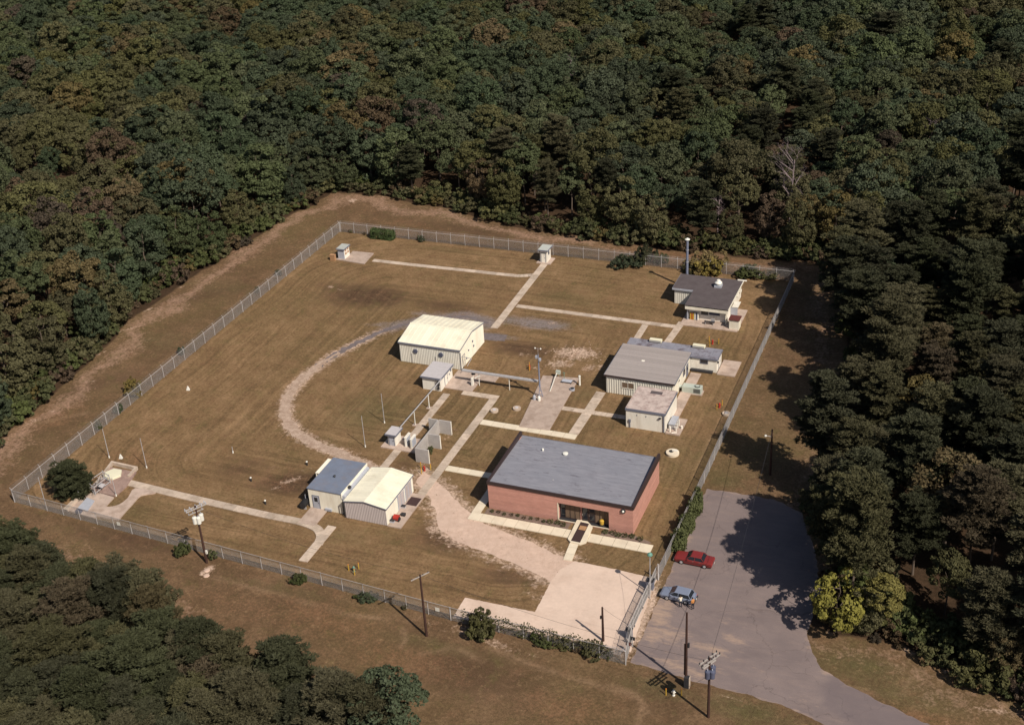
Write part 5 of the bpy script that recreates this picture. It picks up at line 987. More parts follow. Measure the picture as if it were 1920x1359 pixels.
# ------------------------------------------------------------------ chain link fences
def fence(name, lab, pts, hgt=2.0, step=3.05, seed=0, arm=1, rail=True, cell=0.085):
    t = thing(name, lab, 'fence', pts[0]); rs = random.Random(seed); mesh = MB(); rails = []
    for (ax, ay), (bx, by) in zip(pts[:-1], pts[1:]):
        a = Vector((ax, ay, 0)); b_ = Vector((bx, by, 0)); L = (b_ - a).length; n = max(1, round(L / step)); u = (b_ - a) / L; nrm = Vector((-u.y, u.x, 0)) * arm
        for i in range(n + 1):
            p = a + u * (L * i / n); h = hgt + rs.uniform(-.03, .05)
            o = MB(); big = i in (0, n); o.tube(p, p + Vector((rs.uniform(-.03, .03), rs.uniform(-.03, .03), h)), .07 if big else .05, n=6); o.tube(p + Vector((0, 0, h)), p + Vector((0, 0, h + .3)) - nrm * .28, .035, .025, 5)
            o.build('post', M['post'], t)
        o = MB(); o.tube(a + Vector((0, 0, hgt)), b_ + Vector((0, 0, hgt)), .035, n=6); o.build('top_rail', M['post'], t)
        o = MB()
        for k in (1, 2, 3):
            f = k / 3.0; off = -nrm * .28 * f + Vector((0, 0, hgt + .3 * f))
            for i in range(n): p = a + u * (L * i / n) + off; q = a + u * (L * (i + 1) / n) + off; o.tube(p, q, .014, n=3, cap=False)
        o.build('barbed_wire', M['wire'], t)
        # woven wire: crossing diagonals
        m_ = MB(); zb, zt = .04, hgt - .02; H2 = zt - zb; w = .0055; kk = int((L + H2) / cell)
        for k in range(kk):
            for sgn in (1, -1):
                s0 = k * cell - H2; s1 = s0 + H2
                za, zc = zb, zt
                if s0 < 0: za = zb - s0; s0c = 0
                else: s0c = s0
                if s1 > L: zc = zt - (s1 - L); s1c = L
                else: s1c = s1
                if s1c <= s0c: continue
                if sgn < 0: p = a + u * (L - s0c); q = a + u * (L - s1c)
                else: p = a + u * s0c; q = a + u * s1c
                P0 = Vector((p.x, p.y, za)); P1 = Vector((q.x, q.y, zc)); d = (P1 - P0).normalized(); sd = d.cross(Vector((nrm.x, nrm.y, 0))).normalized() * w; nn = nrm * w
                m_.quad(P0 - sd, P1 - sd, P1 + sd, P0 + sd); m_.quad(P0 - nn, P1 - nn, P1 + nn, P0 + nn)
        o = m_.build('chain_link_mesh', M['wire'], t); o['kind'] = 'stuff'
    return t
fence('chain_link_fence', 'chain link fence along the left side of the compound', [(-52.4, -48.9), (-51.7, 48.8)], seed=1, arm=-1)
fence('chain_link_fence', 'chain link fence along the back of the compound below the woods', [(-51.5, 48.8), (39.2, 49.3)], seed=2, arm=-1)
fence('chain_link_fence', 'chain link fence along the right side beside the tall pines and road', [(39.3, 49.3), (39.5, -16.4), (39.3, -38.6)], seed=3, arm=-1)
fence('chain_link_fence', 'chain link fence along the front of the compound facing the open field', [(-52.2, -49.1), (-19.2, -51.2), (17.5, -53.6), (39.9, -54.6)], seed=4, arm=1)
# gate: two sliding leaves, frames and operator
fence('gate_side_fence', 'short length of chain link fence between the gate and the front corner', [(39.4, -50.6), (39.9, -54.6)], seed=6, step=2.0)
g = thing('vehicle_gate', 'wide sliding chain link gate across the sandy entrance', 'gate', (39.1, -46, 0))
def gate_leaf(y0, y1, x):
    fr = MB()
    for z in (.12, 1.05, 1.95): fr.tube((x, y0, z), (x, y1, z), .04, n=6)
    n = max(2, round(abs(y1 - y0) / 2.0))
    for i in range(n + 1): y = y0 + (y1 - y0) * i / n; fr.tube((x, y, .12), (x, y, 1.95), .04, n=6)
    f = fr.build('gate_leaf', M['post'], g); m_ = MB(); L = abs(y1 - y0); kk = int((L + 1.8) / .085); lo = min(y0, y1)
    for k in range(kk):
        for sg in (1, -1):
            s0 = k * .085 - 1.8; s1 = s0 + 1.8; za, zc = .14, 1.94
            if s0 < 0: za -= s0; s0 = 0
            if s1 > L: zc -= (s1 - L); s1 = L
            if s1 <= s0: continue
            p, q = (lo + s0, lo + s1) if sg > 0 else (lo + L - s0, lo + L - s1)
            m_.quad((x - .0065, p, za), (x - .0065, q, zc), (x + .0065, q, zc), (x + .0065, p, za)); m_.quad((x, p, za - .008), (x, q, zc - .008), (x, q, zc + .008), (x, p, za + .008))
    o = m_.build('chain_link_mesh', M['wire'], f); o['kind'] = 'stuff'
gate_leaf(-38.6, -42.4, 39.0); gate_leaf(-42.4, -50.4, 38.95)
for y in (-38.7, -42.4, -50.5): o = MB(); o.tube((39.25, y, 0), (39.25, y, 2.5), .08, n=8); o.build('gate_post', M['post'], g)
for y in (-44.5, -48.0): o = MB(); o.tube((38.95, y - .1, .1), (38.95, y + .1, .1), .1, n=10); o.build('roller', M['dark'], g)
p = (38.77, -40.58); t = thing('gate_operator', 'dark grey gate operator cabinet inside the upper end of the gate', 'cabinet', p)
o = MB(); o.box(p[0] - .45, p[0] + .45, p[1] - .35, p[1] + .35, .05, 1.35); o.build('cabinet_body', M['trim'], t, bevel=.03); o = MB(); o.box(p[0] - .5, p[0] + .5, p[1] - .4, p[1] + .4, 1.36, 1.42); o.build('lid', M['dark'], t); o = MB(); o.box(p[0] - .6, p[0] + .6, p[1] - .5, p[1] + .5, 0, .05); o.build('plinth', M['concrete'], t)
p = (38.98, -50.11); t = thing('card_reader_cabinet', 'dark cabinet behind the lower end of the gate', 'cabinet', p); o = MB(); o.box(p[0] - .35, p[0] + .35, p[1] - .3, p[1] + .3, .05, 1.3); o.build('cabinet_body', M['trim'], t, bevel=.03); o = MB(); o.box(p[0] - .4, p[0] + .4, p[1] - .35, p[1] + .35, 1.31, 1.36); o.build('lid', M['dark'], t)
for j, p in enumerate(((39.77, -51.42), (39.56, -52.45))):
    t = thing('gate_sign_post', ('small brown topped post nearest the gate corner', 'small brown topped post a step left of the gate corner')[j], 'post', p, group='posts at the gate corner'); o = MB(); o.tube((*p, 0), (*p, 1.3), .05); o.build('shaft', M['galv'], t); o = MB(); o.box(p[0] - .3, p[0] + .3, p[1] - .03, p[1] + .03, 1.0, 1.5); o.build('plate', M['redroof' if j else 'dark'], t)
# lamp post at gate
p = (39.05, -41.6); t = thing('lamp_post', 'slim lamp post with a teal lamp head at the upper end of the gate', 'lamp post', p); o = MB(); o.tube((*p, 0), (*p, 5.9), .07, .05, 8); o.build('shaft', M['galv'], t); o = MB(); o.lathe((p[0], p[1], 5.85), [(.1, 0), (.34, .15), (.30, .32), (.1, .5)], 14); o.build('lamp_head', M['teal'], t); o = MB(); o.lathe((*p, 0), [(.22, 0), (.22, .2)], 10); o.build('footing', M['concrete'], t)
# signs on fence
for q, lab in (((-33.21, -49.96), 'small white sign on the front fence toward the left corner'), ((15.78, -53.16), 'small white sign on the front fence left of the concrete arm')):
    yy = -49.1 + (q[0] + 52.2) * (-2.1 / 33) if q[0] < -19 else -51.2 + (q[0] + 19.2) * (-2.4 / 36.7)
    t = thing('fence_sign', lab, 'sign', (q[0], yy - .09, 1.0), group='white signs on the front fence'); o = MB(); o.box(q[0] - .28, q[0] + .28, yy - .10, yy - .08, .95, 1.5); o.build('plate', M['whitemet'], t)
    for s in (-.2, .2): o = MB(); o.box(q[0] + s - .02, q[0] + s + .02, yy - .079, yy - .01, 1.2, 1.24); o.build('clip', M['galv'], t)
# scrap crate by corner of fence
p = (37.85, -53.19); t = thing('pallet_rack', 'grey white metal rack lying at the front fence near the gate corner', 'rack', p); o = MB()
for k in range(5): o.tube((p[0] - 1.1, p[1] - .5 + k * .25, .5), (p[0] + 1.1, p[1] - .5 + k * .25, .5), .03, n=5)
o.build('bars', M['galv'], t); o = MB()
for sx in (-1.1, 1.1): o.tube((p[0] + sx, p[1] - .55, .5), (p[0] + sx, p[1] + .55, .5), .04, n=5); o.tube((p[0] + sx, p[1] - .5, 0), (p[0] + sx, p[1] - .5, .5), .04, n=5); o.tube((p[0] + sx, p[1] + .5, 0), (p[0] + sx, p[1] + .5, .5), .04, n=5)
o.build('frame', M['galv'], t)

# ------------------------------------------------------------------ utility poles
def upole(q, h, lab, kind=None, ang=0.9, lean=(0, 0)):
    t = thing('utility_pole', lab, 'utility pole', q, group='wooden utility poles'); top = Vector((q[0] + lean[0], q[1] + lean[1], h)); bs = Vector((*q, 0))
    o = MB(); o.tube(bs, top, .17, .11, 10); o.build('pole', M['wood'], t); ax = Vector((math.cos(ang), math.sin(ang), 0))
    if kind in ('tx', 'txblue'):
        nx_ = Vector((-ax.y, ax.x, 0)); c0 = top - Vector((0, 0, .35))
        for s in (-1, 1): o = MB(); o.obox((c0.x + nx_.x * s * .22, c0.y + nx_.y * s * .22), ax, None, 1.45, .06, c0.z, c0.z + .13); o.build('crossarm', M['crossarm'], t)
        c1 = top - Vector((0, 0, 1.0)); o = MB(); o.obox((c1.x, c1.y), ax, None, 1.0, .06, c1.z, c1.z + .12); o.build('crossarm', M['crossarm'], t)
        for s in (-1.35, -.7, .1, .75, 1.35):
            for w in (-1, 1): o = MB(); p = c0 + ax * s + nx_ * w * .22; o.lathe((p.x, p.y, c0.z + .13), [(.05, 0), (.08, .06), (.05, .12), (.08, .18), (.03, .28)], 8); o.build('insulator', M['dark' if kind == 'txblue' else 'ltblue'], t)
        for s in (-1.0, -.4, .9): o = MB(); p = c1 + ax * s; o.tube((p.x + nx_.x * .15, p.y + nx_.y * .15, c1.z - .1), (p.x + nx_.x * .3, p.y + nx_.y * .3, c1.z + .4), .05); o.build('fuse_cutout', M['ltblue' if kind == 'tx' else 'dark'], t)
        mt = M['whitemet' if kind == 'tx' else 'bluemet']; c2 = top - Vector((0, 0, 1.45))
        for a in (ang - .2, ang + PI + .3, ang - PI / 2 - .2):
            d = Vector((math.cos(a), math.sin(a), 0)); p = c2 + d * .5
            o = MB(); o.lathe((p.x, p.y, c2.z - 1.0), [(.27, 0), (.29, .05), (.29, .85), (.31, .88), (.28, .98), (.1, 1.05)], 14); tx = o.build('transformer', mt, t)
            o = MB(); o.tube((p.x, p.y, c2.z + .02), (p.x, p.y, c2.z + .25), .05); o.build('bushing', M['ltblue'], tx)
            o = MB(); o.tube(c2 - Vector((0, 0, .5)), p - Vector((0, 0, .5)), .05); o.build('bracket', M['galv'], tx)
    elif kind == 'arm':
        c0 = top - Vector((0, 0, .3)); o = MB(); o.obox((c0.x, c0.y), ax, None, 1.25, .05, c0.z, c0.z + .11); o.build('crossarm', M['crossarm'], t)
        for s in (-1.1, -.4, .4, 1.1): o = MB(); p = c0 + ax * s; o.lathe((p.x, p.y, c0.z + .11), [(.04, 0), (.06, .08), (.02, .18)], 7); o.build('insulator', M['dark'], t)
    elif kind == 'lamp':
        o = MB(); o.tube(top - Vector((0, 0, 1.2)), top - Vector((.7, .3, .9)), .04); o.build('arm', M['galv'], t); p = top - Vector((.8, .35, 1.0)); o = MB(); o.lathe((p.x, p.y, p.z), [(.05, 0), (.2, .04), (.12, .2)], 10); o.build('lamp', M['whitemet'], t)
    return t, top
P1 = (-17.73, -52.87); _, T1 = upole(P1, 9.12, 'utility pole at the front fence with white transformers and crossarms', 'tx', 1.05)
mb = MB(); mb.box(P1[0] + .17, P1[0] + .4, P1[1] - .1, P1[1] + .1, 1.6, 2.1); mb.build('meter_box', M['whitemet'], _)
P2 = (15.87, -57.11); _, T2 = upole(P2, 9.24, 'slim utility pole with one crossarm standing alone in the open field', 'arm', 1.0)
P3 = (47.29, -55.70); t3, T3 = upole(P3, 10.45, 'tall bare brown pole with a metal box at its foot at the road edge')
mb = MB(); mb.box(P3[0] - .12, P3[0] + .45, P3[1] - .5, P3[1] + .05, 0, 1.5); mb.build('foot_box', M['dark'], t3); mb = MB(); mb.box(P3[0] + .452, P3[0] + .5, P3[1] - .5, P3[1] + .05, 0, 1.52); mb.build('foot_panel', M['walk'], t3)
mb = MB(); mb.tube((P3[0] - .2, P3[1], 1.5), (P3[0] - .2, P3[1], 6.0), .06); mb.build('riser', M['wood'], t3); mb = MB(); mb.box(P3[0] + .15, P3[0] + .35, P3[1] - .1, P3[1] + .1, 5.6, 6.2); mb.build('small_box', M['dark'], t3)
P4 = (50.86, -59.76); _, T4 = upole(P4, 8.49, 'utility pole beside the road with slate blue transformers and pale crossarms', 'txblue', 1.1)
P5 = (47.73, -11.87); _, T5 = upole(P5, 7.42, 'utility pole with a small lamp at the edge of the tall pines', 'lamp')
P6 = (36.19, -51.49); _, T6 = upole(P6, 5.06, 'short brown pole on the apron just inside the front fence')
mb = MB(); mb.box(P6[0] - .3, P6[0] - .16, P6[1] - .08, P6[1] + .1, 3.3, 3.7); mb.build('small_box', M['dark'], _)
def wire(name, lab, a, b_, sag=.5, r=.016):
    o = MB(); pts = []
    for i in range(21): f = i / 20; p = a.lerp(b_, f); p = p - Vector((0, 0, sag * 4 * f * (1 - f))); pts.append(p)
    for p, q in zip(pts[:-1], pts[1:]): o.tube(p, q, r, n=4, cap=False)
    tag(o.build(name, M['dark']), lab, 'wire', 'overhead wires')
far = Vector((88, -66, 9)); nx5 = Vector((.3, .9, 0))
wire('overhead_wire', 'overhead wire from the road transformer pole to the pine edge pole', T4 - Vector((0, 0, .4)), T5, 1.0, .02)
wire('overhead_wire', 'overhead wire from the bare road pole to the lamp post at the gate', T3 - Vector((0, 0, .2)), Vector((39.05, -41.6, 5.8)), .4, .014)
wire('overhead_wire', 'overhead wire from the lone field pole to the road transformer pole', T2, T4 - Vector((0, 0, .5)), .9, .013)
wire('overhead_wire', 'overhead wire from the lone field pole to the pole with white transformers', T2, T1 - Vector((0, 0, .3)), .9, .013)
wire('overhead_wire', 'overhead wire from the short apron pole to the gate', T6, Vector((39.2, -50.5, 2.45)), .2, .012)
o = MB(); a = Vector((*(46.33, -60.73), 0)); o.tube(a, a.lerp(T4 - Vector((0, 0, 4)), .30), .02, n=5); 
wire('guy_wire', 'guy wire anchored in the grass left of the road transformer pole', Vector((P4[0] - 5.2, P4[1] + 1.2, 0)), T4 - Vector((0, 0, 2.5)), 0, .014)
# concrete footing blobs at pole foot
for q in ((-16.85, -54.23), (-16.30, -55.20)):
    o = MB(); o.lathe((*q, 0), [(.42, 0), (.36, .08), (.1, .14)], 9); tag(o.build('rubble_lump', M['sand']), 'pale rubble lump at the foot of the pole with white transformers', 'rubble', 'rubble lumps at the pole foot')

# ------------------------------------------------------------------ cars
def car(q, ang, pm, lab, hood=1.25, L=4.75, hatch=False, door_open=False):
    t = thing('parked_car', lab, 'car', q, ang)
    W = .88
    # local: +x is the front
    def sect(x, zb, zt, hw, crown=.03):
        return [(x, -hw * .94, zb), (x, -hw, zb + .18), (x, -hw, zt - .12), (x, -hw * .93, zt - .02), (x, -hw * .5, zt + crown), (x, hw * .5, zt + crown), (x, hw * .93, zt - .02), (x, hw, zt - .12), (x, hw, zb + .18), (x, hw * .94, zb)]
    h = L / 2
    if hatch: st = [(-h, .34, .72, .78), (-h + .08, .28, .84, .84), (-h + .5, .22, .90, .87), (-.6, .2, .92, .88), (.35, .2, .92, .88), (1.0, .2, .88, .87), (h - .25, .24, .74, .84), (h, .3, .62, .76)]
    else: st = [(-h, .34, .80, .80), (-h + .08, .28, .90, .85), (-h + .9, .22, .93, .88), (-.6, .2, .93, .88), (.35, .2, .92, .88), (.9, .2, .90, .88), (h - .2, .24, .80, .85), (h, .32, .72, .80)]
    mb = MB(); R = [sect(*s_) for s_ in st]; k = len(R[0])
    for r in R: mb.v += r
    for i in range(len(R) - 1):
        for j in range(k):
            a = i * k + j; b_ = i * k + (j + 1) % k; mb.f.append((a, b_, b_ + k, a + k)); mb.mi.append(0)
    mb.f.append(tuple(range(k - 1, -1, -1))); mb.f.append(tuple((len(R) - 1) * k + j for j in range(k))); mb.mi += [0, 0]
    body = mb.build('body', pm, t, local=True, bevel=.02)
    # greenhouse
    if hatch: gb_ = (-h + .38, 1.02, -1.45, .30)
    else: gb_ = (-1.45, .98, -.98, .35)
    x0, x1, r0, r1 = gb_; zb, zr = .90, 1.36; wb, wr = .82, .66
    g = MB(); g.hexa([(x0, -wb, zb), (x1, -wb, zb), (x1, wb, zb), (x0, wb, zb)], [(r0, -wr, zr - .03), (r1, -wr, zr - .03), (r1, wr, zr - .03), (r0, wr, zr - .03)]); cab = g.build('cabin_glass', M['glass'], t, local=True)
    g = MB(); g.hexa([(r0 - .04, -wr - .03, zr - .03), (r1 + .04, -wr - .03, zr - .03), (r1 + .04, wr + .03, zr - .03), (r0 - .04, wr + .03, zr - .03)], [(r0 + .04, -wr + .04, zr + .03), (r1 - .06, -wr + .04, zr + .03), (r1 - .06, wr - .04, zr + .03), (r0 + .04, wr - .04, zr + .03)]); g.build('roof', pm, t, local=True, bevel=.015)
    for s in (-1, 1):
        for xa, xb in ((x0, r0), (x1, r1), (-.18, -.22)):
            g = MB(); g.tube((xa, s * (wb + .005), zb), (xb, s * (wr + .01), zr), .035, n=5); g.build('pillar', pm, t, local=True)
        for xw in (-h + .95, h - .95):
            w = MB(); w.tube((xw, s * .70, .31), (xw, s * .885, .31), .31, n=18); wh = w.build('wheel', M['black'], t, local=True); w = MB(); w.tube((xw, s * .886, .31), (xw, s * .90, .31), .19, .17, 14); rim = w.build('rim', M['galv'], t, local=True); rim.parent = wh
        g = MB(); g.box(h - .06, h + .015, s * .42 if s > 0 else -.74, s * .74 if s > 0 else -.42, .52, .64); g.build('headlight', M['chrome'], t, local=True)
        g = MB(); g.box(-h - .012, -h + .05, s * .45 if s > 0 else -.76, s * .76 if s > 0 else -.45, .6, .74); g.build('tail_light', M['red'], t, local=True)
        g = MB(); g.box(.55, .75, s * .88 if s > 0 else -1.02, s * 1.02 if s > 0 else -.88, .9, 1.02); g.build('wing_mirror', pm, t, local=True)
        g = MB(); g.box(-h + .4, h - .4, s * .884 if s > 0 else -.892, s * .892 if s > 0 else -.884, .52, .57); g.build('side_moulding', M['dark'], t, local=True)
        for xd in ((-.95, -.1) if not hatch else (-.3,)):
            g = MB(); g.box(xd, xd + .16, s * .88 if s > 0 else -.905, s * .905 if s > 0 else -.88, .76, .80); g.build('door_handle', M['chrome'], t, local=True)
    for sx in (1, -1): g = MB(); a, b_ = sorted((sx * (h - .02), sx * (h + .12))); g.box(a, b_, -.8, .8, .34, .5); g.build('bumper', M['chrome' if not hatch else 'dark'], t, local=True, bevel=.02)
    g = MB(); g.box(h - .03, h + .012, -.40, .40, .52, .66); g.build('grille', M['dark'], t, local=True)
    g = MB(); g.box(-h - .125, -h - .11, -.16, .16, .48, .6); g.build('number_plate', M['white'], t, local=True)
    if door_open:   # the driver's door stands open on the near side (local +y is near side when the car faces -x)
        g = MB(); g.hexa([(.95, .88, .25), (1.0, .90, .25), (1.0 + .25, 1.85, .25), (.95 + .25, 1.86, .25)], [(.95, .88, .92), (1.0, .90, .92), (1.25, 1.83, .92), (1.20, 1.84, .92)]); dr = g.build('door', pm, t, local=True)
        g = MB(); g.hexa([(.97, .9, .92), (.99, .91, .92), (1.24, 1.8, .92), (1.22, 1.8, .92)], [(.85, .72, 1.3), (.87, .73, 1.3), (1.1, 1.5, 1.3), (1.08, 1.5, 1.3)]); g2 = g.build('pane', M['glass'], dr, local=True)
        g = MB(); g.hexa([(-.15, .885, .3), (.95, .885, .3), (.95, .895, .3), (-.15, .895, .3)], [(-.15, .885, .9), (.95, .885, .9), (.95, .895, .9), (-.15, .895, .9)]); g.build('door_opening', M['black'], t, local=True)
    return t
car((42.66, -33.92), PI - .02, M['carred'], 'dull red four door saloon parked farthest up the asphalt', L=4.9)
car((42.56, -41.32), PI - .06, M['carblue'], 'faded blue hatchback parked by the gate with two people beside it', L=4.3, hatch=True)

# ------------------------------------------------------------------ people
def person(q, ang, lab, pose, shirt, trousers, hair=True):
    t = thing('person', lab, 'person', q, ang); J = pose; names = list(J)
    edges = [('pelvis', 'waist'), ('waist', 'chest'), ('chest', 'neck'), ('neck', 'head'), ('head', 'crown_'), ('chest', 'shl'), ('shl', 'ell'), ('ell', 'wrl'), ('wrl', 'hal'), ('chest', 'shr'), ('shr', 'elr'), ('elr', 'wrr'), ('wrr', 'har'), ('pelvis', 'hipl'), ('hipl', 'knl'), ('knl', 'anl'), ('anl', 'tol'), ('pelvis', 'hipr'), ('hipr', 'knr'), ('knr', 'anr'), ('anr', 'tor')]
    Rr = dict(pelvis=.15, waist=.135, chest=.155, neck=.06, head=.095, crown_=.085, shl=.075, shr=.075, ell=.05, elr=.05, wrl=.035, wrr=.035, hal=.04, har=.04, hipl=.10, hipr=.10, knl=.065, knr=.065, anl=.048, anr=.048, tol=.04, tor=.04)
    me = bpy.data.meshes.new('tmp'); me.from_pydata([J[n] for n in names], [(names.index(a), names.index(b_)) for a, b_ in edges], [])
    o = bpy.data.objects.new('tmp', me); COL.objects.link(o); md = o.modifiers.new('s', 'SKIN'); me.skin_vertices.new() if not me.skin_vertices else None
    for i, n in enumerate(names): sv = me.skin_vertices[0].data[i]; sv.radius = (Rr[n], Rr[n]); sv.use_root = (n == 'pelvis')
    ss = o.modifiers.new('u', 'SUBSURF'); ss.levels = 2; ss.render_levels = 2
    bpy.context.view_layer.update(); dg = bpy.context.evaluated_depsgraph_get(); nm = bpy.data.meshes.new_from_object(o.evaluated_get(dg)); bpy.data.objects.remove(o)
    nm.materials.clear(); [nm.materials.append(m_) for m_ in (M['skin'], shirt, trousers, M['black'])]
    pz = J['pelvis'][2] + .05
    def nearest(c):
        best = None
        for a, b_ in edges:
            A = Vector(J[a]); B = Vector(J[b_]); d = B - A; f = max(0, min(1, (c - A).dot(d) / d.length_squared)); dd = (c - A - d * f).length
            if best is None or dd < best[0]: best = (dd, a, b_, f)
        return best
    for p in nm.polygons:
        _, a, b_, f = nearest(p.center); p.use_smooth = True
        if b_ in ('head', 'crown_', 'hal', 'har') or (b_ == 'neck' and f > .6) or (b_ in ('wrl', 'wrr')): p.material_index = 0
        elif b_ in ('tol', 'tor'): p.material_index = 3
        elif b_ in ('hipl', 'hipr', 'knl', 'knr', 'anl', 'anr') or (b_ == 'waist' and f < .4): p.material_index = 2
        else: p.material_index = 1
    body = bpy.data.objects.new('body', nm); COL.objects.link(body); body.parent = t
    hd = Vector(J['head']).lerp(Vector(J['crown_']), .55)
    g = MB(); g.lathe((hd.x - .015, hd.y, hd.z + .0), [(.105, -.02), (.112, .05), (.09, .11), (.045, .145), (.01, .15)], 12); g.build('hair', M['hair'], t, local=True, smooth=True)
    for s in (-1, 1):   # fingers and face details
        w = Vector(J['hal' if s > 0 else 'har']); d = (w - Vector(J['wrl' if s > 0 else 'wrr'])).normalized()
        g = MB()
        for k in range(4): off = Vector((0, (k - 1.5) * .02, 0)); g.tube(w + off, w + off + d * (.075 + (.01 if k in (1, 2) else 0)), .009, .007, 5)
        g.tube(w - d * .03, w + d * .02 + Vector((.045, 0, 0)), .011, .008, 5); g.build('fingers', M['skin'], t, local=True)
    return t
stand = dict(pelvis=(0, 0, .95), waist=(.02, 0, 1.12), chest=(.05, 0, 1.36), neck=(.07, 0, 1.50), head=(.10, 0, 1.60), crown_=(.10, 0, 1.70), shl=(.05, .19, 1.42), ell=(.14, .27, 1.16), wrl=(.36, .22, 1.08), hal=(.43, .2, 1.09), shr=(.05, -.19, 1.42), elr=(.10, -.28, 1.16), wrr=(.30, -.25, 1.02), har=(.38, -.23, 1.01), hipl=(0, .1, .9), knl=(.03, .12, .5), anl=(-.02, .13, .1), tol=(.12, .14, .05), hipr=(0, -.1, .9), knr=(-.02, -.12, .5), anr=(-.08, -.13, .1), tor=(.06, -.15, .05))
relax = dict(stand); relax.update(ell=(.0, .28, 1.14), wrl=(.05, .28, .90), hal=(.08, .27, .82), elr=(0, -.28, 1.14), wrr=(.05, -.28, .9), har=(.08, -.27, .82))
person((43.25, -42.88), rad(120), 'person in white shirt and dark trousers beside the door of the blue car', stand, M['shirt_white'], M['trousers'])
person((44.75, -42.82), rad(150), 'person in orange tan top and dark trousers behind the blue car', relax, M['shirt_orange'], M['trousers'])

# ------------------------------------------------------------------ foliage meshes
def mesh_np(name, V, F, mats, mi=None):
    me = bpy.data.meshes.new(name); V = np.asarray(V, np.float32); F = np.asarray(F, np.int32); k = F.shape[1]
    me.vertices.add(len(V)); me.vertices.foreach_set('co', V.ravel()); me.loops.add(F.size); me.loops.foreach_set('vertex_index', F.ravel()); me.polygons.add(len(F))
    me.polygons.foreach_set('loop_start', np.arange(0, F.size, k, dtype=np.int32)); me.polygons.foreach_set('loop_total', np.full(len(F), k, dtype=np.int32))
    for m_ in mats: me.materials.append(m_)
    me.update(); return me
def leaf_quads(rs, C, Nn, size, flat=0.75):
    """C: centres, Nn: outward normals -> randomly tilted leaf-clump quads"""
    n = len(C); nr = Nn * flat + rs.normal(size=(n, 3)) * 0.55; nr /= np.linalg.norm(nr, axis=1)[:, None]
    t = np.cross(nr, rs.normal(size=(n, 3))); t /= np.linalg.norm(t, axis=1)[:, None] + 1e-9; b = np.cross(nr, t)
    s = size * rs.uniform(.6, 1.35, size=(n, 1)); a = rs.uniform(.45, 1.0, size=(n, 1))
    V = np.stack([C - t * s, C - b * s * a + nr * s * .15, C + t * s, C + b * s * a + nr * s * .15], 1).reshape(-1, 3)
    F = np.arange(4 * n).reshape(n, 4); return V, F
def broad_crown(seed, R=4.0, H=8.0, nc=70, nl=64, size=.27, base=.0, low=-.35):
    rs = np.random.RandomState(seed); Cs = []; Ns = []
    lob = rs.normal(size=(6, 3)); lob /= np.linalg.norm(lob, axis=1)[:, None]
    for i in range(nc):
        d = rs.normal(size=3); d[2] = abs(d[2]) * .9 + low * rs.rand() * 1.6 if rs.rand() < .85 else -abs(d[2]) * .5; d /= np.linalg.norm(d)
        bulge = 1 + .22 * max(0, (lob @ d).max() - .5) - .12 * rs.rand()
        rr = bulge * (1.0 if rs.rand() < .8 else rs.uniform(.45, .8))
        c = np.array([d[0] * R * rr, d[1] * R * rr, H * .5 + d[2] * H * .5 * rr]); cr = R * rs.uniform(.17, .31)
        u = rs.normal(size=(nl, 3)); u[:, 2] = np.abs(u[:, 2]) * 1.0 - .35; u += d * .7; u /= np.linalg.norm(u, axis=1)[:, None]
        p = c + u * cr * rs.uniform(.75, 1.1, size=(nl, 1)) * np.array([1, 1, .8]); Cs.append(p); Ns.append(u)
    C = np.concatenate(Cs); Nn = np.concatenate(Ns); C[:, 2] += base
    return leaf_quads(rs, C, Nn, size)
def pine_crown(seed, H=12.0, R=3.0, start=.30, nb=90, size=.30, droop=0, tufts=26, conic=.6):
    rs = np.random.RandomState(seed); V = []; n = 0; parts = []
    for i in range(nb):
        f = (i + rs.rand()) / nb; z = H * (start + (1 - start) * f); g = 1 - f
        prof = (g ** conic) * (.35 + .65 * min(1, (f + .12) / .35)); L = R * prof * rs.uniform(.55, 1.2) + .25; a = rs.uniform(0, 2 * PI)
        up = rs.uniform(-.05, .35) + .25 * f; d = np.array([math.cos(a), math.sin(a), 0]); side = np.array([-d[1], d[0], 0])
        npad = max(1, int(round(L * 1.7)))
        for q in range(npad):       # flat needle pads along the limb, dark gaps between them
            s0 = (q + .75 * rs.rand() + .45) / npad; pr_ = rs.uniform(.34, .62) * (0.75 + .12 * R); mt_ = max(6, int(tufts * .42 * pr_ / .45))
            cc = d * (L * min(1.02, s0)) + side * rs.uniform(-1, 1) * L * .30 * min(1, s0 + .2)
            ang_ = rs.uniform(0, 2 * PI, mt_); rr_ = pr_ * np.sqrt(rs.rand(mt_))
            c = np.stack([cc[0] + rr_ * np.cos(ang_), cc[1] + rr_ * np.sin(ang_), np.full(mt_, z + up * L * s0) + .16 * (1 - (rr_ / pr_) ** 2) + rs.normal(size=mt_) * .05], 1)
            dd_ = np.stack([np.cos(ang_), np.sin(ang_), np.zeros(mt_)], 1) * .7 + d * .5; parts.append((c, dd_))
    C = np.concatenate([p[0] for p in parts]); D = np.concatenate([p[1] for p in parts]); m_ = len(C); VV = []
    k = 6
    for j in range(k):      # needle blades: slim quads radiating up and outward
        dr = D * .6 + rs.normal(size=(m_, 3)) * .7; dr[:, 2] = np.abs(dr[:, 2]) * .45 + .05; dr /= np.linalg.norm(dr, axis=1)[:, None]
        t = np.cross(dr, rs.normal(size=(m_, 3))); t /= np.linalg.norm(t, axis=1)[:, None] + 1e-9; s = size * rs.uniform(.7, 1.35, (m_, 1)); w = .17
        VV.append(np.stack([C - dr * s * .3, C + dr * s * .4 - t * s * w, C + dr * s * 1.2, C + dr * s * .4 + t * s * w], 1))
    V = np.concatenate(VV).reshape(-1, 3); F = np.arange(len(V)).reshape(-1, 4); return V, F
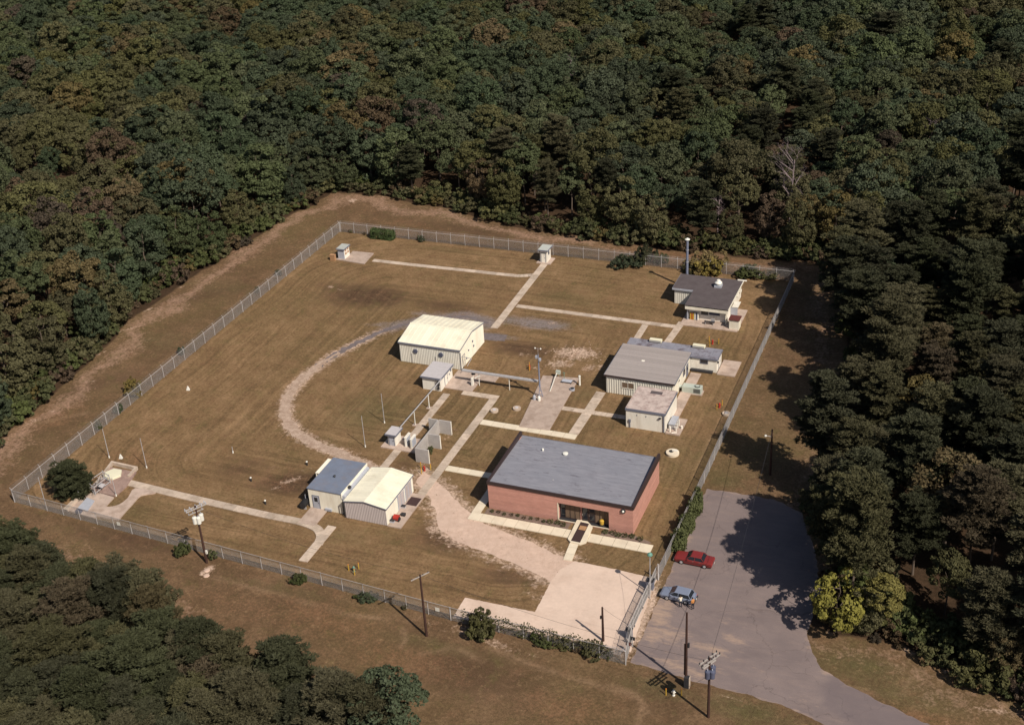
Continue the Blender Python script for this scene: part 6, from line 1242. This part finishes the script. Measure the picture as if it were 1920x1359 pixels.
def trunk_mb(H, r, limbs, seed, spread=2.5, start=.35):
    rs = random.Random(seed); mb = MB(); p = Vector((0, 0, 0)); n = 5; pts = [p]
    for i in range(1, n + 1): pts.append(Vector((rs.uniform(-.15, .15) * i * .5, rs.uniform(-.15, .15) * i * .5, H * i / n)))
    for i in range(n): mb.tube(pts[i], pts[i + 1], r * (1 - .8 * i / n), r * (1 - .8 * (i + 1) / n), 7, cap=False)
    for k in range(limbs):
        f = start + (1 - start) * (k + .5) / limbs * .9; i = min(n - 1, int(f * n)); b_ = pts[i].lerp(pts[i + 1], f * n - i); a = rs.uniform(0, 2 * PI); L = spread * (1.1 - .7 * f) * rs.uniform(.7, 1.1)
        e1 = b_ + Vector((math.cos(a) * L * .6, math.sin(a) * L * .6, L * .35)); e2 = e1 + Vector((math.cos(a + .3) * L * .5, math.sin(a + .3) * L * .5, L * .4)); mb.tube(b_, e1, r * .35, r * .22, 5, cap=False); mb.tube(e1, e2, r * .22, r * .08, 5, cap=False)
    return mb
def proto_mesh(mb, name, mat):
    me = bpy.data.meshes.new(name); me.from_pydata(mb.v, [], mb.f); me.materials.append(mat); me.update(); return me
BROAD = []
for i in range(9):
    R = [4.0, 4.4, 3.7, 4.2, 3.5, 4.6, 3.9, 3.3, 4.1][i]; H = [8.5, 8.0, 9.5, 7.5, 9.0, 8.5, 8.8, 9.8, 7.2][i]
    V, F = broad_crown(100 + i, R, H, 74, 96, .20, base=5.2); BROAD.append((mesh_np('crown', V, F, [LEAF['green']]), proto_mesh(trunk_mb(11.5, .22, 5, i, 3.0), 'trunk', M['bark']), 5.2 + H))
EDGEB = []        # edge trees: foliage down to the ground
for i in range(4):
    V, F = broad_crown(200 + i, 3.6, 12.0, 110, 92, .20, base=.6, low=-.9); EDGEB.append((mesh_np('crown', V, F, [LEAF['green']]), proto_mesh(trunk_mb(11.0, .2, 4, 50 + i, 2.6), 'trunk', M['bark']), 12.6))
PINE = []
for i in range(7):
    H = [15, 16, 14, 15.5, 13, 16.5, 14.5][i]; R = [3.6, 3.9, 3.3, 4.0, 3.4, 3.7, 4.2][i]; V, F = pine_crown(300 + i, H, R, [.34, .42, .3, .38, .28, .45, .35][i], 84, .33, tufts=40, conic=.36); PINE.append((mesh_np('crown', V, F, [LEAF['pine']]), proto_mesh(trunk_mb(H * .97, .2, 6, 70 + i, 2.2, .45), 'trunk', M['bark']), H))
LOWP = []         # bushier pines of the foreground stand
for i in range(5):
    H = [8.5, 9.5, 7.5, 9.0, 10.0][i]; R = [3.6, 3.8, 3.3, 4.1, 3.7][i]; V, F = pine_crown(400 + i, H, R, .10, 104, .30, tufts=46, conic=.42); LOWP.append((mesh_np('crown', V, F, [LEAF['pine']]), proto_mesh(trunk_mb(H * .95, .17, 6, 90 + i, 2.4, .2), 'trunk', M['bark']), H))
BUSH = []
for i in range(4):
    V, F = broad_crown(500 + i, 1.0, 1.7, 26, 40, .115, low=-.6); BUSH.append(mesh_np('bush', V, F, [LEAF['bush']]))
def bare_tree_mb(H, seed):
    rs = random.Random(seed); mb = MB()
    def br(p, d, L, r, lv):
        q = p + d * L; mb.tube(p, q, r, r * .6, 5 if lv < 2 else 3, cap=False)
        if lv >= 4: return
        for _ in range(3 if lv else 11):
            base = p + d * L * (rs.uniform(.35, 1.0) if lv == 0 else rs.uniform(.5, 1)); v = Vector((rs.gauss(0, 1), rs.gauss(0, 1), rs.uniform(.2, 1.1))).normalized(); br(base, (d * .45 + v).normalized(), L * (.20 if lv == 0 else .62), r * .45, lv + 1)
    br(Vector((0, 0, 0)), Vector((0.03, 0, 1)).normalized(), H * .8, .16, 0); return mb

def poisson(pts_ok, bbox, dmin, seed, tries=60000):
    rs = random.Random(seed); cell = dmin / 1.4142; grid = {}; out = []
    x0, x1, y0, y1 = bbox
    for _ in range(tries):
        x, y = rs.uniform(x0, x1), rs.uniform(y0, y1)
        gi, gj = int((x - x0) / cell), int((y - y0) / cell); bad = False
        for a in range(gi - 2, gi + 3):
            for c in range(gj - 2, gj + 3):
                q = grid.get((a, c))
                if q and (q[0] - x) ** 2 + (q[1] - y) ** 2 < dmin * dmin: bad = True; break
            if bad: break
        if bad: continue
        grid[(gi, gj)] = (x, y); out.append((x, y))
    a = np.array(out); return a[pts_ok(a[:, 0], a[:, 1])]
cm = np.array([[0.9303339, -0.1334074, 0.3415865], [0.362713, 0.4719695, -0.8035447], [-0.0540196, 0.8714627, 0.4874778]]); cpos = np.array([75., -165., 105.]); Ff = 46.46 / 36 * 1024
def project(x, y, z):
    q = np.stack([x - cpos[0], y - cpos[1], np.full_like(x, z) - cpos[2]], 1); a = q @ cm; w = -a[:, 2]; w = np.where(w < 1, 1e-3, w)
    return 512 + Ff * a[:, 0] / w, 362 - Ff * a[:, 1] / w, w
def inview(x, y, m_=60):
    u, v, w = project(x, y, 0.0); u2, v2, w2 = project(x, y, 15.0); return (w > 5) & (np.minimum(u, u2) < 1024 + m_) & (np.maximum(u, u2) > -m_) & (v2 < 724 + 20) & (v > -m_ * .6)
# ---- broadleaf and pine woods behind and to the right
def okwood(x, y):
    d = sdf(x, y, CLEAR); south = (x < 60) & (y < -46) & (x > -140)
    return (d > 1.9) & inview(x, y, 70) & ~((y < -40) & (x < 40))
W = poisson(okwood, (-330, 150, -110, 330), 5.4, 11, 130000)
EXTRA = [(49.0, 39.5), (50.5, 32.0), (54.5, 24.0), (50.0, 47.5), (60.0, 12.4), (57.0, 1.2), (55.0, -13.2), (58.0, -25.5), (60.0, -31.5), (62.6, -37.2)]
W = np.array([p for p in W.tolist() if all((p[0] - e[0]) ** 2 + (p[1] - e[1]) ** 2 > 12 for e in EXTRA)] + [list(e) for e in EXTRA])
d_ = sdf(W[:, 0], W[:, 1], CLEAR); u_, v_, w_ = project(W[:, 0], W[:, 1], 8.0)
rs = np.random.RandomState(42)
right = (W[:, 0] > 42) & (W[:, 1] < 58 + (W[:, 0] - 42) * .9)         # the right hand stand is mostly pine
pn = fbm(W[:, 0], W[:, 1], 0.035, 77)
ispine = np.where(right, rs.rand(len(W)) < .78, (pn > .58) & (rs.rand(len(W)) < .35) & (W[:, 0] > -60))
order = np.argsort(w_)
def tint(x, y, pine, k, d, edge):
    r = rs.rand(); leftside = x < -40
    if pine: return ('pine' if r < .30 else 'pinedark' if r < .96 else 'pinebrown') if x > 42 and y < 57 else ('pine' if r < .42 else 'pinedark' if r < .92 else 'pinebrown')
    c = fbm(np.array([x]), np.array([y]), .03, 55)[0]
    if c > .58 and r < .5: return 'olive'
    if r < .34: return 'green'
    if r < .72: return 'deep'
    if r < .92: return 'olive'
    if r < .96: return 'yellow'
    if r < .983: return 'rust'
    return 'maroon'
def place_tree(proto, x, y, sc, rz, leafk, lab, name, cat='tree', group=None, zs=1.0, keep_leaf=False):
    t = thing(name, lab, cat, (x, y, 0), rz, group); t.scale = (sc * rs.uniform(.86, 1.16), sc * rs.uniform(.86, 1.16), sc * zs * rs.uniform(.9, 1.12))
    o = bpy.data.objects.new('trunk', proto[1]); COL.objects.link(o); o.parent = t
    o = bpy.data.objects.new('crown', proto[0]); COL.objects.link(o); o.parent = t
    o.material_slots[0].link = 'OBJECT'; o.material_slots[0].material = LEAF[leafk]
    return t
LMK = [(-.05, 'far left'), (.12, 'left'), (.26, 'left of the fence corner'), (.345, 'above the fence corner'), (.43, 'above the clipped hedge'), (.53, 'above the sentry booth'), (.60, 'between booth and stack'), (.67, 'above the exhaust stack'), (.75, 'above the back fence end'), (.84, 'upper right'), (.95, 'far upper right')]
def zone(x, y):
    u, v, w = project(np.array([x]), np.array([y]), 10.0); u, v = u[0] / 1024, v[0] / 724
    if x > 42 and y < 57:
        c = 'by the back fence end' if y > 38 else 'beyond the red roofed shed' if y > 22 else 'level with the slate roof' if y > 8 else 'level with the pink roof' if y > -6 else 'by the lamp pole' if y > -19 else 'beside the asphalt' if y > -34 else 'above the bright tree' if y > -44 else 'lower right corner'
        return 'right stand ' + c
    return min(LMK, key=lambda m_: abs(m_[0] - u))[1] + (', distant' if v < .10 else ', midway up' if v < .22 else '')
CW = {'green': 'mid green', 'deep': 'deep green', 'olive': 'olive green', 'yellow': 'yellowing', 'rust': 'rust brown', 'maroon': 'maroon tinted', 'pine': 'grey green', 'pinedark': 'dark', 'pinebrown': 'browning', 'bush': 'green', 'bright': 'bright yellow green'}
seen = {}
def size_word(sc): return 'small' if sc < .86 else 'large' if sc > 1.08 else 'medium'
nbroad = npine = 0; rest = []
for k in order:
    x, y = W[k]; d = d_[k]; pine = bool(ispine[k]); edge = d < 5.5
    lk = tint(x, y, pine, k, d, edge); big = fbm(np.array([x]), np.array([y]), .02, 31)[0]
    hs = rs.uniform(.70, 1.20) * (0.92 + .25 * (big - .5)); rz = rs.uniform(0, 6.28)
    if x > 42 and y < 57: hs *= 1.08
    if not pine and (y < -25) : hs *= .9
    if edge and not pine and y > 20: hs *= .92
    if k >= len(W) - len(EXTRA): pine = True; hs = .98 + .12 * rs.rand(); lk = 'pine' if rs.rand() < .6 else 'pinedark'
    if pine and npine < 290:
        npine += 1; pr = PINE[rs.randint(7)]; desc = '%s %s pine %s, %s' % (size_word(hs), CW[lk], 'on wood edge' if edge else 'in wood', zone(x, y))
        place_tree(pr, x, y, hs, rz, lk, desc, 'pine_tree', group='pines: ' + desc)
    elif not pine and nbroad < 285:
        nbroad += 1; pr = EDGEB[rs.randint(4)] if (d < 7.5) else BROAD[rs.randint(9)]; desc = '%s %s broadleaf %s, %s' % (size_word(hs), CW[lk], 'on wood edge' if edge else 'in wood', zone(x, y))
        place_tree(pr, x, y, hs, rz, lk, desc, 'broadleaf_tree', group='broadleaf trees: ' + desc)
    else: rest.append((x, y, hs, rz, pine, lk))
print('trees', len(W), 'pines', npine, 'broad', nbroad, 'rest', len(rest))
# rest of the woods: one object, instanced with geometry nodes
def instancer(name, pts, coll_objs, kindlab, scale, rot, idx, mat=None):
    coll = bpy.data.collections.new(name + '_kinds')
    for o in coll_objs: coll.objects.link(o)
    me = bpy.data.meshes.new(name); me.from_pydata(pts, [], [])
    for nm_, ty, arr in (('s', 'FLOAT', scale), ('r', 'FLOAT', rot), ('k', 'INT', idx)):
        at = me.attributes.new(nm_, ty, 'POINT'); at.data.foreach_set('value', np.asarray(arr, dtype=np.float32 if ty == 'FLOAT' else np.int32))
    o = bpy.data.objects.new(name, me); COL.objects.link(o); tag(o, kindlab, None, None, 'stuff')
    ng = bpy.data.node_groups.new(name, 'GeometryNodeTree'); ng.interface.new_socket('Geometry', in_out='INPUT', socket_type='NodeSocketGeometry'); ng.interface.new_socket('Geometry', in_out='OUTPUT', socket_type='NodeSocketGeometry')
    N = ng.nodes; L = ng.links; gi = N.new('NodeGroupInput'); go = N.new('NodeGroupOutput'); ci = N.new('GeometryNodeCollectionInfo'); ci.inputs['Collection'].default_value = coll; ci.inputs['Separate Children'].default_value = True; ci.inputs['Reset Children'].default_value = True
    ip = N.new('GeometryNodeInstanceOnPoints'); ip.inputs['Pick Instance'].default_value = True
    def at(nm_, ty): a = N.new('GeometryNodeInputNamedAttribute'); a.data_type = ty; a.inputs[0].default_value = nm_; return a.outputs[0]
    cx = N.new('ShaderNodeCombineXYZ'); L.new(at('r', 'FLOAT'), cx.inputs[2]); L.new(gi.outputs[0], ip.inputs['Points']); L.new(ci.outputs[0], ip.inputs['Instance']); L.new(at('k', 'INT'), ip.inputs['Instance Index']); L.new(cx.outputs[0], ip.inputs['Rotation']); L.new(at('s', 'FLOAT'), ip.inputs['Scale']); L.new(ip.outputs[0], go.inputs[0])
    md = o.modifiers.new('scatter', 'NODES'); md.node_group = ng; return o
kinds = []; kidx = {}
for lk in ('green', 'deep', 'olive', 'yellow', 'rust', 'maroon'):
    for i in ((0, 1, 2, 3, 5, 6) if lk in ('green', 'deep', 'olive') else (1, 4)):
        me = BROAD[i][0].copy(); me.materials[0] = LEAF[lk]; o = bpy.data.objects.new('k%03d' % len(kinds), me); kidx.setdefault(lk, []).append(len(kinds)); kinds.append(o)
for lk in ('pine', 'pinedark', 'pinebrown'):
    for i in (0, 1, 3): me = PINE[i][0].copy(); me.materials[0] = LEAF[lk]; o = bpy.data.objects.new('k%03d' % len(kinds), me); kidx.setdefault(lk, []).append(len(kinds)); kinds.append(o)
if rest:
    fo = instancer('distant_woods', [(r[0], r[1], 0) for r in rest], kinds, 'distant mixed woodland canopy of green, olive and rust crowns', [r[2] for r in rest], [r[3] for r in rest], [kidx[r[5]][rs.randint(len(kidx[r[5]]))] for r in rest])
# undergrowth along the wood edges
und = poisson(lambda x, y: (lambda d: (d > .2) & (d < 5.0) & inview(x, y, 30) & ~((y < -40) & (x < 40)))(sdf(x, y, CLEAR)), (-150, 130, -80, 110), 1.7, 21, 60000)
uk = []; 
for j, lk in enumerate(('bush', 'olive', 'rust', 'yellow')):
    me = BUSH[j].copy(); me.materials[0] = LEAF[lk]; uk.append(bpy.data.objects.new('u%02d' % j, me))
uidx = rs.choice(4, len(und), p=[.55, .30, .10, .05])
instancer('undergrowth', [(p[0], p[1], -.1) for p in und], uk, 'low undergrowth along the foot of the wood edge', rs.uniform(.9, 2.4, len(und)), rs.uniform(0, 6.28, len(und)), uidx)
# ---- special trees
def special(q, pr, sc, lk, lab, name='broadleaf_tree', zs=1.0): place_tree(pr, q[0], q[1], sc, 1.3, lk, lab, name, zs=zs)
V, F = broad_crown(777, 3.0, 7.4, 46, 50, .24, base=.9, low=-.8); BR = (mesh_np('crown', V, F, [LEAF['green']]), proto_mesh(trunk_mb(7.5, .16, 7, 33, 2.6, .2), 'trunk', M['bark']), 8.3)
special((61.54, -41.72), BR, .88, 'bright', 'bright yellow green tree standing out at the corner of the road and pines')
special((64.55, -40.56), EDGEB[2], .45, 'olive', 'short olive tree right of the bright yellow green tree')
special((66.40, -39.78), BROAD[4], .55, 'bright', 'loose yellow leaved sapling behind the bright yellow green tree')
special((86, -40), EDGEB[0], .7, 'bush', 'green broadleaf at the far lower right by the field')
special((80, -43), EDGEB[3], .5, 'yellow', 'small yellowing broadleaf at the lower right wood edge')
for q, h, sd, lab in (((34.47, 69.29), 19, 3, 'tall bare dead tree rising among the woods behind the exhaust stack'), ((21.45, 65.97), 9, 4, 'shorter bare dead tree left of the tall dead one'), ((-30.24, 126.88), 14, 6, 'bare grey tree among the distant woods above the back fence'), ((55.36, 105.60), 14, 8, 'bare purple grey tree in the woods at upper right')):
    t = thing('dead_tree', lab, 'tree', q); mb = bare_tree_mb(h, sd); me = proto_mesh(mb, 'branches', M['deadwood']); o = bpy.data.objects.new('branches', me); COL.objects.link(o); o.parent = t
# ---- foreground pine stand, lower left
SW = [(-53.75, -67.05), (-41.63, -62.67), (-35.89, -62.83), (-29.20, -64.42), (-21.35, -65.69), (-14.65, -66.87), (-9.65, -70.02), (-5.87, -74.41), (0.35, -76.38), (5.56, -79.31), (3.87, -94.94), (-33.07, -100.08)]
swp = poisson(lambda x, y: inside(x, y, SW), (-120, 60, -110, -40), 3.3, 5, 20000)
n = 0
for x, y in sorted(swp.tolist(), key=lambda p: p[1]):
    pr = LOWP[rs.randint(5)]; sc = rs.uniform(.8, 1.12); lk = ['pine', 'pine', 'pine', 'pinedark', 'pinedark', 'pinedark', 'pinedark', 'pinebrown'][rs.randint(8)]; u, v, w = project(np.array([x]), np.array([y]), 6.0)
    desc = '%s %s bushy pine, lower left stand, %s' % (size_word(sc), CW[lk], 'near the front fence' if v[0] < 600 else 'toward the bottom edge' if v[0] > 680 else 'in the middle of the stand')
    place_tree(pr, x, y, sc, rs.uniform(0, 6.28), lk, desc, 'pine_tree', group='foreground pines: ' + desc); n += 1
print('fg pines', n)
for q, sc, lk, lab, k in (((0.32, -74.64), 1.0, 'pine', 'bushy pine at the bottom edge left of the pointed one', 1), ((-3.31, -74.48), 1.05, 'pinedark', 'dark bushy pine at the bottom edge beside the stand', 3), ((6.56, -73.48), 1.15, 'pinedark', 'pointed dark pine at the bottom edge between stand and grey green crowns', 0), ((6.12, -79.13), 1.0, 'pine', 'pine hugging the bottom edge below the pointed one', 2), ((10.40, -77.30), .9, 'pinedark', 'low dark pine filling the gap at the bottom edge', 2)):
    special(q, LOWP[k], sc, lk, lab, 'pine_tree')
special((14.77, -76.28), LOWP[3], 1.15, 'pine', 'broad grey green crown with twiggy needles at the bottom edge', 'pine_tree')
special((20.53, -75.59), BROAD[0], .80, 'deep', 'rounded broadleaf crown at the bottom edge right of the twiggy one', zs=.9)
special((18.51, -76.66), LOWP[1], 1.0, 'pine', 'low twiggy pine crown between the two last crowns of the bottom edge', 'pine_tree')
# round evergreen in the left corner
V, F = pine_crown(901, 4.6, 3.3, .02, 100, .34, tufts=36, conic=.42); me = mesh_np('crown', V, F, [LEAF['pinedark']]); pr = (me, proto_mesh(trunk_mb(4.2, .16, 5, 9, 2.0, .1), 'trunk', M['bark']), 4.6)
special((-45.39, -44.80), pr, .98, 'pinedark', 'round dark evergreen inside the left corner of the fence', 'pine_tree')
# ---- shrubs on fences and lawns
def shrub(q, r, h, lk, lab, seed=0, name='shrub', n=1):
    t = thing(name, lab, 'shrub', q, seed * 1.3); R_ = random.Random(seed)
    for i in range(n):
        me = BUSH[(seed + i) % 4]; o = bpy.data.objects.new('foliage', me); COL.objects.link(o); o.parent = t; o.material_slots[0].link = 'OBJECT'; o.material_slots[0].material = LEAF[lk]
        o.rotation_euler = (R_.uniform(-.25, .25), R_.uniform(-.25, .25), R_.uniform(0, 6)); o.location = (0, 0, 0) if n == 1 else (R_.uniform(-r, r) * .6, R_.uniform(-r, r) * .6, 0); s_ = 1 if n == 1 else .7; o.scale = (r * s_ * R_.uniform(.7, 1.15), r * s_ * R_.uniform(.7, 1.15), h / 1.7 * R_.uniform(.6, 1.05))
    mb = MB(); 
    for i in range(4): a = i * 1.6; mb.tube((0, 0, 0), (.3 * r * math.cos(a), .3 * r * math.sin(a), h * .6), .03, .015, 5)
    mb.build('stems', M['bark'], t, local=True)
for k, (q, r, h, lk, lab, n_) in enumerate([
    ((-53.73, -4.54), .9, 2.2, 'deep', 'dark shrub tangled in the left fence halfway up', 2), ((-53.89, -18.04), 1.7, 3.3, 'gold', 'large yellow green shrub growing through the left fence', 4), ((-52.87, -23.75), .9, 2.0, 'deep', 'dark shrub on the left fence below the yellow one', 2), ((-52.94, -28.86), .9, 2.0, 'bush', 'green shrub on the left fence near the thin pole', 2),
    ((-52.83, 27.16), .8, 1.7, 'bush', 'small green shrub on the upper part of the left fence', 2), ((-53.62, 19.92), .5, 1.3, 'olive', 'slim olive shrub on the left fence', 1), ((-33.61, 48.76), .9, 1.6, 'deep', 'small dark shrub just inside the back fence', 2), ((-49.22, 48.79), .5, 1.2, 'olive', 'little shrub at the back fence near the far left corner', 1), ((-46.19, 48.75), .45, .9, 'rust', 'tiny brown shrub at the back fence left of the clipped hedge', 1),
    ((7.76, 48.41), 1.5, 1.9, 'deep', 'low dark shrub left of the taller one on the back fence', 3), ((11.64, 49.19), 1.5, 3.2, 'pinedark', 'tall dark shrub on the back fence left of the exhaust stack', 3), ((10.22, 48.10), 1.1, 1.6, 'deep', 'dark shrub filling between the two back fence shrubs', 2), ((14.30, 49.88), 1.1, 1.6, 'bush', 'green shrub right of the tall dark shrub', 2), ((23.13, 49.60), 2.2, 2.9, 'gold', 'yellow leaved shrub behind the exhaust stack building', 5), ((20.70, 48.96), 1.1, 1.9, 'olive', 'dark olive shrub between stack and yellow shrub', 2),
    ((32.33, 49.26), 1.7, 1.7, 'bush', 'green vine covered shrub on the back fence right of the building', 4), ((30.12, 49.14), 1.2, 1.4, 'bush', 'green vine clump left of the vine covered shrub', 2), ((34.70, 49.43), 1.2, 1.2, 'olive', 'thin olive vine clump at the right end of the back fence', 2), ((-21.65, -52.31), 1.1, 2.3, 'bush', 'dark green shrub in the front fence left of the transformer pole', 4), ((-17.14, -51.86), .8, 1.6, 'bush', 'thin green shrub right of the transformer pole', 1),
    ((-4.30, -52.91), 1.1, 1.7, 'bush', 'green shrub in the front fence below the lawn bollards', 3), ((6.12, -53.36), 1.2, 1.5, 'deep', 'dark spreading shrub at the front fence', 3), ((5.04, -53.27), .8, 1.0, 'bush', 'low green sprout beside the dark spreading shrub', 1), ((11.26, -53.34), .5, 1.0, 'olive', 'small weed clump at the front fence beside the lone pole', 1), ((22.09, -54.92), 1.7, 3.9, 'olive', 'tall leafy shrub at the front fence before the concrete arm', 6),
    ((29.34, -53.98), 1.3, 1.6, 'bush', 'green vine mound on the front fence before the apron', 4), ((31.69, -54.01), 1.2, 1.1, 'olive', 'olive vine mound on the front fence before the apron', 3), ((26.97, -53.95), 1.0, 1.0, 'olive', 'low vine clump right of the tall leafy shrub', 2), ((35.72, -54.26), 1.3, 2.2, 'olive', 'reddish olive shrub at the front fence near the short pole', 4), ((34.07, -54.21), 1.0, 1.4, 'rust', 'rusty vine clump on the front fence near the short pole', 2), ((37.30, -54.13), .9, 1.2, 'bush', 'green weed clump near the front gate corner', 2),
    ((-0.46, -20.59), .7, 1.4, 'bush', 'small green bush between two fins of the blast wall', 2), ((69.13, -42.29), .8, 1.3, 'rust', 'rust coloured bush at the lower right wood edge', 2), ((66.07, -41.83), .8, 1.1, 'maroon', 'maroon bush at the wood edge beside the bright tree', 2), ((-67.51, 37.41), 1.6, 2.6, 'maroon', 'maroon shrub at the left wood edge', 3), ((38.31, 60.73), 2.4, 2.6, 'bush', 'bright green vine mound at the corner where the two woods meet', 6), ((34.36, 60.68), 1.8, 1.8, 'olive', 'low olive mound left of the corner vine mound', 4)]):
    bs = 1.3 if q[1] > 44 and q[0] > 5 else .85
    shrub(q, r * bs, h * (bs + .02), lk, lab, k, n=n_)
# clipped hedge near the far fence
t = thing('clipped_hedge', 'dense rectangular clipped green hedge by the back fence', 'hedge', (-41.67, 48.02)); rs_h = np.random.RandomState(7); n_ = 2600
L_, Wd, Hh = 2.35, .85, 1.75; C = rs_h.uniform(-1, 1, (n_, 3)); ax3 = rs_h.randint(0, 3, n_); C[np.arange(n_), ax3] = np.sign(C[np.arange(n_), ax3]); Nn = np.zeros_like(C); Nn[np.arange(n_), ax3] = C[np.arange(n_), ax3]
C = C * np.array([L_, Wd, Hh / 2]) * rs_h.uniform(.86, 1.05, (n_, 1)) + np.array([0, 0, Hh / 2]); V, F = leaf_quads(rs_h, C, Nn, .14); o = bpy.data.objects.new('foliage', mesh_np('foliage', V, F, [LEAF['hedge']])); COL.objects.link(o); o.parent = t
mb = MB(); [mb.tube((x, 0, 0), (x, 0, 1.2), .03) for x in (-1.8, -.9, 0, .9, 1.8)]; mb.build('stems', M['bark'], t, local=True)
# vine covered stretch of the right fence
a, c_ = Vector((39.55, -21.0)), Vector((39.5, -33.0)); t = thing('vine_hedge', 'thick green vine growth hanging over the right fence beside the asphalt', 'hedge', (39.5, -27, 0)); rs_h = np.random.RandomState(8); n_ = 9000
f = rs_h.rand(n_); wv = .45 + .45 * np.sin(f * 9) ** 2 + .3 * rs_h.rand(n_); hh = 2.0 + .45 * np.sin(f * 23 + 1) + .3 * np.sin(f * 61); an = rs_h.uniform(0, PI, n_); C = np.stack([.35 + wv * np.cos(an) * .95, 6 - 12 * f, np.abs(np.sin(an)) ** .6 * hh * rs_h.uniform(.35, 1.03, n_)], 1); Nn = np.stack([np.cos(an), np.zeros(n_), np.sin(an)], 1)
V, F = leaf_quads(rs_h, C, Nn, .15); o = bpy.data.objects.new('foliage', mesh_np('foliage', V, F, [LEAF['bush']])); COL.objects.link(o); o.parent = t; o.location = (0, 0, 0)
mb = MB(); [mb.tube((.2, y, 0), (.15, y + .2, 1.8), .03) for y in (-5, -3, -1, 1, 3, 5)]; mb.build('stems', M['bark'], t, local=True)
# vine strands along the front fence
t = thing('fence_vines', 'straggling vines along the front fence before the concrete apron', 'vine', (30.87, -53.59)); rs_h = np.random.RandomState(9); n_ = 1500; f = rs_h.rand(n_) ** .9; xx = 19 + f * 19; C = np.stack([xx, -53.65 - (xx - 17.5) * .045 + rs_h.normal(size=n_) * .18, 1.95 + .25 * np.sin(xx * 2.1) + rs_h.normal(size=n_) * .22 - (rs_h.rand(n_) < .4) * rs_h.rand(n_) * 1.6], 1); Nn = np.tile(np.array([0, -.4, 1.0]), (n_, 1))
V, F = leaf_quads(rs_h, C, Nn, .11); me = mesh_np('foliage', V, F, [LEAF['olive']]); q = (30.87, -53.59); me.transform(Matrix.Translation((-q[0], -q[1], 0))); o = bpy.data.objects.new('foliage', me); COL.objects.link(o); o.parent = t
# little shrubs in the planting bed
bx_ = [13.9, 14.8, 15.7, 16.7, 17.6, 18.6, 19.5, 20.4, 21.4, 22.3, 23.3, 24.1, 30.0, 31.0, 31.8, 32.6, 33.6, 34.8]
for k, x in enumerate(bx_):
    yy = -31.35 + .15 * math.sin(k * 2.1); s_ = .24 if k < 9 else .36
    t = thing('bed_plant', '%s low plant in the bed before the brick wall, %s the entrance ramp' % (('dry brown', 'green')[k > 8], 'left of' if k < 12 else 'right of'), 'plant', (x, yy, 0), group='low plants in the brick building bed, %s' % ('brown left' if k < 9 else 'green left' if k < 12 else 'green right'))
    o = bpy.data.objects.new('foliage', BUSH[k % 4]); COL.objects.link(o); o.parent = t; o.scale = (s_, s_, s_ * .8); o.material_slots[0].link = 'OBJECT'; o.material_slots[0].material = LEAF['rust' if k < 9 and k % 2 else 'olive' if k % 2 else 'bush']
# pale stones on the bare patch
sp = []; rs_h = random.Random(3); q = (10.46, 13.88)
mb = MB()
for k in range(70):
    x, y = q[0] + rs_h.gauss(0, 2.6), q[1] + rs_h.gauss(0, 1.3); r = rs_h.uniform(.04, .11); mb.lathe((x, y, 0), [(r, 0), (r * .8, r * .5), (r * .2, r * .7)], 5)
tag(mb.build('rubble', M['sand']), kind='stuff')
